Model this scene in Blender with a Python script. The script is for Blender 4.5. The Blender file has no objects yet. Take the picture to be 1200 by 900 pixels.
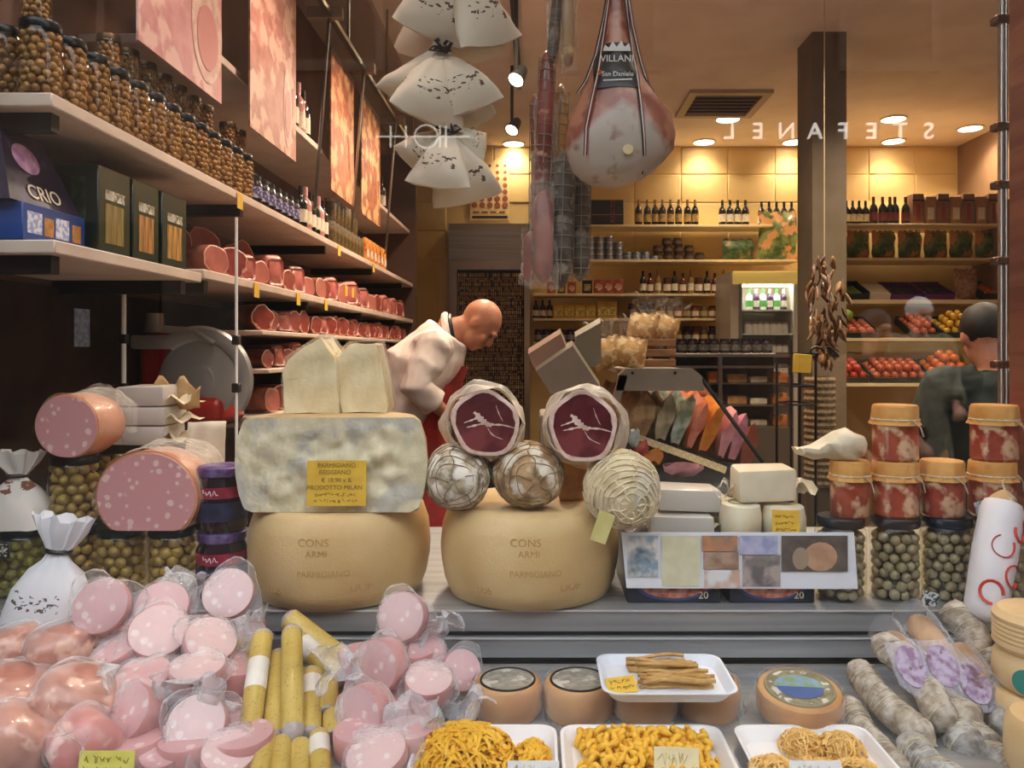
import bpy, bmesh, math, random
from mathutils import Vector, Matrix, Euler, noise
random.seed(7)
R = math.radians
sc = bpy.context.scene
col = sc.collection
# ---------------------------------------------------------------- camera
F, CX, CY, EYE = 900.0, 630.0, 410.0, 1.55      # the photograph is 1200 x 900
cam_d = bpy.data.cameras.new('camera'); cam = bpy.data.objects.new('camera', cam_d); col.objects.link(cam)
cam.location = (0, 0, EYE); cam.rotation_euler = (R(90), 0, 0)
cam_d.sensor_width = 36; cam_d.lens = 36 * F / 1200
cam_d.shift_x = -(CX - 600) / 1200; cam_d.shift_y = -(450 - CY) / 1200
cam_d.clip_start = .02; cam_d.clip_end = 200
sc.camera = cam
# ---------------------------------------------------------------- daylight and exposure
w = bpy.data.worlds.new('World'); sc.world = w; w.use_nodes = True
bg = w.node_tree.nodes['Background']; bg.inputs[0].default_value = (.90, .95, 1.0, 1); bg.inputs[1].default_value = 4.6
sc.view_settings.view_transform = 'Standard'; sc.view_settings.look = 'None'
sc.view_settings.gamma = 1; sc.view_settings.use_curve_mapping = False
sc.view_settings.exposure = 0.0
sc.cycles.transparent_max_bounces = 24

def P(px, py, Y): return Vector(((px - CX) / F * Y, Y, EYE - (py - CY) / F * Y))
def S(n, Y): return n / F * Y            # n pixels at distance Y, in metres

# ---------------------------------------------------------------- colours and materials
def C(h):
    h = h.lstrip('#'); o = []
    for i in (0, 2, 4):
        v = int(h[i:i+2], 16) / 255
        o.append(v / 12.92 if v <= .04045 else ((v + .055) / 1.055) ** 2.4)
    return (*o, 1)
MATS = {}
def M(name, c1, c2=None, scale=30, lo=.4, hi=.6, tex='noise', rough=.5, metal=0, bump=0, bscale=None,
      spec=.5, sss=0, emit=0, coat=0, detail=3, stretch=(1, 1, 1), c3=None, lo3=.5, hi3=.6, scale3=8):
    if name in MATS: return MATS[name]
    m = bpy.data.materials.new(name); m.use_nodes = True; nt = m.node_tree; N = nt.nodes; L = nt.links
    b = N['Principled BSDF']
    b.inputs['Roughness'].default_value = rough; b.inputs['Metallic'].default_value = metal
    b.inputs['Specular IOR Level'].default_value = spec
    b.inputs['Coat Weight'].default_value = coat; b.inputs['Coat Roughness'].default_value = .08
    if sss:
        b.inputs['Subsurface Weight'].default_value = sss; b.inputs['Subsurface Radius'].default_value = (.012, .006, .004)
    tc = N.new('ShaderNodeTexCoord'); mp = N.new('ShaderNodeMapping'); mp.inputs['Scale'].default_value = stretch
    L.new(tc.outputs['Object'], mp.inputs['Vector'])
    def texn(kind, s):
        if kind == 'voronoi':
            t = N.new('ShaderNodeTexVoronoi'); t.inputs['Scale'].default_value = s; out = t.outputs['Distance']
        elif kind == 'cracks':
            t = N.new('ShaderNodeTexVoronoi'); t.feature = 'DISTANCE_TO_EDGE'; t.inputs['Scale'].default_value = s; out = t.outputs['Distance']
        elif kind == 'wave':
            t = N.new('ShaderNodeTexWave'); t.inputs['Scale'].default_value = s; t.inputs['Distortion'].default_value = 4; out = t.outputs['Fac']
        else:
            t = N.new('ShaderNodeTexNoise'); t.inputs['Scale'].default_value = s; t.inputs['Detail'].default_value = detail; out = t.outputs['Fac']
        L.new(mp.outputs['Vector'], t.inputs['Vector']); return out
    def ramp(fac, a, bb, p0, p1):
        r = N.new('ShaderNodeValToRGB'); r.color_ramp.elements[0].position = p0; r.color_ramp.elements[1].position = p1
        r.color_ramp.elements[0].color = a; r.color_ramp.elements[1].color = bb; L.new(fac, r.inputs['Fac']); return r.outputs['Color']
    k1 = C(c1) if isinstance(c1, str) else c1
    b.inputs['Base Color'].default_value = k1
    out = None
    if c2:
        out = ramp(texn(tex, scale), k1, C(c2), lo, hi)
    if c3:
        f = ramp(texn('noise', scale3), (0, 0, 0, 1), (1, 1, 1, 1), lo3, hi3)
        mx = N.new('ShaderNodeMix'); mx.data_type = 'RGBA'
        L.new(f, mx.inputs['Factor'])
        if out: L.new(out, mx.inputs['A'])
        else: mx.inputs['A'].default_value = k1
        mx.inputs['B'].default_value = C(c3); out = mx.outputs['Result']
    if out: L.new(out, b.inputs['Base Color'])
    if bump:
        bm_ = N.new('ShaderNodeBump'); bm_.inputs['Strength'].default_value = abs(bump); bm_.inputs['Distance'].default_value = .004
        L.new(texn(tex if bump < 0 else 'noise', bscale or scale), bm_.inputs['Height']); L.new(bm_.outputs['Normal'], b.inputs['Normal'])
    if emit:
        b.inputs['Emission Color'].default_value = k1; b.inputs['Emission Strength'].default_value = emit
    MATS[name] = m; return m
def clear(name, tint='#ffffff', k=1.0, rough=.02, base=0.0, bump=0, bscale=60, gcol='#ffffff'):
    """clear glass or film: straight-through transmission with fresnel reflection"""
    if name in MATS: return MATS[name]
    m = bpy.data.materials.new(name); m.use_nodes = True; nt = m.node_tree; N = nt.nodes; L = nt.links
    N.remove(N['Principled BSDF']); out = N['Material Output']
    t = N.new('ShaderNodeBsdfTransparent'); t.inputs[0].default_value = C(tint)
    g = N.new('ShaderNodeBsdfGlossy'); g.inputs['Roughness'].default_value = rough; g.inputs[0].default_value = C(gcol)
    fr = N.new('ShaderNodeLayerWeight'); fr.inputs[0].default_value = .5
    pw = N.new('ShaderNodeMath'); pw.operation = 'POWER'; pw.inputs[1].default_value = 5; L.new(fr.outputs['Facing'], pw.inputs[0])
    p2 = N.new('ShaderNodeMath'); p2.operation = 'MULTIPLY_ADD'; p2.inputs[1].default_value = .96; p2.inputs[2].default_value = .04; L.new(pw.outputs[0], p2.inputs[0])
    ma = N.new('ShaderNodeMath'); ma.operation = 'MULTIPLY_ADD'; ma.use_clamp = True
    ma.inputs[1].default_value = k; ma.inputs[2].default_value = base
    L.new(p2.outputs[0], ma.inputs[0])
    mx = N.new('ShaderNodeMixShader'); L.new(ma.outputs[0], mx.inputs[0]); L.new(t.outputs[0], mx.inputs[1]); L.new(g.outputs[0], mx.inputs[2])
    if bump:
        tc = N.new('ShaderNodeTexCoord'); tx = N.new('ShaderNodeTexNoise'); tx.inputs['Scale'].default_value = bscale
        L.new(tc.outputs['Object'], tx.inputs['Vector'])
        b = N.new('ShaderNodeBump'); b.inputs['Strength'].default_value = bump; b.inputs['Distance'].default_value = .01
        L.new(tx.outputs['Fac'], b.inputs['Height']); L.new(b.outputs[0], g.inputs['Normal']); L.new(b.outputs[0], fr.inputs['Normal'])
    L.new(mx.outputs[0], out.inputs[0]); MATS[name] = m; return m
def film(name, body='#e8e8ea', amount=.18, rough=.12, gl=.25, bump=.8, bscale=50):
    """thin plastic wrap: mostly see-through, a little milky, shiny on its creases"""
    if name in MATS: return MATS[name]
    m = bpy.data.materials.new(name); m.use_nodes = True; nt = m.node_tree; N = nt.nodes; L = nt.links
    p = N['Principled BSDF']; p.inputs['Base Color'].default_value = C(body); p.inputs['Roughness'].default_value = rough
    p.inputs['Specular IOR Level'].default_value = .8
    t = N.new('ShaderNodeBsdfTransparent'); lw = N.new('ShaderNodeLayerWeight'); lw.inputs[0].default_value = .5
    pw = N.new('ShaderNodeMath'); pw.operation = 'POWER'; pw.inputs[1].default_value = 3.0; L.new(lw.outputs['Facing'], pw.inputs[0])
    ma = N.new('ShaderNodeMath'); ma.operation = 'MULTIPLY_ADD'; ma.use_clamp = True; ma.inputs[1].default_value = .75; ma.inputs[2].default_value = amount
    L.new(pw.outputs[0], ma.inputs[0])
    mx = N.new('ShaderNodeMixShader'); L.new(ma.outputs[0], mx.inputs[0]); L.new(t.outputs[0], mx.inputs[1]); L.new(p.outputs[0], mx.inputs[2])
    tc = N.new('ShaderNodeTexCoord'); tx = N.new('ShaderNodeTexNoise'); tx.inputs['Scale'].default_value = bscale; tx.inputs['Detail'].default_value = 4
    L.new(tc.outputs['Object'], tx.inputs['Vector'])
    b = N.new('ShaderNodeBump'); b.inputs['Strength'].default_value = bump; b.inputs['Distance'].default_value = .01
    L.new(tx.outputs['Fac'], b.inputs['Height']); L.new(b.outputs[0], p.inputs['Normal']); L.new(b.outputs[0], lw.inputs['Normal'])
    L.new(mx.outputs[0], N['Material Output'].inputs[0]); MATS[name] = m; return m

# ---------------------------------------------------------------- mesh building
def fit(axis, up=(0, 0, 1)):
    """rotation whose Z goes along axis"""
    z = Vector(axis).normalized(); u = Vector(up)
    if abs(z.dot(u)) > .98: u = Vector((0, 1, 0))
    x = u.cross(z).normalized(); y = z.cross(x)
    return Matrix((x, y, z)).transposed().to_4x4()
class MB:
    def __init__(s): s.v = []; s.f = []; s.m = []
    def add(s, vs, fs, m=0, T=None):
        o = len(s.v)
        s.v += [tuple(T @ Vector(v)) if T else tuple(v) for v in vs]
        s.f += [tuple(i + o for i in f) for f in fs]; s.m += [m] * len(fs); return s
    def box(s, x0, x1, y0, y1, z0, z1, m=0, T=None):
        vs = [(x, y, z) for z in (z0, z1) for y in (y0, y1) for x in (x0, x1)]
        return s.add(vs, [(0, 2, 3, 1), (4, 5, 7, 6), (0, 1, 5, 4), (2, 6, 7, 3), (0, 4, 6, 2), (1, 3, 7, 5)], m, T)
    def rbox(s, x0, x1, y0, y1, z0, z1, r=.005, seg=2, m=0, T=None):
        bm = bmesh.new(); bmesh.ops.create_cube(bm, size=1)
        for v in bm.verts: v.co = Vector(((v.co.x + .5) * (x1 - x0) + x0, (v.co.y + .5) * (y1 - y0) + y0, (v.co.z + .5) * (z1 - z0) + z0))
        bmesh.ops.bevel(bm, geom=bm.edges[:], offset=r, segments=seg, affect='EDGES', profile=.5)
        bm.verts.index_update()
        s.add([v.co[:] for v in bm.verts], [[v.index for v in f.verts] for f in bm.faces], m, T); bm.free(); return s
    def rings(s, rings, m=0, T=None, cap=True, closed=True):
        n = len(rings[0]); vs = [p for r in rings for p in r]; fs = []
        for i in range(len(rings) - 1):
            for j in range(n if closed else n - 1):
                a, b = i * n + j, i * n + (j + 1) % n
                fs.append((a, b, b + n, a + n))
        if cap and closed:
            fs.append(tuple(range(n - 1, -1, -1))); k = (len(rings) - 1) * n; fs.append(tuple(range(k, k + n)))
        return s.add(vs, fs, m, T)
    def lathe(s, prof, seg=24, m=0, T=None, cap=True, sx=1, sy=1):
        return s.rings([[(r * sx * math.cos(2 * math.pi * j / seg), r * sy * math.sin(2 * math.pi * j / seg), z) for j in range(seg)] for r, z in prof], m, T, cap)
    def tube(s, pts, rad, seg=8, m=0, T=None, cap=True, flat=1):
        pts = [Vector(p) for p in pts]; n = len(pts)
        if not hasattr(rad, '__len__'): rad = [rad] * n
        rs = []; up = None
        for i, p in enumerate(pts):
            d = (pts[min(i + 1, n - 1)] - pts[max(i - 1, 0)]).normalized()
            if up is None: up = Vector((0, 0, 1)) if abs(d.z) < .9 else Vector((0, 1, 0))
            x = up.cross(d).normalized(); y = d.cross(x); up = y
            rs.append([p + (x * math.cos(2 * math.pi * j / seg) + y * flat * math.sin(2 * math.pi * j / seg)) * rad[i] for j in range(seg)])
        return s.rings(rs, m, T, cap)
    def sphere(s, c, r, seg=12, rn=8, m=0, T=None):
        if not hasattr(r, '__len__'): r = (r, r, r)
        rs = []
        for i in range(rn + 1):
            t = max(.02, min(math.pi - .02, math.pi * i / rn))
            rs.append([(c[0] + r[0] * math.sin(t) * math.cos(2 * math.pi * j / seg), c[1] + r[1] * math.sin(t) * math.sin(2 * math.pi * j / seg), c[2] - r[2] * math.cos(t)) for j in range(seg)])
        return s.rings(rs, m, T)
    def prism(s, poly, t, m=0, T=None, m2=None):
        """outline in XZ, extruded along +Y by t"""
        n = len(poly); vs = [(x, 0, z) for x, z in poly] + [(x, t, z) for x, z in poly]
        s.add(vs, [tuple(range(n))], m, T); o = len(s.v) - 2 * n
        fs = [tuple(range(2 * n - 1, n - 1, -1))] + [((j + 1) % n, j, j + n, (j + 1) % n + n) for j in range(n)]
        s.f += [tuple(i + o for i in f) for f in fs]; s.m += [m if m2 is None else m2] * len(fs); return s
    def sheet(s, nx, ny, fn, m=0, T=None):
        vs = [fn(i / nx, j / ny) for j in range(ny + 1) for i in range(nx + 1)]
        return s.add(vs, [(j * (nx + 1) + i, j * (nx + 1) + i + 1, (j + 1) * (nx + 1) + i + 1, (j + 1) * (nx + 1) + i) for j in range(ny) for i in range(nx)], m, T)
    def jitter(s, amt, sc=10, seed=0):
        o = Vector((seed * 7.1, seed * 3.3, seed * 1.7))
        s.v = [tuple(Vector(v) + noise.noise_vector(Vector(v) * sc + o) * amt) for v in s.v]; return s
    def mesh(s, name, mats, sharp=.7):
        me = bpy.data.meshes.new(name); me.from_pydata(s.v, [], s.f)
        for m in (mats if isinstance(mats, (list, tuple)) else [mats]): me.materials.append(m)
        me.polygons.foreach_set('material_index', s.m); me.shade_smooth()
        me.update()
        if sharp: me.set_sharp_from_angle(angle=sharp)
        return me
    def build(s, name, mats, parent=None, loc=None, rot=None, sharp=.7, label=None):
        return place(s.mesh(name, mats, sharp), name, parent, loc, rot, label)
def place(me, name, parent=None, loc=None, rot=None, label=None):
    o = bpy.data.objects.new(name, me); col.objects.link(o)
    if parent: o.parent = parent
    if loc is not None: o.location = loc
    if rot is not None:
        if isinstance(rot, Matrix): o.rotation_euler = rot.to_euler()
        else: o.rotation_euler = rot
    if label: o['label'] = label
    return o
def modded(mb, mods, mats, name='shape', sharp=0):
    """bake modifiers into a mesh"""
    me = mb.mesh(name, mats, 0); o = bpy.data.objects.new(name, me); col.objects.link(o)
    for kind, kw in mods:
        md = o.modifiers.new(kind, kind)
        for k, v in kw.items(): setattr(md, k, v)
    dg = bpy.context.evaluated_depsgraph_get()
    r = bpy.data.meshes.new_from_object(o.evaluated_get(dg)); bpy.data.objects.remove(o)
    r.shade_smooth()
    if sharp: r.set_sharp_from_angle(angle=sharp)
    return r
def fuse(mb, mats, vox=.01, it=4, name='body'):
    r = modded(mb, [('REMESH', dict(mode='VOXEL', voxel_size=vox)), ('SMOOTH', dict(factor=.5, iterations=it))], mats, name)
    if not r.materials:
        for m in (mats if isinstance(mats, list) else [mats]): r.materials.append(m)
    return r
def tag(o, label, cat, group=None):
    o['label'] = label; o['category'] = cat
    if group: o['group'] = group
    return o
def thing(name, label, cat, loc=(0, 0, 0), rot=None, group=None):
    o = bpy.data.objects.new(name, None); col.objects.link(o); o.location = loc; o.empty_display_size = .05
    if rot is not None: o.rotation_euler = rot.to_euler() if isinstance(rot, Matrix) else rot
    return tag(o, label, cat, group)
KIDS = {}
def dup(root, loc, rot=None, label=None, scale=None):
    def cp(o, parent):
        c = o.copy(); col.objects.link(c)
        if parent: c.parent = parent
        for ch in KIDSOF(o): cp(ch, c)
        return c
    r = cp(root, None); r.location = loc
    if rot is not None: r.rotation_euler = rot.to_euler() if isinstance(rot, Matrix) else rot
    if label: r['label'] = label
    if scale: r.scale = scale if hasattr(scale, '__len__') else (scale,) * 3
    return r
def KIDSOF(o): return o.children
def struct(o): o['kind'] = 'structure'; return o
def scribble(name, w_, h_, mat, parent, loc, seed=0, r_=.0005):
    """a line of illegible handwriting in XZ"""
    rn_ = random.Random(seed); mb = MB(); x = -w_ / 2
    while x < w_ / 2 - h_ * .5:
        n_ = rn_.randint(3, 6); k_ = h_ * rn_.uniform(.5, .8); pts = [(x + k_ * i / n_ + rn_.uniform(-.2, .2) * k_, 0, rn_.uniform(-.5, .5) * h_) for i in range(n_ + 1)]
        mb.tube(pts, r_, 4); x += k_ * 1.25 + (h_ * .5 if rn_.random() < .15 else 0)
    return mb.build(name, mat, parent, loc)
FONT = {}
def text(name, s, size, mat, parent=None, loc=(0, 0, 0), rot=(R(90), 0, 0), ex=.0006, align='CENTER', bend=None, sx=1):
    """lettering lying in XZ, facing -Y; bend = radius of an upright cylinder it runs around"""
    k = (s, size, align, ex, bend, sx)
    if k not in FONT:
        cu = bpy.data.curves.new('lettering', 'FONT'); cu.body = s; cu.size = size; cu.align_x = align; cu.align_y = 'CENTER'; cu.extrude = ex; cu.resolution_u = 3
        o = bpy.data.objects.new('t', cu); col.objects.link(o)
        me = bpy.data.meshes.new_from_object(o.evaluated_get(bpy.context.evaluated_depsgraph_get())); bpy.data.objects.remove(o)
        for v in me.vertices:
            v.co.x *= sx
            if bend:
                a = v.co.x / bend; r = bend + v.co.z; v.co.x = r * math.sin(a); v.co.z = r * math.cos(a)
        me.materials.clear(); me.materials.append(mat); FONT[k] = me
    return place(FONT[k], name, parent, loc, rot)
# ================================================================= THE SETTING
CEIL, XL, XR, YB, YG = 3.72, -1.47, 4.48, 8.2, 1.15
DECK, LOW = .946, .814          # upper and lower display decks
m_ceil = M('ceiling_paint', '#f0e0d8', '#e8d6cc', scale=3, rough=.9)
m_wall = M('cream_wall', '#e6c887', '#dcbb78', scale=2.5, rough=.55, bump=.05, bscale=30)
m_dark = M('dark_panel', '#36261c', '#2a1d16', scale=6, rough=.75, spec=.15)
m_floor = M('floor_tile', '#6b5a49', '#5c4c3d', scale=4, rough=.4)
m_steel = M('brushed_steel', '#b4b5b6', '#a2a4a6', scale=40, rough=.42, metal=.55, stretch=(.02, 1, 1))
m_steel2 = M('satin_steel', '#b0aca4', rough=.28, metal=1)
m_black = M('black_plastic', '#141312', rough=.4)
m_white = M('white_laminate', '#e6ddd0', rough=.45)
m_glass = clear('window_glass', k=1.9, rough=0)
def slab(name, x0, x1, y0, y1, z0, z1, m, parent=None):
    return MB().box(x0, x1, y0, y1, z0, z1).build(name, m, parent)
struct(slab('floor', XL - .1, XR + .1, YG, YB + .1, -.1, 0, m_floor))
struct(slab('ceiling', XL - .1, XR + .1, YG - .1, YB + .1, CEIL, CEIL + .1, m_ceil))
struct(slab('wall_left', XL - .1, XL, YG, YB, 0, CEIL, M('left_wall', '#7d6352', '#735a4a', scale=3, rough=.85, spec=.1)))
struct(slab('wall_right', XR, XR + .1, YG, YB, 0, CEIL, M('right_wall', '#8a6a4c', rough=.6)))
back = struct(slab('wall_back', XL - .1, XR + .1, YB, YB + .1, 0, CEIL, m_wall))
# tall rectangular tiles on the back wall, above the shelves and by the door
tile = MB().rbox(-.245, .245, -.008, .004, -.145, .145, .006, 1).mesh('tile', m_wall)
for i in range(12):
    for j in range(4):
        x = XL + .25 + i * .5; z = CEIL - .15 - j * .3
        if -.97 < x < -.05 and z < 3.05: continue
        place(tile, 'tile', back, (x, YB, z))
# front masonry under and above the pane, street outside
struct(slab('wall_front_lower', -3.2, 5.5, YG - .12, YG + .05, 0, .62, M('stone_plinth', '#8b857c', '#77726a', scale=12, rough=.7)))
struct(slab('wall_front_upper', -3.2, 5.5, YG - .12, YG + .05, 3.55, 9.0, M('stone_front', '#a59c8e', '#958c7f', scale=6, rough=.8)))
struct(slab('wall_front_left', -3.2, -2.1, YG - .12, YG + .05, .62, 3.55, MATS['stone_front']))
struct(slab('wall_front_right', XR, 5.5, YG - .12, YG + .05, .62, 3.55, MATS['stone_front']))
pane = struct(MB().box(-2.1, 1.46, YG - .006, YG + .006, .62, 3.55).build('window_1', m_glass))
struct(MB().box(1.54, XR, YG - .006, YG + .006, .62, 3.55).build('window_2', m_glass))
struct(slab('trim_1', 1.46, 1.54, YG - .05, YG + .05, .62, 3.55, m_steel2))
struct(slab('wall_display_left', -2.1, XL - .1, YG, 1.25, 0, CEIL, m_dark))
# right-hand end of the display: a panel of coppery polished sheet
struct(slab('wall_display_right', 1.40, 1.44, YG + .06, 2.28, 0, 3.55, M('copper_sheet', '#a5715c', '#8a5c4c', scale=5, rough=.3, metal=.7, stretch=(1, .3, 4))))
# street side: pavement, opposite building with sign
struct(slab('street', -14, 16, -9, YG - .12, -.12, 0, M('paving', '#353331', '#2e2c2a', scale=5, rough=1, spec=0)))
fac = struct(slab('facade_opposite', -14, 16, -8.8, -7.7, 0, 8.4, M('opposite_render', '#3a322c', '#332b26', scale=2, rough=1, spec=0)))
m_shopw = M('dark_shop_window', '#15120f', rough=.6, spec=.05)
for i in range(7):
    x = -11 + i * 3.6
    fw = MB().box(x, x + 2.5, -7.7, -7.66, .4, 3.2, 0).build('shop_window', m_shopw, fac)
    for z in (5.3,):
        g = MB().box(x + .6, x + 1.7, -7.7, -7.66, z, z + 1.7).build('window', M('upper_pane', '#181614', rough=.6, spec=.05), fac)
        MB().box(x + .5, x + 1.8, -7.7, -7.60, z - .15, z).box(x + .5, x + .6, -7.7, -7.62, z, z + 1.7).box(x + 1.7, x + 1.8, -7.7, -7.62, z, z + 1.7).build('window_surround', M('surround', '#443b34', rough=1, spec=0), fac)
m_sign = M('lit_sign_letters', '#fff3e6', emit=1.7)
D = 2 * YG + 7.62
sg = thing('shop_sign', 'white illuminated letters of a fashion shop across the street', 'sign', ((972 - CX) / F * D, -7.66, EYE + 256 / F * D))
for i, ch in enumerate('STEFANEL'): text('letter', ch, .30, m_sign, sg, (1.29 - i * .368, .02, 0), (R(90), 0, R(180)), ex=.02)
hs = thing('hotel_sign', 'thin pale line lettering of a sign across the street', 'sign', ((500 - CX) / F * D, -7.66, EYE + 251 / F * D))
m_thin = M('pale_sign_letters', '#ece2d4', emit=.9)
mb = MB().box(S(-60, D), S(50, D), -.02, 0, -.01, .01)
for a in (-43, -25, 15, 22): mb.box(S(a, D) - .012, S(a, D) + .012, -.02, 0, -.14, .14)
mb.tube([(S(-1, D) + .15 * math.cos(t), 0, .15 * math.sin(t)) for t in [i * math.pi / 10 for i in range(21)]], .012, 6)
mb.build('letters', m_thin, hs)

# left soffit beam and rail
struct(slab('trim_2', XL, -1.03, YG + .1, YB, CEIL - .06, CEIL, M('soffit', '#b5a396', rough=.9)))
# ---- display counter: refrigerated stepped base
XC = XL + .022
ctr = thing('display_counter', 'stainless steel refrigerated display counter with slotted back riser', 'counter', (0, 0, 0))
MB().box(XC, 1.38, 1.80, 2.62, DECK - .03, DECK).build('upper_deck', m_steel, ctr)
MB().box(XC, 1.38, 1.785, 1.80, DECK - .050, DECK).build('riser_strip', m_steel, ctr)
MB().box(XC, 1.38, 1.785, 1.80, DECK - .111, DECK - .064).build('riser_strip', m_steel, ctr)
MB().box(XC, 1.38, 1.80, 1.83, LOW, DECK - .03).build('slot_backing', m_black, ctr)
for z_ in (DECK - .004, DECK - .068): MB().box(XC, 1.38, 1.781, 1.785, z_, z_ + .004).build('edge_highlight', M('edge_highlight', '#d9dadb', rough=.3, metal=.3), ctr)  # highlight along the strip tops, put in as paler steel
MB().box(XC, 1.38, 1.785, 1.797, LOW, LOW + .006).build('riser_lip', m_steel2, ctr)
MB().box(XC, 1.38, YG + .07, 1.80, LOW - .03, LOW).build('lower_deck', m_steel, ctr)
MB().box(XC, 1.38, YG + .07, 2.62, 0, LOW - .03).build('base_cabinet', m_steel2, ctr)
MB().box(XC, 1.38, 1.84, 2.62, LOW - .03, DECK - .03).build('upper_cabinet', m_steel2, ctr)

# ---- recessed ceiling lamps
m_lamp = M('lamp_glow', '#fff0d8', emit=14)
def downlight(px, py, power=12, label='round recessed ceiling lamp glowing warm white', loc=None, colr=(1, .82, .6)):
    Yd = (CEIL - EYE) * F / (CY - py) if loc is None else None
    p = P(px, py, Yd) if loc is None else Vector(loc)
    t = thing('ceiling_lamp', label, 'lamp', (p.x, p.y, CEIL), None, 'recessed ceiling lamps')
    MB().lathe([(.105, -.012), (.125, -.012), (.125, 0), (.105, 0), (.105, -.012)], 24, cap=False).build('rim', m_white, t)
    MB().lathe([(.104, -.006), (.104, -.002)], 24).build('diffuser', m_lamp, t)
    ld = bpy.data.lights.new('downlight', 'AREA'); ld.shape = 'DISK'; ld.size = .2; ld.energy = power; ld.color = colr; ld.spread = R(120)
    lo = bpy.data.objects.new('lamp_light', ld); col.objects.link(lo); lo.parent = t; lo.location = (0, 0, -.03)
for a in ((853, 139), (825, 166), (1047, 139), (1047, 165), (1137, 150), (602, 168), (930, 166)): downlight(*a, power=13 if a[1] < 160 else 6)
for x, y in ((-.15, 2.9), (1.2, 2.9), (2.9, 3.2), (-.15, 4.3), (1.2, 4.3), (2.9, 4.6)):  # unseen lamps added to light the display and back shelves
    downlight(0, 0, (36 if x < 2 else 62) if y > 4 else 12, 'unseen added ceiling lamp above the front of the shop', (x, y, 0))
# ---- track spots on drop stems
trk = thing('spot_track', 'black ceiling track carrying the spot lamps', 'track', (0, 0, 0))
MB().box(-.17, -.13, 4.3, 6.3, CEIL - .04, CEIL).build('rail', m_black, trk)
def spot(px, py, Y):
    p = P(px, py, Y)
    t = thing('spot_lamp', 'bright warm spot lamp hanging from the black ceiling track', 'lamp', p, None, 'track spot lamps')
    h = MB().tube([(0, 0, .05), (0, 0, CEIL - .04 - p.z)], .012, 8).build('stem', m_black, t)
    d = Vector((-.35, -.5, -.75)).normalized(); T = fit(-d)
    MB().lathe([(.02, .12), (.035, .1), (.05, 0), (.055, -.01), (.048, -.01), (.03, .06)], 16, T=T, cap=False).build('housing', m_black, t)
    MB().lathe([(.047, -.004), (.047, 0)], 16, T=T).build('bulb_face', M('spot_glow', '#ffe9cf', emit=30), t)
    ld = bpy.data.lights.new('spot', 'SPOT'); ld.energy = 60; ld.color = (1, .8, .58); ld.spot_size = R(85); ld.spot_blend = .7; ld.shadow_soft_size = .05
    lo = bpy.data.objects.new('spot_light', ld); col.objects.link(lo); lo.parent = t; lo.location = d * .03; lo.rotation_euler = (-d).to_track_quat('Z', 'Y').to_euler()
spot(605, 93, 4.68); spot(600, 152, 5.76)
# ---- ceiling air grille
g = thing('air_cassette', 'square slatted air vent set in the ceiling', 'vent', (1.62, 6.75, CEIL))
MB().box(-.35, .35, -.35, -.28, -.03, 0).box(-.35, .35, .28, .35, -.03, 0).box(-.35, -.28, -.28, .28, -.03, 0).box(.28, .35, -.28, .28, -.03, 0).build('frame', M('vent_paint', '#b9a48e', rough=.6), g)
MB().box(-.28, .28, -.28, .28, -.004, 0).build('opening_shade', m_black, g)  # black plate stands in for the shade behind the slats
sl = MB().box(-.28, .28, -.03, .03, -.012, -.006, T=Matrix.Rotation(.4, 4, 'X')).mesh('slat', MATS['vent_paint'])
for i in range(6): place(sl, 'slat', g, (0, -.23 + i * .09, -.012))
# ---- square column
k = P(952, 37, (CEIL - EYE) * F / 373)
struct(slab('column', k.x, k.x + S(40, k.y), k.y, k.y + .30, 0, CEIL, M('column_paint', '#6b5c4b', '#62543f', scale=4, rough=.7)))
# ================================================================= LEFT SHELF WALL
XS = -1.05                                   # front edge of the left shelves
m_shelf = M('shelf_board', '#d9c6b4', '#cdb9a6', scale=8, rough=.45)
m_clearjar = clear('jar_glass', tint='#fbf7ea', k=.75, rough=.03)
m_lid = M('black_jar_lid', '#1d1b17', rough=.3, metal=.3)
m_goldlid = M('dull_gold_lid', '#5d4a2c', rough=.35, metal=.6)
m_onion = M('pickled_onion', '#ab8450', '#8a6636', scale=25, rough=.35, sss=.2)
m_brine = M('brine_core', '#6b4c28', rough=.4)
m_ytag = M('yellow_card', '#e8bd3f', '#dfb139', scale=20, rough=.7)
m_lamppink = None
def shelf(name, label, x0, x1, y0, y1, ztop, t=.03, brackets=()):
    s = thing(name, label, 'shelf', (0, 0, 0))
    MB().rbox(x0, x1, y0, y1, ztop - t, ztop, .003, 1).build('board', m_shelf, s)
    for y in brackets: MB().box(x0, x1 - .03, y - .015, y + .015, ztop - t - .04, ztop - t).build('bracket', m_black, s)
    return s
shelf('wall_shelf', 'long pale shelf carrying the rows of pickle jars', XL, XS, 1.66, 6.48, 2.107, .03, (1.72, 2.8, 3.9, 5.0, 6.1))
shelf('wall_shelf', 'short pale shelf under the dark green pasta boxes', XL, XS, 1.67, 2.40, 1.79, .03, (1.72, 2.34))
shelf('wall_shelf', 'long shelf of wrapped hams with yellow tags on its edge', XL, XS, 2.42, 6.48, 1.805, .03, (2.5, 3.6, 4.7, 5.8))
shelf('wall_shelf', 'narrow shelf of cured meats below the ham shelf', XL, XS, 2.93, 6.48, 1.625, .018)
shelf('wall_shelf', 'narrow shelf of cured meats behind the shopkeeper', XL, XS, 3.0, 6.48, 1.475, .018)
shelf('wall_shelf', 'lowest shelf of cured meats behind the slicer', XL, XS, 3.0, 6.48, 1.29, .02)
shelf('wall_shelf', 'high shelf of bottles behind the hanging posters', XL, XS - .03, 2.45, 6.48, 2.56, .03)
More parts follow.
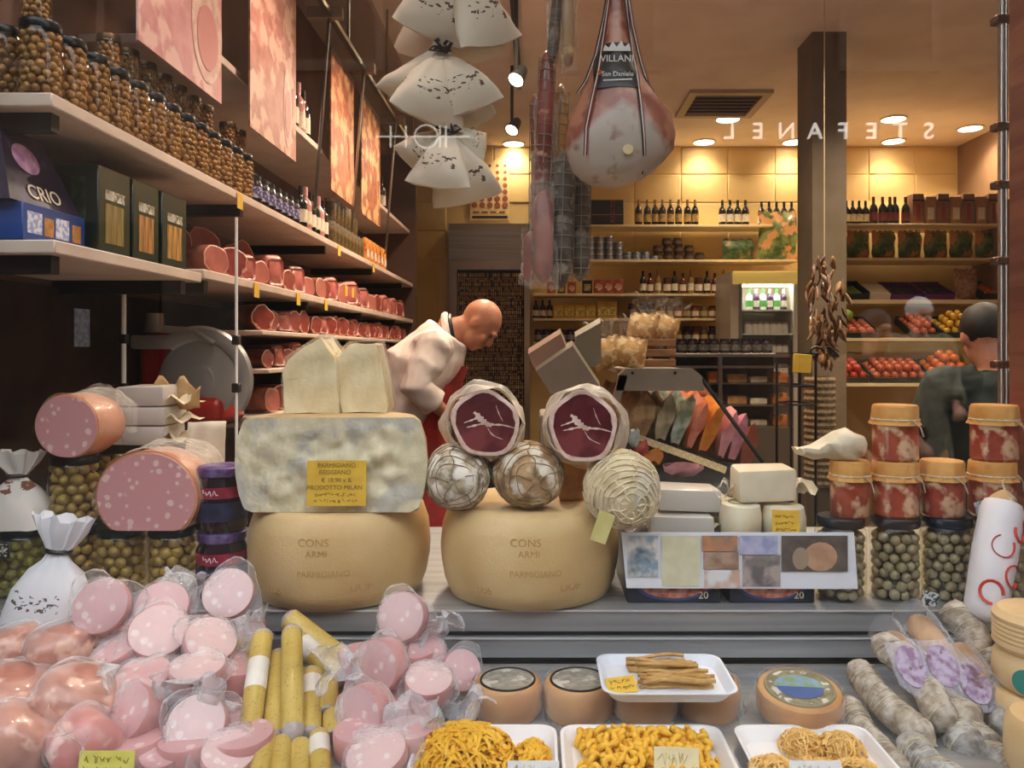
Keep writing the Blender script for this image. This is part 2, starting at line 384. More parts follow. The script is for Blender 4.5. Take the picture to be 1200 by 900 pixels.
# upright end panel at the far end of the shelves, and dark panel below
ep = thing('shelf_end_panel', 'dark brown upright panel closing the far end of the shelves', 'panel', (0, 0, 0))
MB().box(XL, XS + .02, 6.49, 6.55, 0, 3.2).build('board', M('brown_panel', '#5d4535', rough=.6), ep)
pn = MB().box(XL, XL + .02, 1.25, 6.48, 0, 1.74).build('wall_panel', m_dark)
tag(pn, 'dark brown panelling on the side wall under the shelves', 'panel')
st = MB().box(XL + .021, XL + .024, 2.40, 2.48, 1.56, 1.68).build('sticker', M('pale_blue_label', '#a9b9cc', '#8295b4', scale=60, rough=.6))
tag(st, 'pale blue sticker on the dark side panelling', 'sticker')

# ---- posters hanging in front of the shelves
def posterm(name, a, b_, c_):
    return M(name, a, b_, scale=14, lo=.35, hi=.65, rough=.5, c3=c_, scale3=9, lo3=.5, hi3=.56, detail=6)
for i, (y0, y1, lab, cs) in enumerate((
        (1.98, 2.50, 'pink product poster with a pale oval emblem over the jar shelf', ('#d9a3a0', '#c58885', '#e3bcb0')),
        (2.75, 3.27, 'tall pink patterned poster with a small pale oval', ('#c58f80', '#a86f5e', '#dbb09a')),
        (3.83, 4.30, 'tall orange brown poster hanging beside a steel rod', ('#b9714a', '#8f4c31', '#d39a6c')),
        (4.50, 5.02, 'orange and brown poster furthest from the window', ('#b56a3e', '#7d3f28', '#d7a66e')))):
    t = thing('poster', lab, 'poster', (XS + .015, (y0 + y1) / 2, 2.35), None, 'posters hanging over the shelves')
    h = (y1 - y0) / 2
    MB().box(0, .006, -h, h, 0, .70).build('sheet', posterm('poster_print_' + 'abcd'[i], *cs), t)
    if i < 2:
        e = [(.0075, .06 + (.11 if i == 0 else .05) * math.cos(a) + h * .35, .20 + .17 * math.sin(a)) for a in [k_ * math.pi / 10 for k_ in range(20)]]
        em = MB().add(e, [tuple(range(20))]).build('emblem', M('pale_oval', '#e2c6b4', '#d4a99a', scale=30, rough=.5), t)
        e2 = [(.009, .06 + (.075 if i == 0 else .035) * math.cos(a) + h * .35, .17 + .10 * math.sin(a)) for a in [k_ * math.pi / 10 for k_ in range(20)]]
        MB().add(e2, [tuple(range(20))]).build('emblem_centre', M('pink_oval', '#cf9088', rough=.5), em)
    MB().box(-.004, .008, -h, h, .69, .71).build('hanger', m_steel2, t)
rl = thing('lamp_rail', 'steel rail with spot lamps running above the posters', 'rail', (0, 0, 0))
MB().tube([(-.96, 1.5, 3.1), (-.96, 6.4, 3.1)], .018, 8).build('rail', m_steel2, rl)
for y in (3.55, 4.25, 5.2):
    MB().tube([(-.96, y, 3.1), (-1.03, y, 2.2)], .008, 6).build('rod', m_steel2, rl)
    MB().box(-1.06, -.90, y - .02, y + .02, 3.08, 3.13).build('bracket', M('bracket_grey', '#8b7a68', rough=.5), rl)
for y in (1.9, 2.9, 3.9, 4.9, 5.9):
    MB().tube([(-.96, y, 3.1), (-.96, y, CEIL)], .008, 6).build('drop_rod', m_steel2, rl)
for i, y in enumerate((1.75, 2.75, 3.75, 4.75, 5.75)):
    p = Vector((-.52, y, 3.2)); d = (Vector((-1.15, y + .25, 1.75)) - p).normalized(); T = fit(-d)
    t = thing('shelf_spot', 'small black spot lamp aimed at the wall shelves', 'lamp', p, None, 'spots over the wall shelves')
    MB().lathe([(.02, .1), (.035, .08), (.045, 0), (.04, 0), (.03, .05)], 14, T=T, cap=False).build('housing', m_black, t)
    MB().tube([(0, 0, .05), (0, 0, CEIL - 3.2)], .008, 6).build('stem', m_black, t)
    ld = bpy.data.lights.new('shelf_spot', 'SPOT'); ld.energy = 36; ld.color = (1, .70, .58); ld.spot_size = R(95); ld.spot_blend = .8; ld.shadow_soft_size = .06
    lo = bpy.data.objects.new('spot_light', ld); col.objects.link(lo); lo.parent = t; lo.location = d * .02; lo.rotation_euler = (-d).to_track_quat('Z', 'Y').to_euler()

# ---- jars
def packed(Rj, z0, z1, r, seed=0, squash=1, seg=8, rn=5):
    """balls packed against the wall of a jar"""
    rnd = random.Random(seed); mb = MB(); z = z0 + r; k = 0
    out = []
    while z < z1 - r * .6:
        n = int(2 * math.pi * (Rj - r) / (2 * r * .98))
        for i in range(n):
            a = 2 * math.pi * (i + .5 * (k % 2)) / n + rnd.uniform(-.1, .1)
            out.append(((Rj - r - .002) * math.cos(a), (Rj - r - .002) * math.sin(a), z + rnd.uniform(-.25, .25) * r, r * rnd.uniform(.86, 1.08)))
        z += r * 1.62; k += 1
    return out
def jar_proto(name, label, Rj, H, mcont, r, lidm, group, cat='jar', single=False, seed=1, core=None, lidh=.016):
    t = thing(name, label, cat, (0, 0, -5), None, group)
    MB().lathe([(Rj * .9, 0), (Rj, .008), (Rj, H * .78), (Rj * .97, H * .84), (Rj * .84, H * .9), (Rj * .84, H - lidh)], 20, cap=False).build('glass', m_clearjar, t)
    MB().lathe([(Rj * .9, H - lidh - .003), (Rj * .92, H - lidh), (Rj * .92, H - .003), (Rj * .88, H)], 20).build('lid', lidm, t)
    MB().lathe([(Rj * .6, .006), (Rj * .72, H * .82)], 12).build('brine', core or m_brine, t)
    balls = packed(Rj - .002, .004, H * .86, r, seed)
    if single:
        me = [MB().sphere((0, 0, 0), (1, 1, .92), 10, 7).mesh('olive', mcont, 0) for _ in (0,)][0]
        for x, y, z, q in balls:
            o = place(me, single, t, (x, y, z), (random.random() * 6, random.random() * 6, 0)); o.scale = (q, q, q)
    else:
        mb = MB()
        for x, y, z, q in balls: mb.sphere((x, y, z), q, 7, 5)
        o = mb.build('contents', mcont, t, sharp=0); o['kind'] = 'stuff'
    return t
def drop(root):
    for ch in list(root.children):
        for g_ in list(ch.children): bpy.data.objects.remove(g_)
        bpy.data.objects.remove(ch)
    bpy.data.objects.remove(root)
pj = jar_proto('pickle_jar', 'tall jar of pickled onions with a dark lid on the long shelf', .046, .165, m_onion, .0105, m_lid, 'pickle jars in the shelf row')
sj = jar_proto('small_jar', 'small jar of pickles stacked on top of the tall jars', .031, .088, m_onion, .008, m_goldlid, 'small jars on top of the row')
for i in range(13):
    y = 1.70 + i * .0955
    lab = {0: 'tall jar of pickled onions at the near end of the long shelf', 12: 'tall jar of pickled onions next to the dark preserve jars'}.get(i)
    dup(pj, (XS - .05, y, 2.1075), (0, 0, i * 1.3), lab)
    dup(pj, (XS - .155, y + .03, 2.1075), (0, 0, i * 2.1), 'tall jar of pickled onions in the second row behind')
    if i in (0, 3, 4, 5, 6, 7, 8, 9, 11, 12): dup(sj, (XS - .06, y, 2.2735), (0, 0, i))
drop(pj); drop(sj)
def simplejar(name, Rj, H, body, lid, cat, labelm=None):
    """one small mesh: body, lid, paper label"""
    mb = MB().lathe([(Rj * .85, 0), (Rj, .01 * H / .1), (Rj, H * .74), (Rj * .85, H * .83), (Rj * .85, H * .84)], 12, 0)
    mb.lathe([(Rj * .9, H * .84), (Rj * .9, H)], 12, 1)
    if labelm: mb.lathe([(Rj * 1.02, H * .2), (Rj * 1.02, H * .6)], 12, 2, cap=False)
    return mb.mesh(name, [body, lid] + ([labelm] if labelm else []))
def bottle(name, Rb, H, glass, cap, lab=None):
    mb = MB().lathe([(Rb * .9, 0), (Rb, .01), (Rb, H * .58), (Rb * .8, H * .68), (Rb * .36, H * .76), (Rb * .33, H * .82)], 12, 0, cap=True)
    mb.lathe([(Rb * .38, H * .8), (Rb * .36, H)], 10, 1)
    if lab: mb.lathe([(Rb * 1.02, H * .15), (Rb * 1.02, H * .45)], 12, 2, cap=False)
    return mb.mesh(name, [glass, cap] + ([lab] if lab else []))
m_plum = M('dark_plum', '#2a1622', '#1b0f18', scale=20, rough=.2, coat=.5)
m_darkgl = M('dark_bottle_glass', '#12140f', rough=.12, coat=.6)
m_paper = M('cream_label', '#e4d9c2', '#cfc2a8', scale=60, rough=.7)
m_gold = M('gold_foil', '#b08a4c', rough=.35, metal=.8)
m_pinklab = M('pink_label', '#dba6a0', rough=.6)
dj = simplejar('preserve', .036, .11, m_plum, m_black, 'jar', M('violet_label', '#4d4a78', '#b7b2c4', scale=70, lo=.5, hi=.6, rough=.6))
for i in range(7):
    y = 2.95 + i * .078
    tag(place(dj, 'preserve_jar', None, (XS - .045, y, 2.1075)), 'dark violet preserve jar with black lid beside the onion jars', 'jar', 'dark preserve jars')
bx = MB().rbox(-.05, .05, -.055, .055, 0, .13, .003, 1).box(-.051, .0515, -.04, .02, .03, .10, 1).mesh('carton', [M('red_brown_carton', '#5a2a22', rough=.5), M('carton_picture', '#c9744e', '#7d2f22', scale=40, rough=.5)])
for i, y in enumerate((2.98, 3.12, 3.30)):
    tag(place(bx, 'gift_carton', None, (XS - .15, y, 2.1075 + .0), (0, 0, 0)), 'dark red carton with picture window behind the preserve jars', 'carton', 'cartons behind the preserve jars').scale = (1, 1, 1.25)
b1 = bottle('b1', .03, .20, m_darkgl, m_black, m_paper); b2 = bottle('b2', .03, .21, M('rose_glass', '#c98a80', rough=.15), m_pinklab, m_paper)
for i in range(6):
    y = 3.55 + i * .072
    tag(place(b1 if i % 3 != 1 else b2, 'sauce_bottle', None, (XS - .045, y, 2.1075)), ('dark glass bottle with a cream label on the jar shelf' if i % 3 != 1 else 'rose glass bottle among dark bottles on the jar shelf'), 'bottle', 'bottles on the jar shelf')
oj = simplejar('aub', .034, .12, M('brown_olives', '#4b3a22', '#6f5a33', scale=60, rough=.3, coat=.4), M('silver_lid', '#b3a594', rough=.3, metal=.7), 'jar')
for i in range(9):
    y = 4.05 + i * .08
    for z in (0, .122):
        if z and i > 6: continue
        tag(place(oj, 'olive_jar', None, (XS - .045, y, 2.1075 + z)), 'brown olive jar with silver lid, ' + ('upper one of a stacked pair' if z else 'standing on the jar shelf'), 'jar', 'stacked brown olive jars')
pk = MB().rbox(-.02, .02, -.045, .045, 0, .15, .012, 2).box(.0201, .021, -.03, .03, .03, .08, 1).mesh('pack', [M('orange_pack', '#c5582e', '#e6a24a', scale=25, rough=.35), m_paper])
for i in range(12):
    tag(place(pk, 'snack_packet', None, (XS - .04 - .1 * (i % 2), 4.85 + (i // 2) * .11, 2.1075)), 'orange and red packet at the far end of the jar shelf', 'packet', 'orange packets on the jar shelf')
# bottles on the high shelf
for i, y in enumerate((2.58, 2.66, 3.36, 3.46, 3.56, 3.66, 3.74, 4.36, 4.44, 5.1, 5.25, 5.4, 5.6)):
    me = (b1, b2)[i % 2]
    o = tag(place(me, 'liqueur_bottle', None, (XS - .09, y, 2.5605)), ('dark' if i % 2 == 0 else 'rose') + ' glass bottle standing on the high shelf', 'bottle', 'bottles on the high shelf'); o.scale = (1.1, 1.1, 1.25)
# ---- first section: purple cake pack, blue biscuit box, green pasta boxes
cp = thing('cake_pack', 'purple tapering cake pack printed with a pink blossom', 'cake box', (-1.27, 1.775, 1.8755))
def frust(w0, d0, w1, d1, h):
    return [(-w0, -d0, 0), (w0, -d0, 0), (w0, d0, 0), (-w0, d0, 0), (-w1, -d1, h), (w1, -d1, h), (w1, d1, h), (-w1, d1, h)]
BF = [(0, 3, 2, 1), (4, 5, 6, 7), (0, 1, 5, 4), (1, 2, 6, 5), (2, 3, 7, 6), (3, 0, 4, 7)]
MB().add(frust(.14, .13, .075, .07, .175), BF).build('carton', M('purple_print', '#241a33', '#4a3b63', scale=22, lo=.5, hi=.7, rough=.35), cp)
for sgn in (0, 1):
    T = Matrix.Rotation(R(90) * sgn, 4, 'Z')
    ep_ = [(.045 * math.cos(a) + (.03 if not sgn else -.02), -.125 + .028 * 0, .11 + .035 * math.sin(a)) for a in [q * math.pi / 8 for q in range(16)]]
    vs = [(x, -(.13 - (.06 / .175) * z) - .0015 if not sgn else -(.14 - (.065 / .175) * z) - .0015, z) for x, _, z in ep_]
    MB().add([tuple(T @ Vector(v)) for v in vs], [tuple(range(16))]).build('blossom', M('blossom_print', '#e7b7d0', '#b87aa8', scale=30, rough=.4), cp)
    rr = (R(90) - math.atan2(.065 if sgn else .06, .175) * 1, 0, R(90) * sgn)
    o = text('lettering', 'CRIO', .05, M('cream_print', '#efdcc0', rough=.5), cp, tuple(T @ Vector((0, -.1275 if not sgn else -.1315, .03))), rr)
bb = thing('biscuit_box', 'long blue biscuit box at the near end of the short shelf', 'box', (-1.25, 1.785, 1.7905))
MB().rbox(-.13, .13, -.115, .115, 0, .084, .002, 1).build('carton', M('blue_carton', '#22407e', '#2b4d92', scale=9, rough=.35), bb)
for y, w_, m_ in ((-.075, .05, m_paper), (0.025, .05, M('white_print', '#dfe3ee', '#9aa9cf', scale=90, lo=.45, hi=.55, rough=.5))):
    MB().box(.1301, .131, y - w_ / 2, y + w_ / 2, .018, .066).build('printed_panel', MATS['white_print'], bb)
for y in (-.025, .08): MB().box(.1301, .131, y - .017, y + .017, .018, .06).build('biscuit_picture', M('biscuit_tan', '#c58f4d', '#a8743a', scale=50, rough=.6), bb)
MB().box(-.02, .02, -.1165, -.1155, .02, .07).build('printed_panel', MATS['white_print'], bb)
m_green = M('dark_green_carton', '#0f2116', '#16291d', scale=12, rough=.3)
for i, (y0, y1, pc, lab) in enumerate(((1.906, 2.055, '#8a8448', 'dark green pasta box with a pale olive window, standing next to the cake pack'), (2.07, 2.21, '#c58a4a', 'dark green pasta box with tan window in the middle of three'), (2.23, 2.385, '#d09a44', 'dark green pasta box with golden spaghetti window by the hams'))):
    t = thing('pasta_box', lab, 'box', (XS - .04, (y0 + y1) / 2, 1.7905), None, 'dark green pasta boxes'); h = (y1 - y0) / 2
    MB().rbox(-.24, 0, -h, h, 0, .222, .003, 1).build('carton', m_green, t)
    MB().box(0, .0012, -h * .6, h * .55, .03, .13).build('pasta_window', M('pasta_print' + 'abc'[i], pc, '#7a5a2a', scale=40, rough=.4, stretch=(1, 4, .3)), t)
    MB().box(0, .0012, -h * .6, h * .6, .14, .165).build('brand_panel', M('pale_print', '#d9d2c0', '#6c6a50', scale=60, rough=.5), t)
    for q in (-.18, -.11, -.05): MB().box(q - .018, q + .018, -h - .0012, -h, .04, .19).build('end_stripe', M('green_stripe', '#2c4433', '#182a1e', scale=30, rough=.35), t)
# ---- yellow price tags on the shelf edges
def shelftag(y, z, w=.05, h=.055):
    o = MB().box(0, .002, -w / 2, w / 2, -h, 0).build('price_tag', m_ytag, None, (XS + .003, y, z))
    return tag(o, 'small yellow price tag on the edge of a wall shelf', 'price tag', 'yellow tags on the wall shelves')
for y in (2.70, 4.05, 4.9): shelftag(y, 2.10)
for y in (2.86, 3.36, 3.8): shelftag(y, 1.80)
for y in (4.2, 4.35): shelftag(y, 1.90)

# ---- hams and cured pieces on the shelves
m_hamcut = M('ham_cut', '#93443b', '#762b28', scale=18, rough=.35, sss=.1, c3='#dba698', scale3=14, lo3=.56, hi3=.62, coat=.3)
m_hamskin = M('ham_skin', '#a4634c', '#7e4231', scale=12, rough=.4, coat=.3)
m_hampink = M('pink_wrapped_ham', '#bd7466', '#a45c50', scale=10, rough=.35, coat=.3)
m_speck = M('speck_brown', '#5e2f20', '#7c4129', scale=14, rough=.45, coat=.2)
m_fat = M('pale_fat', '#e2b9a2', '#cf9d86', scale=20, rough=.4)
def ham_mesh(seed, skin, cut, rx=.066, rz=.058, L=.17):
    """a chunk with its cut face towards +X, rind round the outside"""
    rnd = random.Random(seed); n = 18; prof = [1 + rnd.uniform(-.1, .1) for _ in range(n)]
    def ring(x, k): return [(x, rx * k * prof[j] * math.cos(2 * math.pi * j / n), max(0, rz + rz * k * prof[j] * math.sin(2 * math.pi * j / n))) for j in range(n)]
    mb = MB().rings([ring(-L, .35), ring(-L * .94, .75), ring(-L * .75, .95), ring(-L * .4, 1), ring(0, .98)], 0, cap=True)
    mb.rings([ring(.0006, .97), ring(.003, .90)], 2, cap=False); mb.add(ring(.003, .90), [tuple(range(n))], 1)
    return mb.mesh('ham', [skin, cut, m_fat], .9)
def slab_mesh(seed, mat):
    rn_ = random.Random(seed); w_, h_ = rn_.uniform(.045, .06), rn_.uniform(.10, .14)
    mb = MB().rbox(-.16, 0, -w_, w_, 0, h_, .018, 2, 0).rbox(-.002, .003, -w_ * .86, w_ * .86, h_ * .1, h_ * .9, .01, 1, 1).jitter(.012, 12, seed)
    return mb.mesh('slab', [mat, m_hamcut2], .9)
m_hamcut2 = M('rosy_slab_cut', '#b86a60', '#9c4a44', scale=20, rough=.35, coat=.3, c3='#dfb0a2', scale3=16, lo3=.5, hi3=.6)
hams = [ham_mesh(1, m_hamskin, m_hamcut), ham_mesh(2, m_speck, m_hamcut), ham_mesh(3, m_hampink, m_hampink), ham_mesh(4, m_hamskin, m_hampink), slab_mesh(5, m_hampink), slab_mesh(6, m_speck)]
hn = ['ham with a red cut face', 'smoked brown ham with a red cut face', 'pale pink wrapped ham', 'ham with a pink cut face', 'upright pink bacon slab', 'upright smoked bacon slab']
rnd = random.Random(3)
def hamrow(y0, y1, z, step, where, sc0=1.0, kinds=(0, 1, 2, 3), back=True):
    y = y0; i = 0
    while y < y1:
        k_ = kinds[i % len(kinds)]; s = sc0 * rnd.uniform(.82, 1.12)
        o = place(hams[k_], 'cured_ham', None, (XS - .03 - rnd.uniform(0, .03), y, z + .0005), (0, 0, R(rnd.uniform(-30, -8))))
        o.scale = (.9, s, s); tag(o, hn[k_] + ' ' + where, 'ham', 'hams ' + where); y += step * s; i += 1
hamrow(2.62, 6.3, 1.8055, .165, 'on the tagged ham shelf', 1.0, (3, 0, 4, 2, 4, 0, 5, 3))
hamrow(3.05, 4.4, 1.6255, .168, 'on the first narrow shelf', .85, (1, 0, 5, 0)); hamrow(4.5, 6.3, 1.6255, .165, 'on the first narrow shelf', .85, (0, 4, 0, 5, 1))
hamrow(3.12, 6.3, 1.4755, .165, 'on the second narrow shelf', .78, (1, 5, 0, 4, 1, 2))
hamrow(3.15, 5.0, 1.2905, .17, 'on the lowest meat shelf', 1.0, (3, 0, 1))
for i, y in enumerate((2.66, 2.95, 3.3)):         # big hams standing on their side behind
    o = place(hams[(1, 3, 2)[i]], 'cured_ham', None, (XS - .25, y + .05, 1.8055), (0, 0, R(-35))); o.scale = (.7, 1.25, 2.0)
    tag(o, 'large upright ' + hn[(1, 3, 2)[i]].split(' with')[0] + ' at the back of the tagged shelf', 'ham')
# ================================================================= BACK OF THE SHOP
# ---- steel framed doorway with a bead curtain
YD = YB - .10
dx0, dx1 = (526 - CX) / F * YD, (621 - CX) / F * YD
dr = thing('door_frame', 'brushed steel door surround with a deep header', 'door frame', ((dx0 + dx1) / 2, YD, 0)); dw = (dx1 - dx0) / 2
ztop = EYE + (410 - 262) / F * YD; zop = EYE + (410 - 316) / F * YD
MB().box(-dw, dw, 0, .09, zop, ztop).build('header', m_steel2, dr)
MB().box(-dw, -dw + .085, 0, .09, 0, zop).build('jamb', m_steel2, dr); MB().box(dw - .06, dw, 0, .09, 0, zop).build('jamb', m_steel2, dr)
MB().box(-dw, dw, -.012, 0, zop + .1, ztop - .04).build('header_panel', m_steel, dr)
MB().box(-dw + .085, dw - .06, .085, .088, 0, zop).build('opening_shade', M('doorway_shade', '#1b140d', rough=.9), dr)  # dark sheet stands in for the unlit space beyond the doorway
mb = MB(); rn = random.Random(5); n = 34
for i in range(n):
    x = -dw + .10 + i * (2 * dw - .18) / (n - 1); z = zop - .03; k_ = 0
    while z > .9:
        h = .022 if k_ % 3 else .05
        mb.lathe([(.002, -h), (.0085, -h * .7), (.0085, -h * .3), (.002, 0)], 5, (0 if rn.random() < .6 else (1 if rn.random() < .5 else 2)), Matrix.Translation((x, .03, z)), cap=False)
        z -= h * 1.05; k_ += 1
o = mb.build('beads', [M('bead_amber', '#b08a45', rough=.4), M('bead_brown', '#4a2c16', rough=.4), M('bead_cream', '#cdb27a', rough=.4)], None, (dr.location.x, YD, 0))
tag(o, 'curtain of brown and amber wooden beads in the steel doorway', 'bead curtain'); o['kind'] = 'stuff'; o.name = 'bead_curtain'
# ---- poster of round slices above the door
p0, p1 = P(551, 258, YB - .02), P(597, 188, YB - .02)
ps = thing('chart_poster', 'pale poster with rows of red round slices above the doorway', 'poster', ((p0.x + p1.x) / 2, YB - .02, p0.z)); pw = (p1.x - p0.x) / 2; ph = p1.z - p0.z
MB().box(-pw, pw, 0, .008, 0, ph).build('sheet', M('poster_cream', '#e7c98c', rough=.6), ps)
m_dot = M('red_dot', '#a5562f', '#8c4023', scale=40, rough=.6)
for j in range(7):
    for i in range(5):
        r_ = .020 + .004 * (6 - j) * .8
        MB().lathe([(r_ * .8, 0), (r_ * .8, .002)], 12, T=Matrix.Translation((-pw * .78 + i * pw * .39, -.0005, .16 + j * .07)) @ Matrix.Rotation(R(90), 4, 'X')).build('slice_picture', m_dot, ps)
for i in range(4): MB().box(-pw * .85 + i * pw * .44, -pw * .55 + i * pw * .44, -.002, 0, .075, .095).build('oval_picture', m_dot, ps)
MB().box(-pw * .9, pw * .9, -.002, 0, .02, .045).build('caption_bar', m_black, ps)
# ---- open shelving
m_bshelf = M('cream_shelf', '#e8d3a4', rough=.5)
YF = 7.85
def bshelf(px0, px1, py, Yf, lab, dep=.33, t=.025):
    a, b_ = P(px0, py, Yf), P(px1, py, Yf)
    o = MB().rbox(a.x, b_.x, Yf, Yf + dep, a.z - t, a.z, .003, 1).build('back_shelf', m_bshelf); tag(o, lab, 'shelf'); return a.z + .0005
zA = bshelf(686, 905, 263, YF, 'cream back shelf of dark bottles above the tins')
zB = bshelf(686, 934, 304, YF, 'cream back shelf of blue tins')
zC = bshelf(625, 852, 344, YF, 'cream back shelf of red packets and sauces')
zD = bshelf(625, 850, 373, YF, 'cream back shelf of yellow packets and jars')
zE = bshelf(625, 850, 401, YF, 'lowest cream back shelf of preserve jars')
YR = 7.0
zRA = bshelf(988, 1172, 262, YR, 'cream shelf of bottles above the green bags', .4)
zRB = bshelf(988, 1172, 302, YR, 'cream shelf of green and orange bags', .4)
zRC = bshelf(988, 1172, 351, YR, 'cream shelf of produce crates', .45, .04)
zRD = bshelf(985, 1172, 396, YR - .3, 'produce shelf holding lemons and apples', .6, .03)
zRE = bshelf(985, 1172, 449, YR - .5, 'produce shelf holding oranges', .6, .03)
for x0 in (2.72, 4.22):
    o = MB().box(x0, x0 + .03, YR - .1, YR + .46, 0, 2.9).build('shelf_post', M('post_brown', '#8a6a48', rough=.6)); tag(o, 'slim upright post carrying the produce shelves ' + ('by the column' if x0 < 3 else 'next to the side wall'), 'post')
o = MB().box(2.76, XR - .01, YR + .46, YR + .5, 0, 3.0).build('shelf_back_panel', m_wall); tag(o, 'cream backing panel behind the produce shelves', 'panel')
def row(px0, px1, n, z, Y, meshes, name, lab, cat, group, zs=1, jit=0, rot=True, sc_=1, dz=0):
    for i in range(n):
        px = px0 + (px1 - px0) * (i + .5) / n
        me = meshes[i % len(meshes)] if isinstance(meshes, list) else meshes
        x = (px - CX) / F * Y + random.uniform(-jit, jit)
        o = place(me, name, None, (x, Y, z + dz), (0, 0, random.uniform(0, 6) if rot else 0)); o.scale = (sc_, sc_, sc_ * zs)
        tag(o, lab if isinstance(lab, str) else lab[i % len(lab)], cat, group)
wine = bottle('wine', .038, .275, m_darkgl, m_gold, M('gold_label', '#b99a5a', '#8a6c38', scale=50, rough=.5))
wine2 = bottle('wine2', .038, .27, m_darkgl, m_black, m_paper)
wine3 = bottle('wine3', .04, .28, m_darkgl, M('red_cap', '#6e1f1c', rough=.4), M('maroon_label', '#7b3030', rough=.5))
row(744, 820, 8, zA, YF + .12, wine, 'spumante_bottle', 'dark bottle with gold neck foil on the shelf above the tins', 'bottle', 'gold necked bottles', jit=.01)
row(842, 878, 4, zA, YF + .12, wine2, 'wine_bottle', 'dark bottle with cream label between the foil bottles and green bag', 'bottle', 'cream labelled bottles by the bag')
row(888, 932, 5, zA, YF + .2, wine2, 'wine_bottle', 'dark bottle with cream label half hidden behind the green bag', 'bottle', 'bottles behind the green bag')
gb = thing('gift_case', 'black gift case with red printed stripe on the bottle shelf', 'box', ((710 - CX) / F * (YF + .1), YF + .02, zA))
MB().rbox(-.175, .175, 0, .2, 0, .255, .004, 1).build('case', m_black, gb); MB().box(.04, .085, -.002, 0, .02, .25).build('stripe', M('red_stripe', '#8e2b1e', '#14100d', scale=40, rough=.5), gb); MB().box(-.15, .16, -.002, 0, .10, .106).build('pinstripe', m_gold, gb)
# tins
tin = MB().lathe([(.045, 0), (.047, .004), (.047, .056), (.045, .06)], 14, 0).lathe([(.0475, .01), (.0475, .05)], 14, 1, cap=False).mesh('tin', [m_steel2, M('blue_tin_print', '#56637d', '#8790a5', scale=30, rough=.4)])
for r_ in range(4):
    for i in range(4 - (r_ == 3)):
        o = place(tin, 'fish_tin', None, ((692 + i * 11.2 - CX) / F * YF, YF + .07, zB + r_ * .0605)); tag(o, 'blue printed fish tin in a stack beside the hanging salamis', 'tin', 'stacked blue tins')
for i in range(4):
    for r_ in range(2 - (i > 2)):
        o = place(tin, 'fish_tin', None, ((736 + i * 10.6 - CX) / F * YF, YF + .07, zB + r_ * .0405)); o.scale = (1, 1, .66); tag(o, 'flat blue grey tin beside the dark jars', 'tin', 'flat blue grey tins')
pj_ = simplejar('pate', .05, .075, M('brown_pate', '#2c1c12', '#3c2818', scale=30, rough=.3, coat=.4), m_goldlid, 'jar', M('brown_label', '#5b4432', rough=.6))
for r_, (a, n) in enumerate(((772, 5), (772, 4), (783, 2))):
    for i in range(n):
        o = place(pj_, 'pate_jar', None, ((a + i * 12.4 - CX) / F * YF, YF + .08, zB + r_ * .0755)); tag(o, 'squat dark brown jar in a pyramid stack', 'jar', 'pyramid of dark jars')
# leafy wrapped greens and floral bags
m_floral = M('green_floral_bag', '#44632f', '#8c9a55', scale=12, rough=.35, c3='#dba065', scale3=8, lo3=.5, hi3=.55, coat=.3)
def pillow(w_, h_, d_, seed=0, mats=None, n=10, frill=.04):
    """stuffed bag: pillow with crimped, frilled top seam"""
    mb = MB(); rn = random.Random(seed)
    def fn(s):
        def g(u, v):
            e = (math.sin(math.pi * min(max(u, 0), 1)) * math.sin(math.pi * min(1, v * 1.05))) ** .55 if 0 < u < 1 and 0 < v < .95 else 0
            x = (u - .5) * w_ * (1 + .08 * math.sin(v * 3)); z = v * h_
            if v > .9: z += frill * h_ * math.sin(u * 25 + seed)
            return (x, s * e * d_ / 2 + .004 * math.sin(u * 17 + v * 9 + seed), z)
        return g
    mb.sheet(n, n, fn(-1)); mb.sheet(n, n, fn(1)); return mb.jitter(.012 * w_ / .2, 14, seed).mesh('bag', mats or m_floral, 1.2)
fb = pillow(.37, .50, .12, 3); o = place(fb, 'floral_bag', None, ((911 - CX) / F * (YF + .08), YF + .08, zB)); tag(o, 'large green and orange floral bag hanging in front of the bottles', 'bag')
gk = pillow(.30, .22, .15, 5, M('leaf_wrap', '#27401f', '#567038', scale=20, rough=.5, c3='#b88d5a', scale3=8, lo3=.6, hi3=.66)); o = place(gk, 'leafy_pack', None, ((868 - CX) / F * YF, YF + .1, zB)); tag(o, 'dark green leafy pack at the end of the tin shelf', 'pack')
gbag = [pillow(.205, .255, .12, q) for q in (11, 12, 13)]
row(990, 1172, 6, zRB + .014, YR + .17, gbag, 'salad_bag', 'green and orange floral bag standing on the shelf below the bottles', 'bag', 'floral bags in a row', rot=False)
# sauces, packets
redp = MB().rbox(-.055, .055, -.03, .03, 0, .16, .008, 2).lathe([(.04, -.0005), (.04, .001)], 14, 1, Matrix.Translation((0, -.031, .075)) @ Matrix.Rotation(R(90), 4, 'X')).mesh('packet', [M('red_packet', '#8f3a2a', '#a8503a', scale=20, rough=.45), M('cream_disc', '#e3cfa9', '#a8503a', scale=60, rough=.5)])
row(696, 730, 3, zC, YF + .08, redp, 'coffee_packet', 'dark red packet with a pale round emblem', 'packet', 'red packets with round emblems', rot=False, sc_=.95)
carton = MB().rbox(-.05, .05, -.04, .04, 0, .14, .003, 1).box(-.035, .035, -.0412, -.04, .03, .1, 1).mesh('carton', [m_black, M('tan_print', '#cbb489', '#7d6a48', scale=50, rough=.5)])
row(680, 696, 1, zC, YF + .08, carton, 'tea_carton', 'small black carton with tan print beside the red packets', 'carton', None, rot=False)
row(640, 676, 3, zC, YF + .1, [redp, carton, redp], 'biscuit_packet', ['small red packet half behind the hanging salamis', 'small black carton half behind the hanging salamis'], 'packet', 'packets behind the salamis', rot=False, sc_=.8)
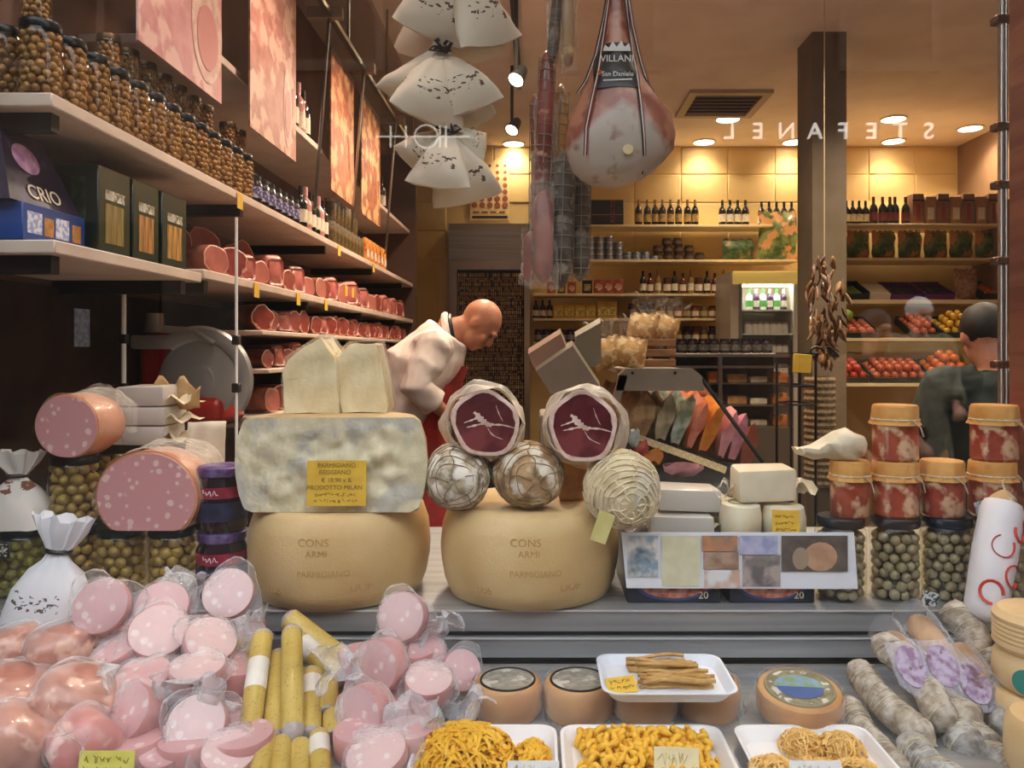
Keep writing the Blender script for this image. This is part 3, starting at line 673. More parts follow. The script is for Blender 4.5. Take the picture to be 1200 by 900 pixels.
sb = [bottle('sauce', .034, .24, m_darkgl, m_black, m_paper), bottle('sauce2', .034, .22, M('tomato_glass', '#5e1f14', rough=.2, coat=.4), m_black, m_paper), bottle('sauce3', .032, .25, M('amber_glass', '#8a6a30', rough=.2, coat=.4), m_gold, m_paper), simplejar('sj', .04, .17, M('brown_sauce', '#4a2415', rough=.25, coat=.4), m_goldlid, 'jar', m_paper)]
row(748, 852, 11, zC, YF + .1, sb, 'sauce_bottle', ['black glass sauce bottle on the sauce shelf', 'dark red tomato sauce bottle on the sauce shelf', 'tall amber oil bottle on the sauce shelf', 'brown sauce jar on the sauce shelf'], 'bottle', 'sauces on the back shelf', jit=.008)
yp = MB().rbox(-.055, .055, -.035, .035, 0, .15, .01, 2).box(-.04, .04, -.0365, -.035, .03, .09, 1).mesh('yellowpack', [M('yellow_packet', '#cda53a', '#b98f2e', scale=16, rough=.45), M('yellow_print', '#8a7a2c', '#e6d48c', scale=50, rough=.5)])
row(648, 698, 4, zD, YF + .08, yp, 'pasta_packet', 'yellow pasta packet on the shelf above the preserves', 'packet', 'yellow packets', rot=False)
row(700, 722, 2, zD, YF + .08, yp, 'pasta_packet', 'taller yellow pasta packet behind the cracker sacks', 'packet', 'taller yellow packets', rot=False, zs=1.2)
row(624, 648, 3, zD, YF + .1, sb[0], 'oil_bottle', 'dark bottle next to the steel door surround', 'bottle', 'dark bottles by the doorway', zs=.8)
pr = [simplejar('p1', .042, .13, M('tomato_preserve', '#6e2a16', '#8c3b1e', scale=30, rough=.3, coat=.4), m_goldlid, 'jar', m_paper), simplejar('p2', .042, .13, M('green_preserve', '#4a4420', '#6b5a2a', scale=30, rough=.3, coat=.4), M('silver_lid2', '#a5988a', rough=.35, metal=.7), 'jar', M('tan_label', '#b89a68', rough=.6)), simplejar('p3', .042, .13, m_plum, m_black, 'jar', M('grey_label', '#8d8a80', rough=.6))]
pl = ['red tomato preserve jar', 'olive green preserve jar', 'dark preserve jar with grey label']
row(735, 768, 3, zD, YF + .08, pr[2], 'preserve_jar', 'dark preserve jar beside the yellow packets', 'jar', 'dark jars by the yellow packets', zs=1.2)
row(769, 850, 8, zD, YF + .08, pr[:2], 'preserve_jar', [pl[0] + ' above the lowest back shelf', pl[1] + ' above the lowest back shelf'], 'jar', 'preserve jars on the yellow packet shelf')
row(750, 850, 10, zE, YF + .08, pr, 'preserve_jar', [q + ' on the lowest back shelf' for q in pl], 'jar', 'preserves on the lowest shelf')
row(750, 850, 10, zE, YF + .18, pr, 'preserve_jar', [q + ', upper layer on the lowest shelf' for q in pl], 'jar', 'preserves, upper layer', dz=.0, zs=1.3)
row(626, 682, 6, zE, YF + .08, pr[2], 'preserve_jar', 'dark preserve jar near the doorway on the lowest back shelf', 'jar', 'dark jars near the doorway')
# produce side bottles
row(988, 1018, 4, zRA, YR + .12, wine2, 'wine_bottle', 'dark bottle with cream label next to the square column', 'bottle', 'cream labelled bottles by the column', sc_=.85)
row(1020, 1063, 5, zRA, YR + .12, wine3, 'wine_bottle', 'dark bottle with maroon label beside the wooden gift boxes', 'bottle', 'maroon labelled bottles', jit=.02, sc_=.95)
gx = MB().rbox(-.054, .054, -.06, .06, 0, .29, .004, 1).box(-.018, .018, -.0615, -.06, .04, .20, 1).box(-.054, .054, -.0615, -.06, .22, .235, 2).mesh('giftbox', [M('kraft_box', '#8a5f3a', '#7a5232', scale=10, rough=.7), M('red_ribbon', '#8c2a1e', rough=.5), m_black])
gx2 = MB().rbox(-.05, .05, -.06, .05, 0, .265, .004, 1).box(-.03, .03, -.0615, -.06, .05, .16, 1).mesh('giftbox', [M('tan_box', '#a8794c', '#94673e', scale=10, rough=.7), m_paper])
row(1065, 1168, 7, zRA, YR + .14, [gx, gx2], 'gift_box', 'upright kraft gift box with red ribbon next to the maroon bottles', 'box', 'kraft gift boxes', rot=False)
# ---- produce crates and fruit
ball = MB().sphere((0, 0, 0), (1, 1, .93), 10, 8)
def fruitm(n, c1, c2): return ball.mesh(n, M(n + '_skin', c1, c2, scale=6, rough=.4, sss=.1, coat=.2), 0)
fr = dict(lemon=fruitm('lemon', '#e2b42e', '#d09a1e'), orange=fruitm('orange', '#d8701f', '#c55a14'), apple=fruitm('apple', '#a83a2c', '#c56a3a'), lime=fruitm('lime', '#8fa43a', '#6f8a2e'), tomato=fruitm('tomato', '#c03c20', '#a82c18'))
def crate(name, lab, px0, px1, z, Y, dep, h, mat, cat='crate', tilt=22):
    x0, x1 = (px0 - CX) / F * Y, (px1 - CX) / F * Y; w_ = (x1 - x0) / 2
    t = thing(name, lab, cat, ((x0 + x1) / 2, Y, z), (R(tilt), 0, 0))
    MB().box(-w_, w_, 0, dep, 0, .008).build('base', mat, t)
    MB().rbox(-w_, w_, 0, .01, 0, h, .002, 1).build('side', mat, t); MB().rbox(-w_, w_, dep - .01, dep, 0, h * 1.5, .002, 1).build('side', mat, t)
    MB().rbox(-w_, -w_ + .01, 0, dep, 0, h * 1.3, .002, 1).build('side', mat, t); MB().rbox(w_ - .01, w_, 0, dep, 0, h * 1.3, .002, 1).build('side', mat, t)
    return t, w_
def fill(t, w_, dep, r_, me, name, lab, cat, grp, nmax=40, layers=2, z0=.012, heap=False):
    T = Matrix.Translation(t.location) @ t.rotation_euler.to_matrix().to_4x4(); n = 0
    for l in range(layers):
        sh = l * r_ * 1.03
        y = r_ + .01 + sh
        while y < dep - r_ - sh + .001:
            x = -w_ + r_ + .014 + sh
            while x < w_ - r_ - sh + .001 and n < nmax:
                p = T @ Vector((x + random.uniform(-.002, .002), y, z0 + r_ + l * r_ * 1.5))
                o = place(me, name, None, p, (random.random() * 6, random.random() * 6, 0)); o.scale = (r_,) * 3 if name != 'lemon' else (r_, r_ * .85, r_ * .85)
                tag(o, lab, cat, grp); n += 1; x += r_ * 2.12
            y += r_ * 2.06
m_pcr = M('purple_crate', '#6d2a74', rough=.45); m_gcr = M('dark_green_crate', '#1e2a22', rough=.5); m_wood = M('crate_wood', '#9a6f45', '#7d5733', scale=9, rough=.7, stretch=(1, 1, 6))
t, w_ = crate('grape_crate', 'dark crate of green fruit next to the square column', 990, 1018, zRC, YR + .05, .3, .06, m_gcr); fill(t, w_, .3, .02, fr['lime'], 'green_plum', 'small green fruit in the dark crate by the column', 'fruit', 'green fruit in the dark crate', 40, 1)
o = MB().rbox(-.095, .095, 0, .26, 0, .06, .003, 1).box(-.085, .085, .01, .25, .0601, .064, 1).build('fruit_carton', [M('white_red_carton', '#d8cbb8', rough=.6), M('red_cream', '#e3d8c4', rough=.6)], None, ((1031 - CX) / F * 7.05, 7.05, zRC), (R(25), 0, 0)); tag(o, 'white carton tilted between the green fruit and purple crate', 'carton')
t, w_ = crate('berry_crate', 'purple crate of dark berries on the produce shelf', 1044, 1082, zRC, YR + .05, .32, .05, m_pcr)
fill(t, w_, .32, .021, fruitm('plum', '#1c1620', '#2b2230'), 'plum', 'dark plum in the purple crate', 'fruit', 'dark plums in the purple crate', 48, 1)
t, w_ = crate('berry_crate', 'second purple crate of dark plums, next to the garlic bag', 1083, 1118, zRC, YR + .05, .32, .05, m_pcr)
fill(t, w_, .32, .021, bpy.data.meshes['plum'], 'plum', 'dark plum in the purple crate next to the garlic', 'fruit', 'dark plums by the garlic', 48, 1)
gs = pillow(.20, .28, .12, 31, M('net_bag', '#c9a58a', '#a57a68', scale=30, rough=.6)); o = place(gs, 'garlic_bag', None, ((1134 - CX) / F * 7.15, 7.15, zRC + .02), (R(-10), 0, 0)); tag(o, 'pale net bag of garlic leaning beside the purple crates', 'bag')
t, w_ = crate('orange_crate', 'dark crate of small oranges at the end of the crate shelf', 1150, 1172, zRC, YR + .05, .3, .06, m_gcr); fill(t, w_, .3, .034, fr['orange'], 'mandarin', 'small orange in the dark crate at the shelf end', 'fruit', 'mandarins', 12, 1)
t, w_ = crate('lemon_crate', 'dark green crate heaped with yellow lemons', 1104, 1146, zRD, YR - .28, .36, .05, m_gcr); fill(t, w_, .36, .036, fr['lemon'], 'lemon', 'yellow lemon heaped in the dark green crate', 'fruit', 'heaped lemons', 48, 3)
t, w_ = crate('apple_crate', 'dark crate of red apples beside the lemons', 1068, 1103, zRD, YR - .28, .36, .05, m_gcr); fill(t, w_, .36, .034, fr['apple'], 'apple', 'red apple in the crate beside the lemons', 'fruit', 'red apples', 30, 2)
t, w_ = crate('mango_crate', 'dark crate of red and green fruit by the hanging braid', 984, 1030, zRD, YR - .28, .36, .05, m_gcr); fill(t, w_, .36, .036, fr['apple'], 'nectarine', 'red fruit in the crate by the hanging braid', 'fruit', 'red fruit by the braid', 30, 1)
o = place(fr['lime'], 'pomelo', None, ((992 - CX) / F * 6.85, 6.85, zRD + .20)); o.scale = (.06,) * 3; tag(o, 'large yellow green fruit on top of the red fruit crate', 'fruit')
t, w_ = crate('orange_crate', 'dark crate heaped with bright oranges under the lemons', 1092, 1140, zRE, YR - .48, .36, .05, m_gcr); fill(t, w_, .36, .040, fr['orange'], 'orange', 'orange heaped in the crate under the lemons', 'fruit', 'heaped oranges', 50, 3)
t, w_ = crate('tomato_crate', 'dark crate of tomatoes under the red fruit', 984, 1018, zRE, YR - .48, .36, .05, m_gcr); fill(t, w_, .36, .036, fr['tomato'], 'tomato', 'red tomato in the lowest crate by the column', 'fruit', 'tomatoes', 30, 2)
t, w_ = crate('peach_crate', 'dark crate of pale red fruit beside the oranges', 1022, 1088, zRE, YR - .48, .36, .05, m_gcr); fill(t, w_, .36, .036, fr['apple'], 'peach', 'red fruit in the wide crate beside the oranges', 'fruit', 'fruit beside the oranges', 40, 2)
# ---- upright drinks fridge
fz = EYE + 92 / F * 7.2; fx0, fx1 = (856 - CX) / F * 7.2, (935 - CX) / F * 7.2
fg = thing('drinks_fridge', 'upright glass door drinks fridge with a lit yellow header', 'fridge', ((fx0 + fx1) / 2, 7.2, 0)); fw_ = (fx1 - fx0) / 2
m_fr = M('fridge_white', '#cfc6b2', rough=.4)
MB().box(-fw_, -fw_ + .1, 0, .6, 0, fz).build('side_panel', m_fr, fg); MB().box(fw_ - .04, fw_, 0, .6, 0, fz).build('side_panel', m_fr, fg)
MB().box(-fw_ + .1, fw_ - .04, .56, .6, 0, fz).build('back_panel', M('fridge_inner', '#e9efe8', rough=.4), fg); MB().box(-fw_ + .1, fw_ - .04, 0, .56, 0, .3).build('plinth', m_fr, fg)
MB().rbox(-fw_ + .02, fw_, -.02, .56, fz - .12, fz, .01, 2).build('header', M('fridge_header', '#d9b65a', emit=.5), fg)
MB().box(-fw_ + .1, fw_ - .04, .04, .08, fz - .14, fz - .121).build('lamp_tube', M('fridge_tube', '#f2fbff', emit=26), fg)
for py in (363, 391, 417, 440, 466): MB().box(-fw_ + .1, fw_ - .04, .03, .55, EYE - (py - 410) / F * 7.25 - .012, EYE - (py - 410) / F * 7.25).build('rack', M('rack_white', '#e8e6dc', rough=.4), fg)
MB().box(-fw_ + .08, fw_ - .02, -.012, -.004, .3, fz - .12).build('glass_door', clear('fridge_glass', k=1.0), fg)
MB().box(-fw_ + .08, -fw_ + .105, -.02, -.003, .3, fz - .12).build('door_frame', m_steel2, fg)
yog = [bottle('milk', .035, .2, M('milk_white', '#eef0ea', rough=.4), M('green_cap', '#3f9a44', rough=.4), M('green_label', '#5fae4c', rough=.5)), bottle('drink', .033, .2, M('violet_drink', '#4a2340', rough=.3), M('white_cap', '#e9e9e4', rough=.4), m_paper)]
row(874, 922, 6, EYE - (363 - 410) / F * 7.25 + .0005, 7.32, yog, 'milk_bottle', ['small white bottle with green cap on the top fridge rack', 'small violet drink bottle on the top fridge rack'], 'bottle', 'bottles on the top fridge rack')
cup = simplejar('cup', .035, .11, M('white_cup', '#ddd8ca', rough=.5), MATS['silver_lid2'], 'cup')
for py, nm in ((391, 'second'), (417, 'third'), (440, 'fourth')): row(873, 923, 7, EYE - (py - 410) / F * 7.25 + .0005, 7.32, cup, 'yogurt_cup', 'white cup with foil lid on the %s fridge rack' % nm, 'cup', 'cups on the %s rack' % nm)
# ---- glass counter along the back
zc = EYE - 4 / F * 6.3
gc = thing('glass_counter', 'long glass fronted counter of packaged foods at the back', 'counter', ((845 - CX) / F * 6.2, 6.2, 0)); hw = S(85, 6.2)
m_cglass = clear('counter_glass', k=1.0)
MB().box(-hw, hw, 0, .55, 0, .92).build('base', M('counter_base', '#4d4236', rough=.5), gc); MB().rbox(-hw, hw, 0, .55, zc - .03, zc, .005, 2).build('top', m_steel2, gc)
MB().box(-hw, hw, .005, .012, .92, zc - .03).build('front_glass', m_cglass, gc); MB().box(-hw, hw, -.01, .005, zc - .12, zc - .10).build('glass_rail', m_steel2, gc)
for z in (1.10, 1.28): MB().box(-hw, hw, .08, .5, z - .012, z).build('inner_shelf', m_steel2, gc)
MB().box(-hw, hw, .52, .55, .92, zc - .03).build('back_panel', m_dark, gc)
for x in (-hw, -.02, hw - .03): MB().box(x, x + .03, 0, .03, .92, zc - .03).build('post', m_steel2, gc)
pkm = [MB().rbox(-.08, .08, -.05, .05, 0, .07, .01, 2).mesh('p', M('tan_pack', '#b98a52', '#8f6236', scale=14, rough=.5)), MB().rbox(-.07, .07, -.05, .05, 0, .05, .01, 2).mesh('p', M('white_pack', '#cfc4ae', '#a89c84', scale=14, rough=.5)), MB().rbox(-.06, .06, -.05, .05, 0, .09, .01, 2).mesh('p', M('orange_tray', '#c47a33', '#a85a22', scale=14, rough=.5))]
for z, nm in ((.9205, 'floor'), (1.1005, 'lower shelf'), (1.2805, 'upper shelf')):
    row(775, 925, 6, z, 6.42, pkm, 'food_pack', ['tan food pack on the %s of the back counter' % nm, 'white food pack on the %s of the back counter' % nm, 'orange tray on the %s of the back counter' % nm], 'pack', 'packs on the %s of the back counter' % nm, rot=False)
bj = simplejar('bj', .045, .12, m_plum, m_black, 'jar', M('dark_label', '#3a3a3a', '#6a6558', scale=40, rough=.6))
row(768, 905, 11, zc + .0005, 6.4, bj, 'sauce_jar', 'dark sauce jar with black lid on top of the back counter', 'jar', 'dark jars on the back counter')
# ================================================================= PEOPLE
m_skin = M('skin', '#c98b6b', '#bd7d5e', scale=18, rough=.45, sss=.15)
m_hair_white = M('white_hair', '#cfcac2', rough=.7)
def head_into(mb, T):
    """head centred at the origin, face towards -Y, crown towards +Z"""
    mb.sphere((0, .012, .028), (.077, .097, .095), 20, 14, T=T); mb.sphere((0, -.025, -.04), (.060, .068, .080), 18, 12, T=T)
    mb.sphere((0, -.060, -.098), (.026, .026, .02), 12, 8, T=T)                       # chin
    mb.tube([(0, -.088, .018), (0, -.105, -.012), (0, -.112, -.028), (0, -.092, -.034)], [.008, .012, .015, .011], 10, T=T)   # nose
    mb.sphere((0, -.086, .028), (.05, .016, .012), 14, 8, T=T)                       # brow
    mb.sphere((0, -.090, -.060), (.024, .012, .007), 12, 6, T=T); mb.sphere((0, -.088, -.071), (.021, .012, .007), 12, 6, T=T)   # lips
    for s_ in (-1, 1):
        mb.sphere((s_ * .077, .012, -.008), (.010, .022, .033), 10, 8, T=T)           # ears
        mb.sphere((s_ * .038, -.066, -.025), (.022, .02, .024), 10, 8, T=T)           # cheeks
def hand_into(mb, wrist, d, palm_n, size=1.0, curl=.5):
    """palm, four unequal bent fingers and a thumb leaving the side of the palm; d = pointing direction"""
    d = Vector(d).normalized(); n = Vector(palm_n); n = (n - d * n.dot(d)).normalized(); s_ = d.cross(n); w = Vector(wrist)
    T = Matrix((s_, d, n)).transposed().to_4x4(); T.translation = w
    mb.sphere((0, .045 * size, 0), (.040 * size, .052 * size, .015 * size), 12, 8, T=T)
    for i, (x, L) in enumerate(((-.030, .072), (-.010, .082), (.011, .077), (.030, .060))):
        p = Vector((x, .085, 0)) * size; a = .15; pts = [p]
        for k_ in range(3):
            a += curl; p = p + Vector((x * .06, math.cos(a) * L / 3, math.sin(a) * L / 3)) * size; pts.append(p)
        mb.tube([T @ q for q in pts], [.0095 * size, .0092 * size, .0086 * size, .0072 * size], 8); mb.sphere(T @ pts[-1], .0072 * size, 8, 6)
    pts = [Vector((-.030, .025, .004)), Vector((-.052, .052, .012)), Vector((-.058, .078, .022)), Vector((-.052, .098, .032))]
    mb.tube([T @ (q * size) for q in pts], [.013 * size, .0115 * size, .010 * size, .008 * size], 8); mb.sphere(T @ (pts[-1] * size), .008 * size, 8, 6)
def person(label, loc, rz, J, skin=m_skin, top=None, legs=None, shoes=None, topmat=None, legmat=None, vox=.011, coat=False, extra=None, group=None):
    """J: joints in local space, facing -Y"""
    t = thing('person', label, 'person', loc, (0, 0, R(rz)), group); V = {k_: Vector(v) for k_, v in J.items() if hasattr(v, '__len__')}
    mb = MB(); hd = J['head_rot']; T = Matrix.Translation(V['head']) @ Euler(hd).to_matrix().to_4x4(); head_into(mb, T)
    spine = [V['pelvis'], V['waist'], V['chest'], V['neck']]
    mb.tube([V['pelvis'] - Vector((0, 0, .06))] + spine, [.12, .16, .14, .17, .075], 18, flat=J.get('fl', .68))
    mb.sphere(V['chest'], (.17, .12, .13), 16, 10); mb.sphere(V['pelvis'], (.165, .13, .12), 16, 10)
    mb.tube([V['neck'] - (V['head'] - V['neck']) * .3, V['neck'], V['head'] + T.to_3x3() @ Vector((0, .02, -.03))], [.07, .060, .055], 14)
    for s_ in 'lr':
        sh, el, wr = V['sh_' + s_], V['el_' + s_], V['wr_' + s_]
        mb.sphere(sh, .066, 12, 8); mb.tube([V['chest'].lerp(sh, .5) + Vector((0, 0, .03)), sh, sh.lerp(el, .5), el, el.lerp(wr, .35), wr], [.07, .062, .050, .042, .041, .027], 12)
        hand_into(mb, wr, V.get('hd_' + s_, (wr - el)), J.get('pn_' + s_, (0, 0, -1)))
        hp, kn, an = V['hip_' + s_], V['kn_' + s_], V['an_' + s_]
        mb.tube([hp, hp.lerp(kn, .5), kn, kn.lerp(an, .35), an], [.092, .080, .058, .056, .038], 14); mb.sphere(hp, .092, 12, 8)
        mb.sphere(an + Vector((0, -.07, -.03)), (.042, .125, .035), 12, 8)
    me = fuse(mb, skin, vox, 3, 'person_body'); place(me, 'body', t)
    e = MB()
    for s_ in (-1, 1): e.sphere((s_ * .031, -.083, .008), .0085, 10, 8, T=T)
    e.build('eyes', M('eye_dark', '#2a1d16', rough=.2), t)
    # upper garment
    g = MB(); k_ = .022 if coat else .014
    g.tube([V['pelvis'] - Vector((0, 0, .02))] + [V['waist'], V['chest'], V['chest'].lerp(V['neck'], .92)], [.175 + k_, .165 + k_, .19 + k_, .11 + k_], 20, flat=J.get('fl', .68) + .06)
    g.sphere(V['chest'], (.17 + k_, .125 + k_, .13 + k_), 16, 10)
    if coat: g.tube([V['waist'], V['pelvis'], V['pelvis'] - Vector((0, 0, .25)), V['pelvis'] - Vector((0, 0, .48))], [.17, .19, .22, .25], 20, flat=.78)
    for s_ in 'lr':
        sh, el, wr = V['sh_' + s_], V['el_' + s_], V['wr_' + s_]
        g.sphere(sh, .066 + k_, 12, 8); g.tube([V['chest'].lerp(sh, .5) + Vector((0, 0, .03)), sh, sh.lerp(el, .5), el, el.lerp(wr, J.get('sleeve', .9))], [.078 + k_, .074 + k_, .066 + k_, .060 + k_, .056 + k_], 14)
    gm = fuse(g, topmat, vox, 2, 'garment')
    for v in gm.vertices: v.co += noise.noise_vector(v.co * 14) * .008 + noise.noise_vector(Vector((v.co.x * 26, v.co.y * 26, v.co.z * 11))) * .005
    place(gm, 'coat' if coat else 'shirt', t)
    l = MB()
    for s_ in 'lr':
        hp, kn, an = V['hip_' + s_], V['kn_' + s_], V['an_' + s_]
        l.tube([hp + Vector((0, 0, .06)), hp.lerp(kn, .5), kn, an], [.108, .095, .078, .062], 14)
    l.sphere(V['pelvis'], (.175, .145, .12), 16, 10)
    place(fuse(l, legmat, .014, 2, 'trousers'), 'trousers', t)
    for s_ in 'lr':
        an = V['an_' + s_]; sm = MB().sphere((0, -.07, -.035), (.05, .14, .045), 14, 8).box(-.045, .045, -.19, .05, -.085, -.06)
        place(sm.mesh('shoe', m_black), 'shoe', t, an)
    return t, T
# ---- the shopkeeper, bending over his work behind the counter
M0 = Vector((-.66, 3.72, 0))
def lc(px, py, dY=0):
    """pixel on the shopkeeper's plane to his local frame (he faces +X)"""
    w_ = P(px, py, 3.72 + dY); return (w_.y - M0.y, -(w_.x - M0.x), w_.z)
Jm = dict(pelvis=(0, .0, 1.0), waist=lc(479, 498), chest=lc(497, 428), neck=lc(528, 387), head=lc(562, 380), head_rot=(R(52), 0, R(-6)),
          sh_l=lc(511, 406, -.20), sh_r=lc(511, 400, .20), el_l=lc(486, 452, -.27), el_r=lc(520, 470, .26), wr_l=lc(527, 489, -.16), wr_r=lc(560, 488, .12),
          hip_l=(-.10, 0, .96), hip_r=(.10, 0, .96), kn_l=(-.11, -.04, .52), kn_r=(.11, -.02, .52), an_l=(-.11, .03, .09), an_r=(.11, .05, .09), sleeve=.55, fl=.86,
          pn_l=(0, 0, -1), pn_r=(0, 0, -1))
m_shirt = M('white_shirt', '#f0e4da', '#e6d8cd', scale=10, rough=.75, bump=.3, bscale=16)
man, Th = person('bald shopkeeper in white shirt and red apron bending over his work', M0, 90, Jm, topmat=m_shirt, legmat=M('dark_trousers', '#22222a', rough=.8), vox=.009)
# apron: bib and skirt following the front of the body, neck band, collar
def apron(u, v):
    ax = [Vector(Jm['chest']).lerp(Vector(Jm['neck']), .55), Vector(Jm['chest']), Vector(Jm['waist']), Vector((0, -.02, .95)), Vector((0, -.03, .62))]
    dp = [.175, .212, .205, .20, .20]; k_ = v * 3.999; i = int(k_); f = k_ - i; a = ax[i].lerp(ax[i + 1], f); d = dp[i] * (1 - f) + dp[i + 1] * f
    hw_ = .11 + .10 * min(1, v * 2.2); x = (u - .5) * 2 * hw_
    dirn = (ax[min(i + 1, 4)] - ax[i]).normalized(); nrm = Vector((1, 0, 0)).cross(dirn).normalized()
    if nrm.y > 0: nrm = -nrm
    return tuple(a + nrm * (d * math.sqrt(max(.05, 1 - (x / .235) ** 2)) + .004 * math.sin(u * 14 + v * 9)) + Vector((x, 0, 0)))
MB().sheet(14, 24, apron).build('apron', M('red_apron', '#b3261c', '#9c1f17', scale=9, rough=.8), man)
nk = Vector(Jm['neck'])
nd = (Vector(Jm['head']) - nk).normalized(); Tn = fit(nd)
def ring_(r_, h_): return [tuple(nk + Tn.to_3x3() @ Vector((r_ * math.cos(a), r_ * math.sin(a), h_))) for a in [i * math.pi / 10 for i in range(21)]]
col_ = MB().tube(ring_(.076, -.012), .018, 8).build('collar', m_shirt, man)
MB().tube(ring_(.070, .010), .012, 8).build('neck_band', m_black, col_)
# ---- customer in a dark green coat beside the produce
cw = P(1158, 600, 3.0)
Jg = dict(pelvis=(0, 0, .93), waist=(-.02, -.02, 1.10), chest=(-.02, -.03, 1.33), neck=(0, -.05, 1.47), head=(.03, -.10, 1.60), head_rot=(R(20), 0, 0),
          sh_l=(-.19, -.03, 1.38), sh_r=(.19, -.03, 1.40), el_l=(-.30, -.06, 1.10), el_r=(.27, -.12, 1.12), wr_l=(-.30, -.22, .95), wr_r=(.16, -.33, 1.22),
          hip_l=(-.10, 0, .90), hip_r=(.10, 0, .90), kn_l=(-.11, -.03, .49), kn_r=(.11, -.03, .49), an_l=(-.11, .03, .09), an_r=(.11, .03, .09))
gcust, Tg = person('customer in a dark green coat standing by the steel pole', (P(1132, 0, 2.95).x + .13, 2.95, 0), 165, Jg, topmat=M('dark_green_coat', '#0b1712', '#10201a', scale=12, rough=.8), legmat=MATS['dark_trousers'], coat=True)
hb = MB().sphere((0, .02, .04), (.086, .104, .095), 18, 12, T=Tg); MB_ = hb.jitter(.006, 30); hb.build('hair', M('dark_hair', '#221913', rough=.6), gcust)
# ---- passers-by out in the street (they show as reflections in the pane)
def passer(label, px, py_head, Dv, rz, topc, hairc, coat=True):
    x = (px - CX) / F * Dv; h = EYE + (CY - py_head) / F * Dv + .11; k_ = h / 1.72
    J = dict(pelvis=(0, 0, .95), waist=(0, .0, 1.10), chest=(0, .01, 1.30), neck=(0, .01, 1.46), head=(0, -.01, 1.60), head_rot=(R(5), 0, 0),
             sh_l=(-.18, .01, 1.39), sh_r=(.18, .01, 1.39), el_l=(-.24, .03, 1.12), el_r=(.24, .03, 1.12), wr_l=(-.18, -.14, .98), wr_r=(.20, -.12, .95),
             hip_l=(-.09, 0, .91), hip_r=(.09, 0, .91), kn_l=(-.10, -.05, .5), kn_r=(.10, .03, .5), an_l=(-.10, -.02, .09), an_r=(.10, .12, .09))
    t, T = person(label, (x, 2 * YG - Dv, 0), rz, J, topmat=topc, legmat=MATS['dark_trousers'], coat=coat, vox=.014)
    MB().sphere((0, .02, .045), (.085, .104, .09), 18, 12, T=T).build('hair', hairc, t); t.scale = (k_,) * 3
passer('passer-by in a brown fur coat out in the street', 1025, 386, 4.6, 160, M('brown_fur', '#7a5433', '#4f341f', scale=60, rough=.9, bump=.6, bscale=90), MATS['dark_hair'])
passer('white haired passer-by in a beige shawl out in the street', 1077, 366, 6.2, 175, M('beige_wool', '#7d7058', '#6b604a', scale=30, rough=.9), m_hair_white)
# ================================================================= MIDDLE OF THE SHOP
m_greybox = M('taupe_plastic', '#8f8375', '#867a6c', scale=8, rough=.45)
# ---- serving case seen from its end
YE = 2.92
def q2(px, py, Y=YE): p = P(px, py, Y); return (p.x, p.z)
sv = thing('serving_case', 'glass ended serving case of sliced cold meats with a taupe top', 'counter', (0, YE, 0))
MB().prism([q2(722, 458), q2(724, 440), q2(733, 432), q2(812, 432), q2(822, 440), q2(825, 458)], .03).build('end_cap', m_greybox, sv)
for px in (741, 791): MB().lathe([(.006, 0), (.006, .004)], 10, T=Matrix.Translation((q2(px, 437)[0], 0, q2(px, 437)[1])) @ Matrix.Rotation(R(90), 4, 'X')).build('bolt', m_black, sv)
MB().prism([q2(735, 434), q2(815, 434), q2(815, 440), q2(735, 440)], 2.3, T=Matrix.Translation((0, .03, 0))).build('top_board', m_greybox, sv)
MB().prism([q2(712, 560), q2(716, 500), q2(736, 458), q2(825, 458), q2(893, 540), q2(893, 600), q2(712, 600)], .008, T=Matrix.Translation((0, .006, 0))).build('end_glass', clear('case_glass', k=.9), sv)
a, b_ = q2(823, 444), q2(895, 542)
MB().tube([(a[0], .012, a[1]), (b_[0], .012, b_[1])], .008, 8).build('front_glass_edge', m_black, sv)
MB().add([(a[0], .02, a[1]), (a[0], 2.3, a[1]), (b_[0], 2.3, b_[1]), (b_[0], .02, b_[1])], [(0, 1, 2, 3)]).build('sloped_front_glass', MATS['case_glass'], sv)
zb = q2(0, 600)[1]
MB().box(q2(712, 0)[0], q2(893, 0)[0], 0, 2.3, 0, zb).build('base', M('case_base', '#5c5348', rough=.5), sv)
MB().prism([q2(716, 505), q2(736, 440), q2(726, 440), q2(706, 505), q2(706, 600), q2(716, 600)], .03).build('rear_post', m_greybox, sv)
dk = [q2(728, 512), q2(885, 552), q2(885, 598), q2(728, 598)]
MB().prism(dk, 2.2, T=Matrix.Translation((0, .06, 0))).build('inner_deck', M('deck_dark', '#2c2724', rough=.4), sv)
def heap(px, py, w, h, lean, c1, c2, lab, seed, n_=13, dy=.09):
    rn = random.Random(seed); p = P(px, py, YE + dy); W, H = S(w, YE), S(h, YE); rings = []
    for i in range(n_):
        y = i * (.13 if n_ > 5 else .012); n = 12; k_ = 1 + .12 * math.sin(i * 2.1 + seed)
        rings.append([(W * k_ * math.cos(2 * math.pi * j / n) + lean * H * (math.sin(2 * math.pi * j / n) + 1) * .5, y, max(-.02, H * k_ * .5 * (1 + math.sin(2 * math.pi * j / n)) + .012 * math.sin(j * 2.3 + i * 3))) for j in range(n)])
    o = MB().rings(rings).jitter(.012, 16, seed).build('meat_pile', M(lab.split(' meat')[0].replace(' ', '_') + '_m', c1, c2, scale=20, rough=.4, bump=.4, bscale=30), None, p, sharp=1.2); tag(o, lab, 'meat')
heap(748, 512, 13, 46, .25, '#a8865a', '#7c5a38', 'brown rolled meat row at the rear of the serving case', 1)
heap(772, 518, 9, 52, .3, '#b9a88c', '#7f7a60', 'grey cream sliced meat row in the serving case', 2)
heap(790, 523, 8, 60, .35, '#c9cfc2', '#6f8a70', 'pale green and white salad row in the serving case', 3)
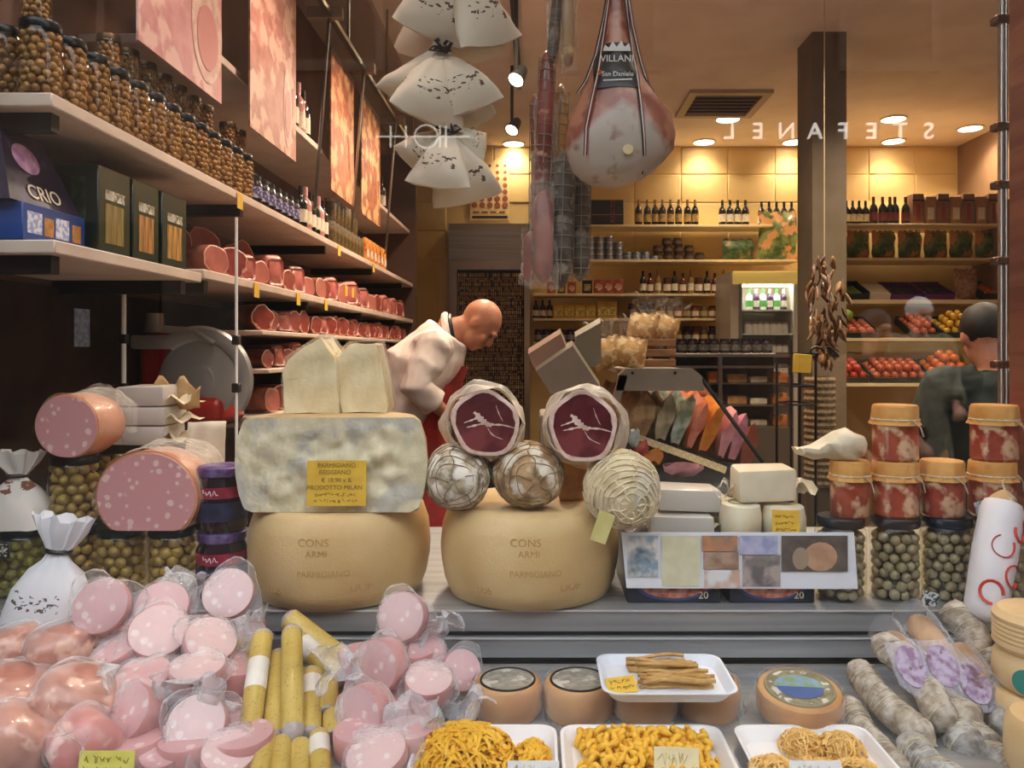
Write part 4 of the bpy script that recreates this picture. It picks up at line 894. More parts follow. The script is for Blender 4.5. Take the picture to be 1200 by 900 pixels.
heap(806, 527, 7, 62, .4, '#c4604a', '#d88a70', 'reddish sliced meat row in the serving case', 4)
heap(822, 531, 9, 62, .4, '#d98a2c', '#c26f1c', 'orange breaded row in the serving case', 5)
heap(842, 537, 7, 56, .4, '#dc9a9c', '#c67f84', 'pink sliced ham row in the serving case', 6)
heap(858, 541, 7, 52, .35, '#d390a0', '#b8707c', 'rosy mortadella row beside the terracotta roll', 7)
heap(874, 545, 8, 44, .25, '#a0523a', '#8a4028', 'terracotta coloured meat roll by the sloped glass', 8)
heap(742, 522, 8, 16, .1, '#d3d6d0', '#7f9a96', 'white and green reflection built as a heap below the price cards', 11, 3, .02)  # mirror image of the case foods, put in as coloured heaps
heap(752, 534, 9, 16, .1, '#cf5a48', '#b8402f', 'red reflection built as a heap below the price cards', 12, 3, .02)
heap(766, 544, 11, 16, .2, '#dd8a34', '#c8701f', 'orange reflection built as a heap below the price cards', 13, 3, .02)
heap(800, 556, 22, 12, .3, '#dfa0a8', '#c98892', 'rosy reflection built as a heap below the price cards', 14, 3, .02)
ptag = MB().box(-.022, .022, -.001, .001, 0, .028).mesh('ptag', M('cream_tag', '#e5d3a2', '#cbb98a', scale=60, rough=.7))
for i in range(14):
    px = 738 + i * 8.2; py = 511 + i * 3.0
    o = place(ptag, 'price_card', None, P(px, py + 3, YE + .045), (R(-20), R(25), 0)); o.scale = (.8, 1, 1); tag(o, 'small cream price card along the deck of the serving case', 'price card', 'price cards in the serving case')
# ---- wooden crate of cracker sacks on the case
zt = q2(0, 432)[1] + .0005
m_cr = M('cracker_tan', '#c79a5e', '#9d6d3a', scale=16, rough=.6, c3='#e3c795', scale3=30)
m_film = film('cellophane', '#efe9dc', .10, .12, .22, .9, 45)
wc = thing('wooden_crate', 'small slatted wooden crate of cracker sacks on the serving case', 'crate', (P(765, 0, 3.12).x, 3.12, zt))
for z in (.004, .045, .086):
    MB().rbox(-.09, .09, 0, .008, z, z + .028, .002, 1).build('slat', m_wood, wc); MB().rbox(-.09, .09, .14, .148, z, z + .028, .002, 1).build('slat', m_wood, wc)
    for s_ in (-1, 1): MB().rbox(s_ * .09 - .004, s_ * .09 + .004, 0, .148, z, z + .028, .002, 1).build('slat', m_wood, wc)
for s_ in (-1, 1): MB().box(s_ * .08 - .01, s_ * .08 + .01, .008, .02, 0, .114).build('corner_post', m_wood, wc)
MB().box(-.09, .09, 0, .148, 0, .004).build('base', m_wood, wc)
sackm = pillow(.12, .12, .08, 41, m_cr); frillm = MB().sheet(14, 6, lambda u, v: ((u - .5) * (.05 + .10 * v) + .01 * math.sin(v * 9), .02 * math.sin(u * 20 + v * 4) * (.4 + v), .09 + v * .11 + .012 * math.sin(u * 13))).mesh('frill', m_film, 0)
for i, (px, py, Y, ry, on) in enumerate(((718, 424, 3.08, -18, 'standing left of the wooden crate'), (735, 428, 3.06, 10, 'leaning on the wooden crate'), (722, 408, 3.26, -5, 'behind the leaning cracker sack'), (752, 395, 3.18, 8, 'inside the wooden crate'), (770, 398, 3.2, 20, 'inside the wooden crate, beside another sack'))):
    p = P(px, 0, Y); t = thing('cracker_sack', 'clear sack of tan crackers ' + on, 'sack', (p.x, Y, zt + (.10 if 'inside' in on else .0)), (0, R(ry), 0)); place(sackm, 'crackers', t); place(frillm, 'cellophane_top', t)
# ---- scale with tilted display housings
wsx = thing('weighing_scale', 'taupe shop scale with tilted display housing seen from behind', 'scale', P(665, 480, 2.72))
def tilted(px0, py0, px1, py1, px2, py2, Y, th, name, mat):
    a, b_, c_ = P(px0, py0, Y), P(px1, py1, Y), P(px2, py2, Y); d_ = a + (c_ - b_); o = wsx.location
    mb = MB(); vs = [v - o for v in (a, b_, c_, d_)] + [v - o + Vector((0, th, .02)) for v in (a, b_, c_, d_)]
    mb.add(vs, BF); mb.build(name, mat, wsx)
tilted(628, 435, 671, 405, 704, 455, 2.72, .06, 'display_housing', m_greybox)
tilted(619, 415, 657, 391, 664, 408, 2.76, .05, 'printer_housing', M('pinkish_plastic', '#a58574', rough=.45))
tilted(674, 395, 704, 378, 705, 425, 2.84, .05, 'keypad_housing', M('olive_plastic', '#8a8068', rough=.45))
o_ = wsx.location
MB().rbox(-.10, .10, .02, .30, -.60, -.02, .01, 2).build('body', m_greybox, wsx)
tc_ = thing('till_table', 'dark table carrying the shop scale', 'table', (o_.x + .02, o_.y + .15, 0))
MB().rbox(-.25, .09, -.2, .3, o_.z - .63, o_.z - .601, .004, 1).build('top', m_dark, tc_)
for sx_ in (-.22, .06):
    for sy_ in (-.17, .27): MB().box(sx_ - .02, sx_ + .02, sy_ - .02, sy_ + .02, 0, o_.z - .63).build('leg', m_black, tc_)
# ---- red meat slicer
sx0 = P(205, 490, 2.68)
bk = thing('back_bench', 'dark bench behind the window display carrying the slicer', 'bench', (-1.0, 2.88, 0))
MB().box(-.42, .45, -.24, .05, sx0.z - .07, sx0.z - .03).build('top', m_dark, bk); MB().box(-.42, .45, -.22, .05, 0, sx0.z - .07).build('cabinet', m_dark, bk)
slc = thing('meat_slicer', 'red meat slicer with a round steel blade guard', 'slicer', (sx0.x, 2.68, sx0.z - .0295))
m_red = M('slicer_red', '#a51c15', rough=.3, coat=.2)
m_sls = M('slicer_steel', '#b9b7b2', rough=.3, metal=.45)
MB().rbox(-.2, .16, 0, .24, 0, .10, .03, 3).build('base', m_red, slc); MB().rbox(-.17, .02, .06, .23, .10, .33, .04, 3).build('motor_housing', m_red, slc)
rg = [(.07 + .165 * math.cos(a), .03, .16 + .165 * math.sin(a)) for a in [R(-35) + i * R(165) / 18 for i in range(19)]]
MB().tube(rg, .018, 8, flat=1.6).build('blade_guard', m_sls, slc)
MB().lathe([(.005, -.004), (.13, -.004), (.142, 0), (.13, .004), (.005, .004)], 32, T=Matrix.Translation((.07, .03, .16)) @ Matrix.Rotation(R(90), 4, 'X')).build('blade', m_sls, slc); bl_ = slc.children[-1]
MB().lathe([(.02, -.02), (.05, -.015), (.055, 0)], 20, T=Matrix.Translation((.07, .02, .16)) @ Matrix.Rotation(R(90), 4, 'X')).build('hub', m_sls, bl_)
MB().rbox(-.17, -.02, .02, .06, .27, .32, .01, 2).build('carriage_plate', m_sls, slc); MB().tube([(-.12, .1, .33), (-.12, .1, .40)], [.035, .03], 14).build('top_cap', m_sls, slc)
MB().tube([(-.05, .02, .34), (.06, .02, .335), (.13, .02, .29)], .013, 8).build('handle', m_sls, slc)
# ---- glass partition posts
for px, y0, y1, lab in ((145, 250, 480, 'slim steel post, gleam painted white, with clamps in front of the slicer'), (277, 255, 500, 'slim steel post, gleam painted white, beside the half cheese wheel')):
    Yp = 2.45 if px < 200 else 2.5; p = P(px, y0, Yp)
    t = thing('glass_post', lab, 'post', (p.x, Yp, DECK)); h = p.z - DECK
    MB().tube([(0, 0, 0), (0, 0, h)], .0075 if px < 200 else .005, 10).build('rod', M('post_gleam_white', '#f6f4f0', rough=.2, coat=.5), t)  # white colour stands in for light caught along the rod
    for z in (h * .45, h * .60): MB().rbox(-.012, .012, -.012, .012, z, z + .03, .003, 1).build('clamp', m_black, t)
    if px < 200: MB().rbox(0, .085, -.006, .006, h * .28, h * .28 + .045, .003, 1).build('arm_plate', m_steel2, t)
# ---- steel pole at the right end of the display
pp = P(1175, 0, 2.33); pt = thing('steel_pole', 'tall polished steel pole with clamps at the end of the display', 'pole', (pp.x, 2.33, DECK))
MB().tube([(0, 0, 0), (0, 0, CEIL - DECK)], .0135, 14).build('tube', m_steel2, pt)
for py in (24, 149, 217, 306, 427): MB().rbox(-.03, .02, -.02, .02, P(0, py, 2.33).z - DECK - .012, P(0, py, 2.33).z - DECK + .012, .004, 1).build('clamp', M('clamp_bronze', '#6b4d3c', rough=.35, metal=.7), pt)
# ---- hanging braid of dried pods by the column
Yb = 4.7; top_ = P(966, 214, Yb); bt = thing('garlic_braid', 'long braid of dried brown pods hanging on a string by the column', 'braid', P(968, 300, Yb))
zt_ = S(86, Yb); MB().tube([(-.01, 0, 0), (-.01, 0, CEIL - bt.location.z)], .003, 5).build('string', M('twine', '#c9b48c', rough=.8), bt)
pod = [MB().sphere((0, 0, -.05), (.013, .011, .055), 7, 6).jitter(.008, 25, q).mesh('pod', M('pod_brown', '#7a5636', '#4d3420', scale=25, rough=.5, coat=.2), 0) for q in range(3)] + [MB().sphere((0, 0, -.04), (.018, .015, .045), 7, 6).jitter(.01, 25, 9).mesh('pod', M('pod_tan', '#a88357', '#7c5c3a', scale=25, rough=.6), 0)]
rn = random.Random(2)
for i in range(110):
    v = rn.random() ** .8; w_ = (.03 + .10 * math.sin(min(1, v * 1.15) * math.pi * .9 + .25)) * (1 if v < .75 else .6); a = rn.uniform(0, 6.28)
    place(pod[rn.randrange(4)], 'pod', bt, (w_ * math.cos(a) * rn.random() ** .5, .6 * w_ * math.sin(a), -v * S(120, Yb)), (rn.uniform(-.5, .5), rn.uniform(-.7, .7), rn.uniform(0, 6)))
# ---- black wire rack with a yellow price sign, basket behind
Yw = 3.3; p = P(945, 530, Yw); wr_ = thing('wire_rack', 'black wrought wire rack with scroll top beside the serving case', 'rack', (p.x, Yw, 0)); h = P(0, 398, Yw).z
for x in (-.065, .04):
    MB().tube([(x, 0, 0), (x, 0, h - (.0 if x < 0 else .06))], .006, 6).build('upright', m_black, wr_); MB().tube([(x, .2, 0), (x, .2, h - .1)], .006, 6).build('upright', m_black, wr_)
for z in (h - .06, h - .2, h - .28, .7): MB().tube([(-.065, 0, z), (.04, 0, z), (.04, .2, z), (-.065, .2, z), (-.065, 0, z)], .005, 6).build('cross_wire', m_black, wr_)
for s_ in (0, 1):
    MB().tube([(.04 + s_ * .08 + (.036 - .0022 * i) * math.cos(i * .5 + s_ * 2), 0, h - .06 + (.036 - .0022 * i) * math.sin(i * .5)) for i in range(14)], .005, 6).build('scroll', m_black, wr_)
o = MB().rbox(-.04, .04, -.003, .003, -.04, .04, .002, 1).build('price_sign', m_ytag, None, P(940, 426, Yw - .012), (0, R(4), 0)); tag(o, 'small square yellow price sign hung on the wire rack', 'price sign')
bs = thing('wicker_basket', 'tall pale wicker basket standing behind the wire rack', 'basket', (P(970, 0, 3.5).x, 3.6, 0)); hb_ = P(0, 440, 3.6).z
for i in range(22):
    z = hb_ - .02 - i * .03
    if z > .9: MB().lathe([(.066, z - .014), (.072, z), (.066, z + .014)], 18, cap=False).build('weave', M('wicker', '#a08a68', '#7d6848', scale=60, rough=.8), bs)
MB().lathe([(.06, 0), (.064, hb_ - .02)], 18).build('core', M('wicker_core', '#5f4e36', rough=.9), bs)
# ================================================================= UPPER DECK OF THE WINDOW DISPLAY
m_rind = M('parmesan_rind', '#dcbf8a', '#cfae76', scale=5, rough=.5, bump=.25, bscale=120, sss=.1)
m_pcut = M('parmesan_cut', '#eae0bf', '#d3c8a4', scale=22, rough=.75, bump=1.0, bscale=45, c3='#c4c0b0', scale3=12, detail=8)
m_pcut2 = M('parmesan_piece', '#f4e6bd', '#e8d6a6', scale=18, rough=.6, bump=.9, bscale=40)
WP = [(.001, 0), (.185, 0), (.203, .006), (.216, .04), (.224, .085), (.226, .115), (.221, .17), (.207, .212), (.195, .222), (.001, .222)]
def wheel(label, px, Yc):
    t = thing('parmesan_cheese', label, 'cheese', ((px - CX) / F * Yc, Yc, DECK + .0005), None, 'whole parmesan wheels')
    MB().lathe(WP, 64).build('rind', m_rind, t, sharp=.9)
    m_em = M('embossed_dots', '#bd985c', rough=.6)
    for s_, a, z, sz in (('CONS', -2, .165, .026), ('ARMI', 0, .14, .022), ('006', -28, .05, .026), ('DOP', 26, .06, .026), ('PARMIGIANO', 4, .095, .020)):
        r_ = next(WP[i][0] + (z - WP[i][1]) / (WP[i + 1][1] - WP[i][1]) * (WP[i + 1][0] - WP[i][0]) for i in range(1, 8) if WP[i][1] <= z <= WP[i + 1][1]) + .0004
        o = text('embossed_mark', s_, sz, m_em, t, (0, 0, z), (R(90), 0, R(a)), ex=.0005, bend=r_)
    return t
wheel('whole parmesan wheel carrying the half wheel', 400, 1.96); wheel('whole parmesan wheel carrying the netted salumi', 621, 1.96)
# ---- half wheel, cut face forwards
hx = (388 - CX) / F * 1.80; zh = DECK + .2235
hwh = thing('half_parmesan', 'half parmesan wheel with its rough pale cut face forwards', 'cheese', (hx, 1.80, zh))
rings = [[(r_ * math.cos(math.pi * j / 32), r_ * math.sin(math.pi * j / 32), z) for j in range(33)] for r_, z in WP]
mb = MB().rings(rings, 0, cap=False, closed=False); mb.build('rind', m_rind, hwh, sharp=.9)
nx_, nz_ = 46, 22
def cutf(u, v):
    z = v * .222
    for i in range(1, len(WP) - 2):
        if WP[i][1] <= z <= WP[i + 1][1] + 1e-9: f = (z - WP[i][1]) / max(1e-6, WP[i + 1][1] - WP[i][1]); r_ = WP[i][0] + f * (WP[i + 1][0] - WP[i][0]); break
    else: r_ = .195
    x = (2 * u - 1) * r_; e = min(1, 6 * u, 6 * (1 - u), 5 * v, 5 * (1 - v))
    return (x, -.001 - e * .009 * 1.5 * (noise.noise(Vector((x * 14, z * 22, 3))) + .8 * noise.noise(Vector((x * 40, z * 40, 1)))), z)
MB().sheet(nx_, nz_, cutf).build('cut_face', m_pcut, hwh, sharp=0)
sgn = thing('price_sign', 'yellow handwritten parmesan price card on the half wheel', 'price sign', P(394, 595, 1.775), (R(-4), 0, R(2)))
crd = MB().box(-.068, .068, 0, .002, .004, .108).build('card', m_ytag, sgn); MB().box(-.07, .07, .001, .003, -.006, .11).build('holder', clear('acrylic', k=1.0), sgn)
m_ink = M('olive_ink', '#8a7a2c', rough=.7)
for i, (s_, z) in enumerate((('PARMIGIANO', .097), ('REGGIANO', .081), ('\u20ac 18.90 x K', .063), ('PRODOTTO MILAN', .046))): text('handwriting', s_, .0145, m_ink, crd, (-.004 * (i % 2), -.001, z), ex=.0003)
for z in (.030, .016): scribble('handwriting', .10, .009, m_ink, crd, (0, -.001, z), int(z * 1000))
# ---- two chunks on the half wheel
zt2 = zh + .2225; Yc_ = 1.93
def chunk(label, pts, Y, th, px0):
    t = thing('parmesan_chunk', label, 'cheese', ((px0 - CX) / F * Y, Y, zt2), None, 'parmesan chunks on the half wheel')
    poly = [((px - px0) / F * Y, max(0, (486 - py) / F * Y)) for px, py in pts]
    mb = MB().prism(poly, th); bm = bmesh.new(); me_ = mb.mesh('x', m_pcut2, 0); bm.from_mesh(me_)
    bmesh.ops.triangulate(bm, faces=bm.faces[:]); bmesh.ops.subdivide_edges(bm, edges=bm.edges[:], cuts=3, use_grid_fill=True)
    bm.to_mesh(me_); bm.free()
    for v in me_.vertices:
        d = noise.noise_vector(v.co * 26) * .006; d.z = max(d.z, -v.co.z); v.co += d
    me_.set_sharp_from_angle(angle=.9); place(me_, 'cheese', t)
    q = [(x * 1.05, z * 1.03 + (.004 if z > .01 else 0)) for x, z in poly]
    fm = MB().prism(q, th + .012, T=Matrix.Translation((0, -.006, 0))).mesh('film', film('vacuum_film', '#eee9d8', .05, .1, .18, .6, 35), .5); place(fm, 'wrap', t)
chunk('pointed parmesan chunk wrapped in film on the half wheel', [(333, 486), (332, 440), (337, 422), (376, 397), (392, 420), (396, 486)], 1.90, .11, 364)
chunk('blunt parmesan chunk wrapped in film on the half wheel', [(400, 486), (395, 420), (410, 406), (440, 405), (448, 440), (454, 478), (452, 486)], 1.92, .10, 425)
# ---- netted salumi on the right wheel
m_mould = M('white_mould_skin', '#c2b295', '#85765f', scale=34, rough=.9, bump=.6, bscale=30, c3='#ece5d6', scale3=30, lo3=.46, hi3=.6, detail=6)
m_mould2 = M('tan_mould_skin', '#b8966c', '#7f6040', scale=18, rough=.85, bump=.6, bscale=26, c3='#ddd3bf', scale3=26, lo3=.5, hi3=.62, detail=6)
m_twine = M('net_twine', '#d9cfb8', '#b9ab8e', scale=60, rough=.8)
m_twine2 = M('dark_twine', '#9a8768', '#7b6a50', scale=60, rough=.8)
def culatello(label, px, py, Y, rx, rz, dep, skin, twm, tilt, kind, z=None):
    p = P(px, py, Y)
    t = thing('netted_salume', label, 'salume', p, tilt)
    def surf(lat, lon, k_=1.0):
        """lon around the viewing axis, lat from the near tip (0) to the far tip (pi)"""
        s_ = math.sin(lat) ** .85 if lat < math.pi / 2 else math.sin(lat); v = Vector((rx * s_ * math.cos(lon), -dep * math.cos(lat), rz * s_ * math.sin(lon)))
        return v * (k_ + .05 * noise.noise(v * 13 + Vector((px, 0, 0))))
    mb = MB().rings([[surf(max(.03, min(math.pi - .03, math.pi * i / 40)), 2 * math.pi * j / 64) for j in range(64)] for i in range(41)]).jitter(.005, 45, px); mb.build('body', skin, t, sharp=0)
    if kind == 'rings':
        for i in range(9): MB().tube([surf(.28 + i * .155 + .02 * math.sin(j * .9 + i), 2 * math.pi * j / 30, 1.015) for j in range(31)], .0022, 5).build('net_ring', twm, t)
        for k_ in range(9): MB().tube([surf(.12 + 1.7 * j / 16, 2 * math.pi * k_ / 9 + .12 * math.sin(j * 1.5), 1.018) for j in range(17)], .0018, 5).build('net_cord', twm, t)
    else:
        for k_ in range(5): MB().tube([surf(.08 + 1.8 * j / 16, 2 * math.pi * k_ / 5 + .4 + .1 * math.sin(j + k_), 1.015) for j in range(17)], .0013, 5).build('cord', twm, t)
        for i in range(5): MB().tube([surf(.5 + i * .22 + .05 * math.sin(j * .7 + i), 2 * math.pi * j / 30, 1.012) for j in range(31)], .0011, 5).build('cord_ring', twm, t)
    return t
culatello('grey white mouldy salume ball tied with fine cords', 536, 558, 1.85, .080, .081, .095, m_mould, m_twine2, (0, 0, 0), 'cords')
culatello('tan mouldy salume ball with crossed cords between two others', 618, 555, 1.86, .086, .078, .105, m_mould2, m_twine2, (0, 0, R(12)), 'cords')
culatello('pale salume ball in a close ringed net beside the info sheet', 728, 571, 1.815, .088, .088, .105, M('pale_net_skin', '#e0cfa8', '#c2ab7e', scale=16, rough=.85, bump=.5, bscale=30, c3='#cfc8b8', scale3=9, lo3=.5, hi3=.62), M('net_cream', '#efe3c6', '#cdbf9c', scale=60, rough=.8), (R(14), 0, R(8)), 'rings')
tg = MB().box(-.019, .019, -.001, .001, -.068, 0).build('string_tag', M('pale_yellow_tag', '#d8cf8a', '#c9bf78', scale=20, rough=.7), None, P(712, 601, 1.715), (0, R(20), R(10))); tag(tg, 'blank pale yellow tag hanging from the ringed net salume', 'tag')
# ---- two cut coppas lying on top
m_coppa = M('coppa_cut', '#5d2329', '#4c1a22', scale=14, rough=.3, coat=.4, c3='#7c3a3c', scale3=9)
m_cfat = M('coppa_fat', '#e8cdbf', '#d6b2a2', scale=30, rough=.4)
def coppa(label, px, py, Y, rx, rz, L, tilt):
    t = thing('cut_coppa', label, 'salume', P(px, py, Y), tilt, 'cut coppas'); n = 30; rn = random.Random(px)
    pr_ = [1 + .05 * math.sin(2 * a + px) + .035 * math.sin(5 * a) for a in [2 * math.pi * j / n for j in range(n)]]
    def ring(y, k_): return [(rx * k_ * pr_[j] * math.cos(2 * math.pi * j / n), y, rz * k_ * pr_[j] * math.sin(2 * math.pi * j / n)) for j in range(n)]
    MB().rings([ring(0, 1), ring(L * .3, 1.02), ring(L * .7, .95), ring(L * .95, .6), ring(L, .2)]).build('casing', m_mould2, t)
    mb = MB(); mb.rings([ring(-.001, 1.0), ring(-.003, .95), ring(-.003, .86)], 0, cap=False); mb.build('fat_rim', m_cfat, t)
    lean = [(rx * .88 * pr_[j] * (1 - .07 * max(0, math.sin(7 * 2 * math.pi * j / n))) * math.cos(2 * math.pi * j / n), -.0034, rz * .88 * pr_[j] * math.sin(2 * math.pi * j / n)) for j in range(n)]
    lm = MB().add(lean, [tuple(range(n))]).build('lean_meat', m_coppa, t)
    def streak(pts, w):
        mb = MB(); vs = []; q_ = [pts[0]] + list(pts) + [pts[-1]]; sm_ = []
        for i in range(1, len(q_) - 2):
            for k_ in range(5):
                f = k_ / 5; a, b_, c_, d_ = (Vector(z) for z in q_[i - 1:i + 3]); v = .5 * ((2 * b_) + (c_ - a) * f + (2 * a - 5 * b_ + 4 * c_ - d_) * f * f + (3 * b_ - a - 3 * c_ + d_) * f ** 3); sm_.append((v.x, v.y))
        pts = sm_ + [pts[-1]]
        for i, (x, z) in enumerate(pts):
            k_ = w * (.25 + .75 * math.sin(math.pi * i / (len(pts) - 1))) * (1 + .35 * math.sin(i * 1.7)); a, b_ = pts[max(0, i - 1)], pts[min(len(pts) - 1, i + 1)]; d = Vector((b_[0] - a[0], b_[1] - a[1])).normalized()
            vs += [((x - d.y * k_) * rx, -.0042, (z + d.x * k_) * rz), ((x + d.y * k_) * rx, -.0042, (z - d.x * k_) * rz)]
        mb.add(vs, [(2 * i, 2 * i + 2, 2 * i + 3, 2 * i + 1) for i in range(len(pts) - 1)]); mb.build('fat_streak', m_cfat, lm)
    streak([(-.62, .02), (-.4, .10), (-.2, .16), (0, .02), (.2, -.04), (.5, -.06), (.86, -.16)], .035); streak([(-.34, .34), (-.22, .24), (-.1, .08), (.04, -.02), (.16, -.1)], .085)
    streak([(-.55, -.12), (-.3, -.06), (-.05, .0)], .03); streak([(.3, .55), (.38, .3), (.5, .05)], .012); streak([(.05, -.12), (.2, -.35), (.5, -.5)], .014)
    wrapf = lambda u, v: tuple(Vector((rx * (1.06 + .25 * v * v) * math.cos(u * 2 * math.pi), -.012 + v * L * 1.2 * .5 + .01 * math.sin(u * 19), rz * (1.06 + .25 * v * v) * math.sin(u * 2 * math.pi))) + noise.noise_vector(Vector((math.cos(u * 6.28) * 2, math.sin(u * 6.28) * 2, v * 3 + px))) * .014)
    MB().sheet(36, 8, wrapf).build('paper_wrap', film('greaseproof', '#e9ddc8', .42, .3, .2, .6, 25), t, sharp=0)
coppa('cut coppa in paper on the grey white salume ball', 569, 496, 1.80, .081, .077, .2, (R(-4), 0, R(6))); coppa('cut coppa in paper under the taupe scale housing', 683, 500, 1.80, .083, .080, .2, (R(-4), 0, R(-6)))
o = MB().rbox(-.035, .035, 0, .06, 0, .10, .012, 3).jitter(.008, 20, 4).build('cheese_block', M('ochre_cheese', '#c9974e', '#a8763a', scale=18, rough=.7, bump=.4), None, (P(671, 0, 1.93).x, 1.93, DECK + .2235)); tag(o, 'small ochre cheese block wedged between the netted salumi', 'cheese')
# ---- jars at the left end
m_olive = M('pale_olive', '#b39a5e', '#97803f', scale=12, rough=.3, sss=.15, coat=.3)
m_golive = M('green_olive', '#8a8a3c', '#72702c', scale=12, rough=.3, sss=.15, coat=.3)
m_dlid = M('dark_green_lid', '#16261f', rough=.3, metal=.3)
oj_ = jar_proto('olive_jar', 'jar of pale olives with a dark green lid standing on the counter', .060, .172, m_olive, .0145, m_dlid, 'olive jars on the counter', single='olive', seed=4, core=M('olive_core', '#6b5a2c', rough=.5), lidh=.022)
gj_ = jar_proto('olive_jar', 'jar of green olives under the white sack', .060, .172, m_golive, .0135, m_dlid, 'olive jars on the counter', single='olive', seed=6, core=MATS['olive_core'], lidh=.022)
YJ = 1.90
def jx(px, Y=YJ): return (px - CX) / F * Y
dup(gj_, (jx(25), YJ, DECK + .0005), (0, 0, .3))
dup(oj_, (jx(85), YJ + .02, DECK + .0005), (0, 0, .9), 'jar of pale olives under another olive jar'); dup(oj_, (jx(82), YJ + .02, DECK + .1735), (0, 0, 1.9), 'jar of pale olives carrying the rounded mortadella end')
dup(oj_, (jx(143), YJ, DECK + .0005), (0, 0, 2.7), 'jar of pale olives under the half mortadella, next to the stacked olive jars'); dup(oj_, (jx(202), YJ, DECK + .0005), (0, 0, 4.1), 'jar of pale olives under the half mortadella, next to the cherry jars')
for px in (140, 196):
    for z in (0, .173): dup(oj_, (jx(px, 2.14), 2.14, DECK + .0005 + z), (0, 0, px + z), 'jar of pale olives stacked in the row behind, below the white packs')
drop(oj_); drop(gj_)
def cherry(label, z):
    t = thing('cherry_jar', label, 'jar', (jx(260), YJ, z), None, 'dark cherry jars')
    MB().lathe([(.054, 0), (.060, .01), (.060, .115), (.052, .132), (.052, .135)], 24).build('glass', M('cherry_glass', '#2a1220', '#1a0d18', scale=20, rough=.08, coat=.8), t)
    MB().lathe([(.055, .135), (.057, .138), (.057, .156), (.053, .159)], 24).build('lid', M('violet_lid', '#5a3a78', '#8a7ab0', scale=30, rough=.3, metal=.3), t)
    MB().lathe([(.0605, .085), (.0605, .112)], 24, cap=False).build('red_band', M('cherry_red', '#8c1e38', '#b04050', scale=25, rough=.3), t)
    MB().lathe([(.0606, .03), (.0606, .075)], 24, cap=False).build('paper_label', M('navy_label', '#2c2f52', '#1b1d36', scale=30, rough=.5), t)
    scribble('script', .045, .016, M('white_script', '#e8e4ea', rough=.5), t, (0, -.0618, .1), 5, .0012)
cherry('dark cherry jar at the bottom of the pair by the cheese wheel', DECK + .0005); cherry('dark cherry jar at the top of the pair by the cheese wheel', DECK + .1605)
# ---- mortadella halves on the jars
def mort(name, base='#d59a9a', spot='#e9cac2'):
    if name in MATS: return MATS[name]
    m = M(name, base, rough=.35, sss=.15, coat=.25); nt = m.node_tree; N = nt.nodes; L = nt.links; b = N['Principled BSDF']
    tc = N.new('ShaderNodeTexCoord'); v = N.new('ShaderNodeTexVoronoi'); v.inputs['Scale'].default_value = 42; v.inputs['Randomness'].default_value = 1
    ns = N.new('ShaderNodeTexNoise'); ns.inputs['Scale'].default_value = 26; mth = N.new('ShaderNodeMath'); mth.operation = 'MULTIPLY_ADD'; mth.inputs[1].default_value = .8
    r = N.new('ShaderNodeValToRGB'); r.color_ramp.elements[0].position = .60; r.color_ramp.elements[1].position = .68; r.color_ramp.elements[0].color = C(spot); r.color_ramp.elements[1].color = C(base)
    L.new(tc.outputs['Object'], v.inputs['Vector']); L.new(tc.outputs['Object'], ns.inputs['Vector']); L.new(ns.outputs['Fac'], mth.inputs[0]); L.new(v.outputs['Distance'], mth.inputs[2])
    L.new(mth.outputs[0], r.inputs[0]); L.new(r.outputs[0], b.inputs['Base Color']); return m
m_mort = mort('mortadella_face'); m_mskin = M('mortadella_skin', '#d49470', '#c07d5c', scale=12, rough=.35, coat=.3)
def mortadella(label, px, z, Y, rx, rz, th, flat, rot):
    t = thing('mortadella', label, 'mortadella', (jx(px, Y), Y, z), rot); n = 40
    def ring(y, k_): return [(rx * k_ * math.cos(2 * math.pi * j / n), y, max(0, rz * flat + rz * k_ * math.sin(2 * math.pi * j / n))) for j in range(n)]
    MB().rings([ring(0, 1), ring(th * .6, 1), ring(th * .9, .85), ring(th, .5)]).build('casing', m_mskin, t, sharp=.9)
    MB().rings([ring(-.0005, .985), ring(-.003, .955)], cap=False).build('rind', m_mskin, t); MB().add(ring(-.003, .957), [tuple(range(n))]).build('cut_face', m_mort, t)
    wf = lambda u, v: tuple(Vector((rx * (1.03 + .16 * v) * math.cos(u * math.pi * 1.15 - .2), .0 + v * th, rz * flat + rz * (1.03 + .14 * v) * math.sin(u * math.pi * 1.15 - .2))) + noise.noise_vector(Vector((u * 9, v * 4, px))) * .010)
    MB().sheet(30, 6, wf).build('plastic_wrap', m_film, t, sharp=0)
mortadella('large half mortadella with dotted pink cut face on olive jars', 172, DECK + .1735, 1.83, .122, .110, .16, .72, None)
mortadella('rounded mortadella end wrapped in clear film on an olive jar', 76, DECK + .347, 1.84, .083, .077, .13, .96, (0, R(4), R(-6)))
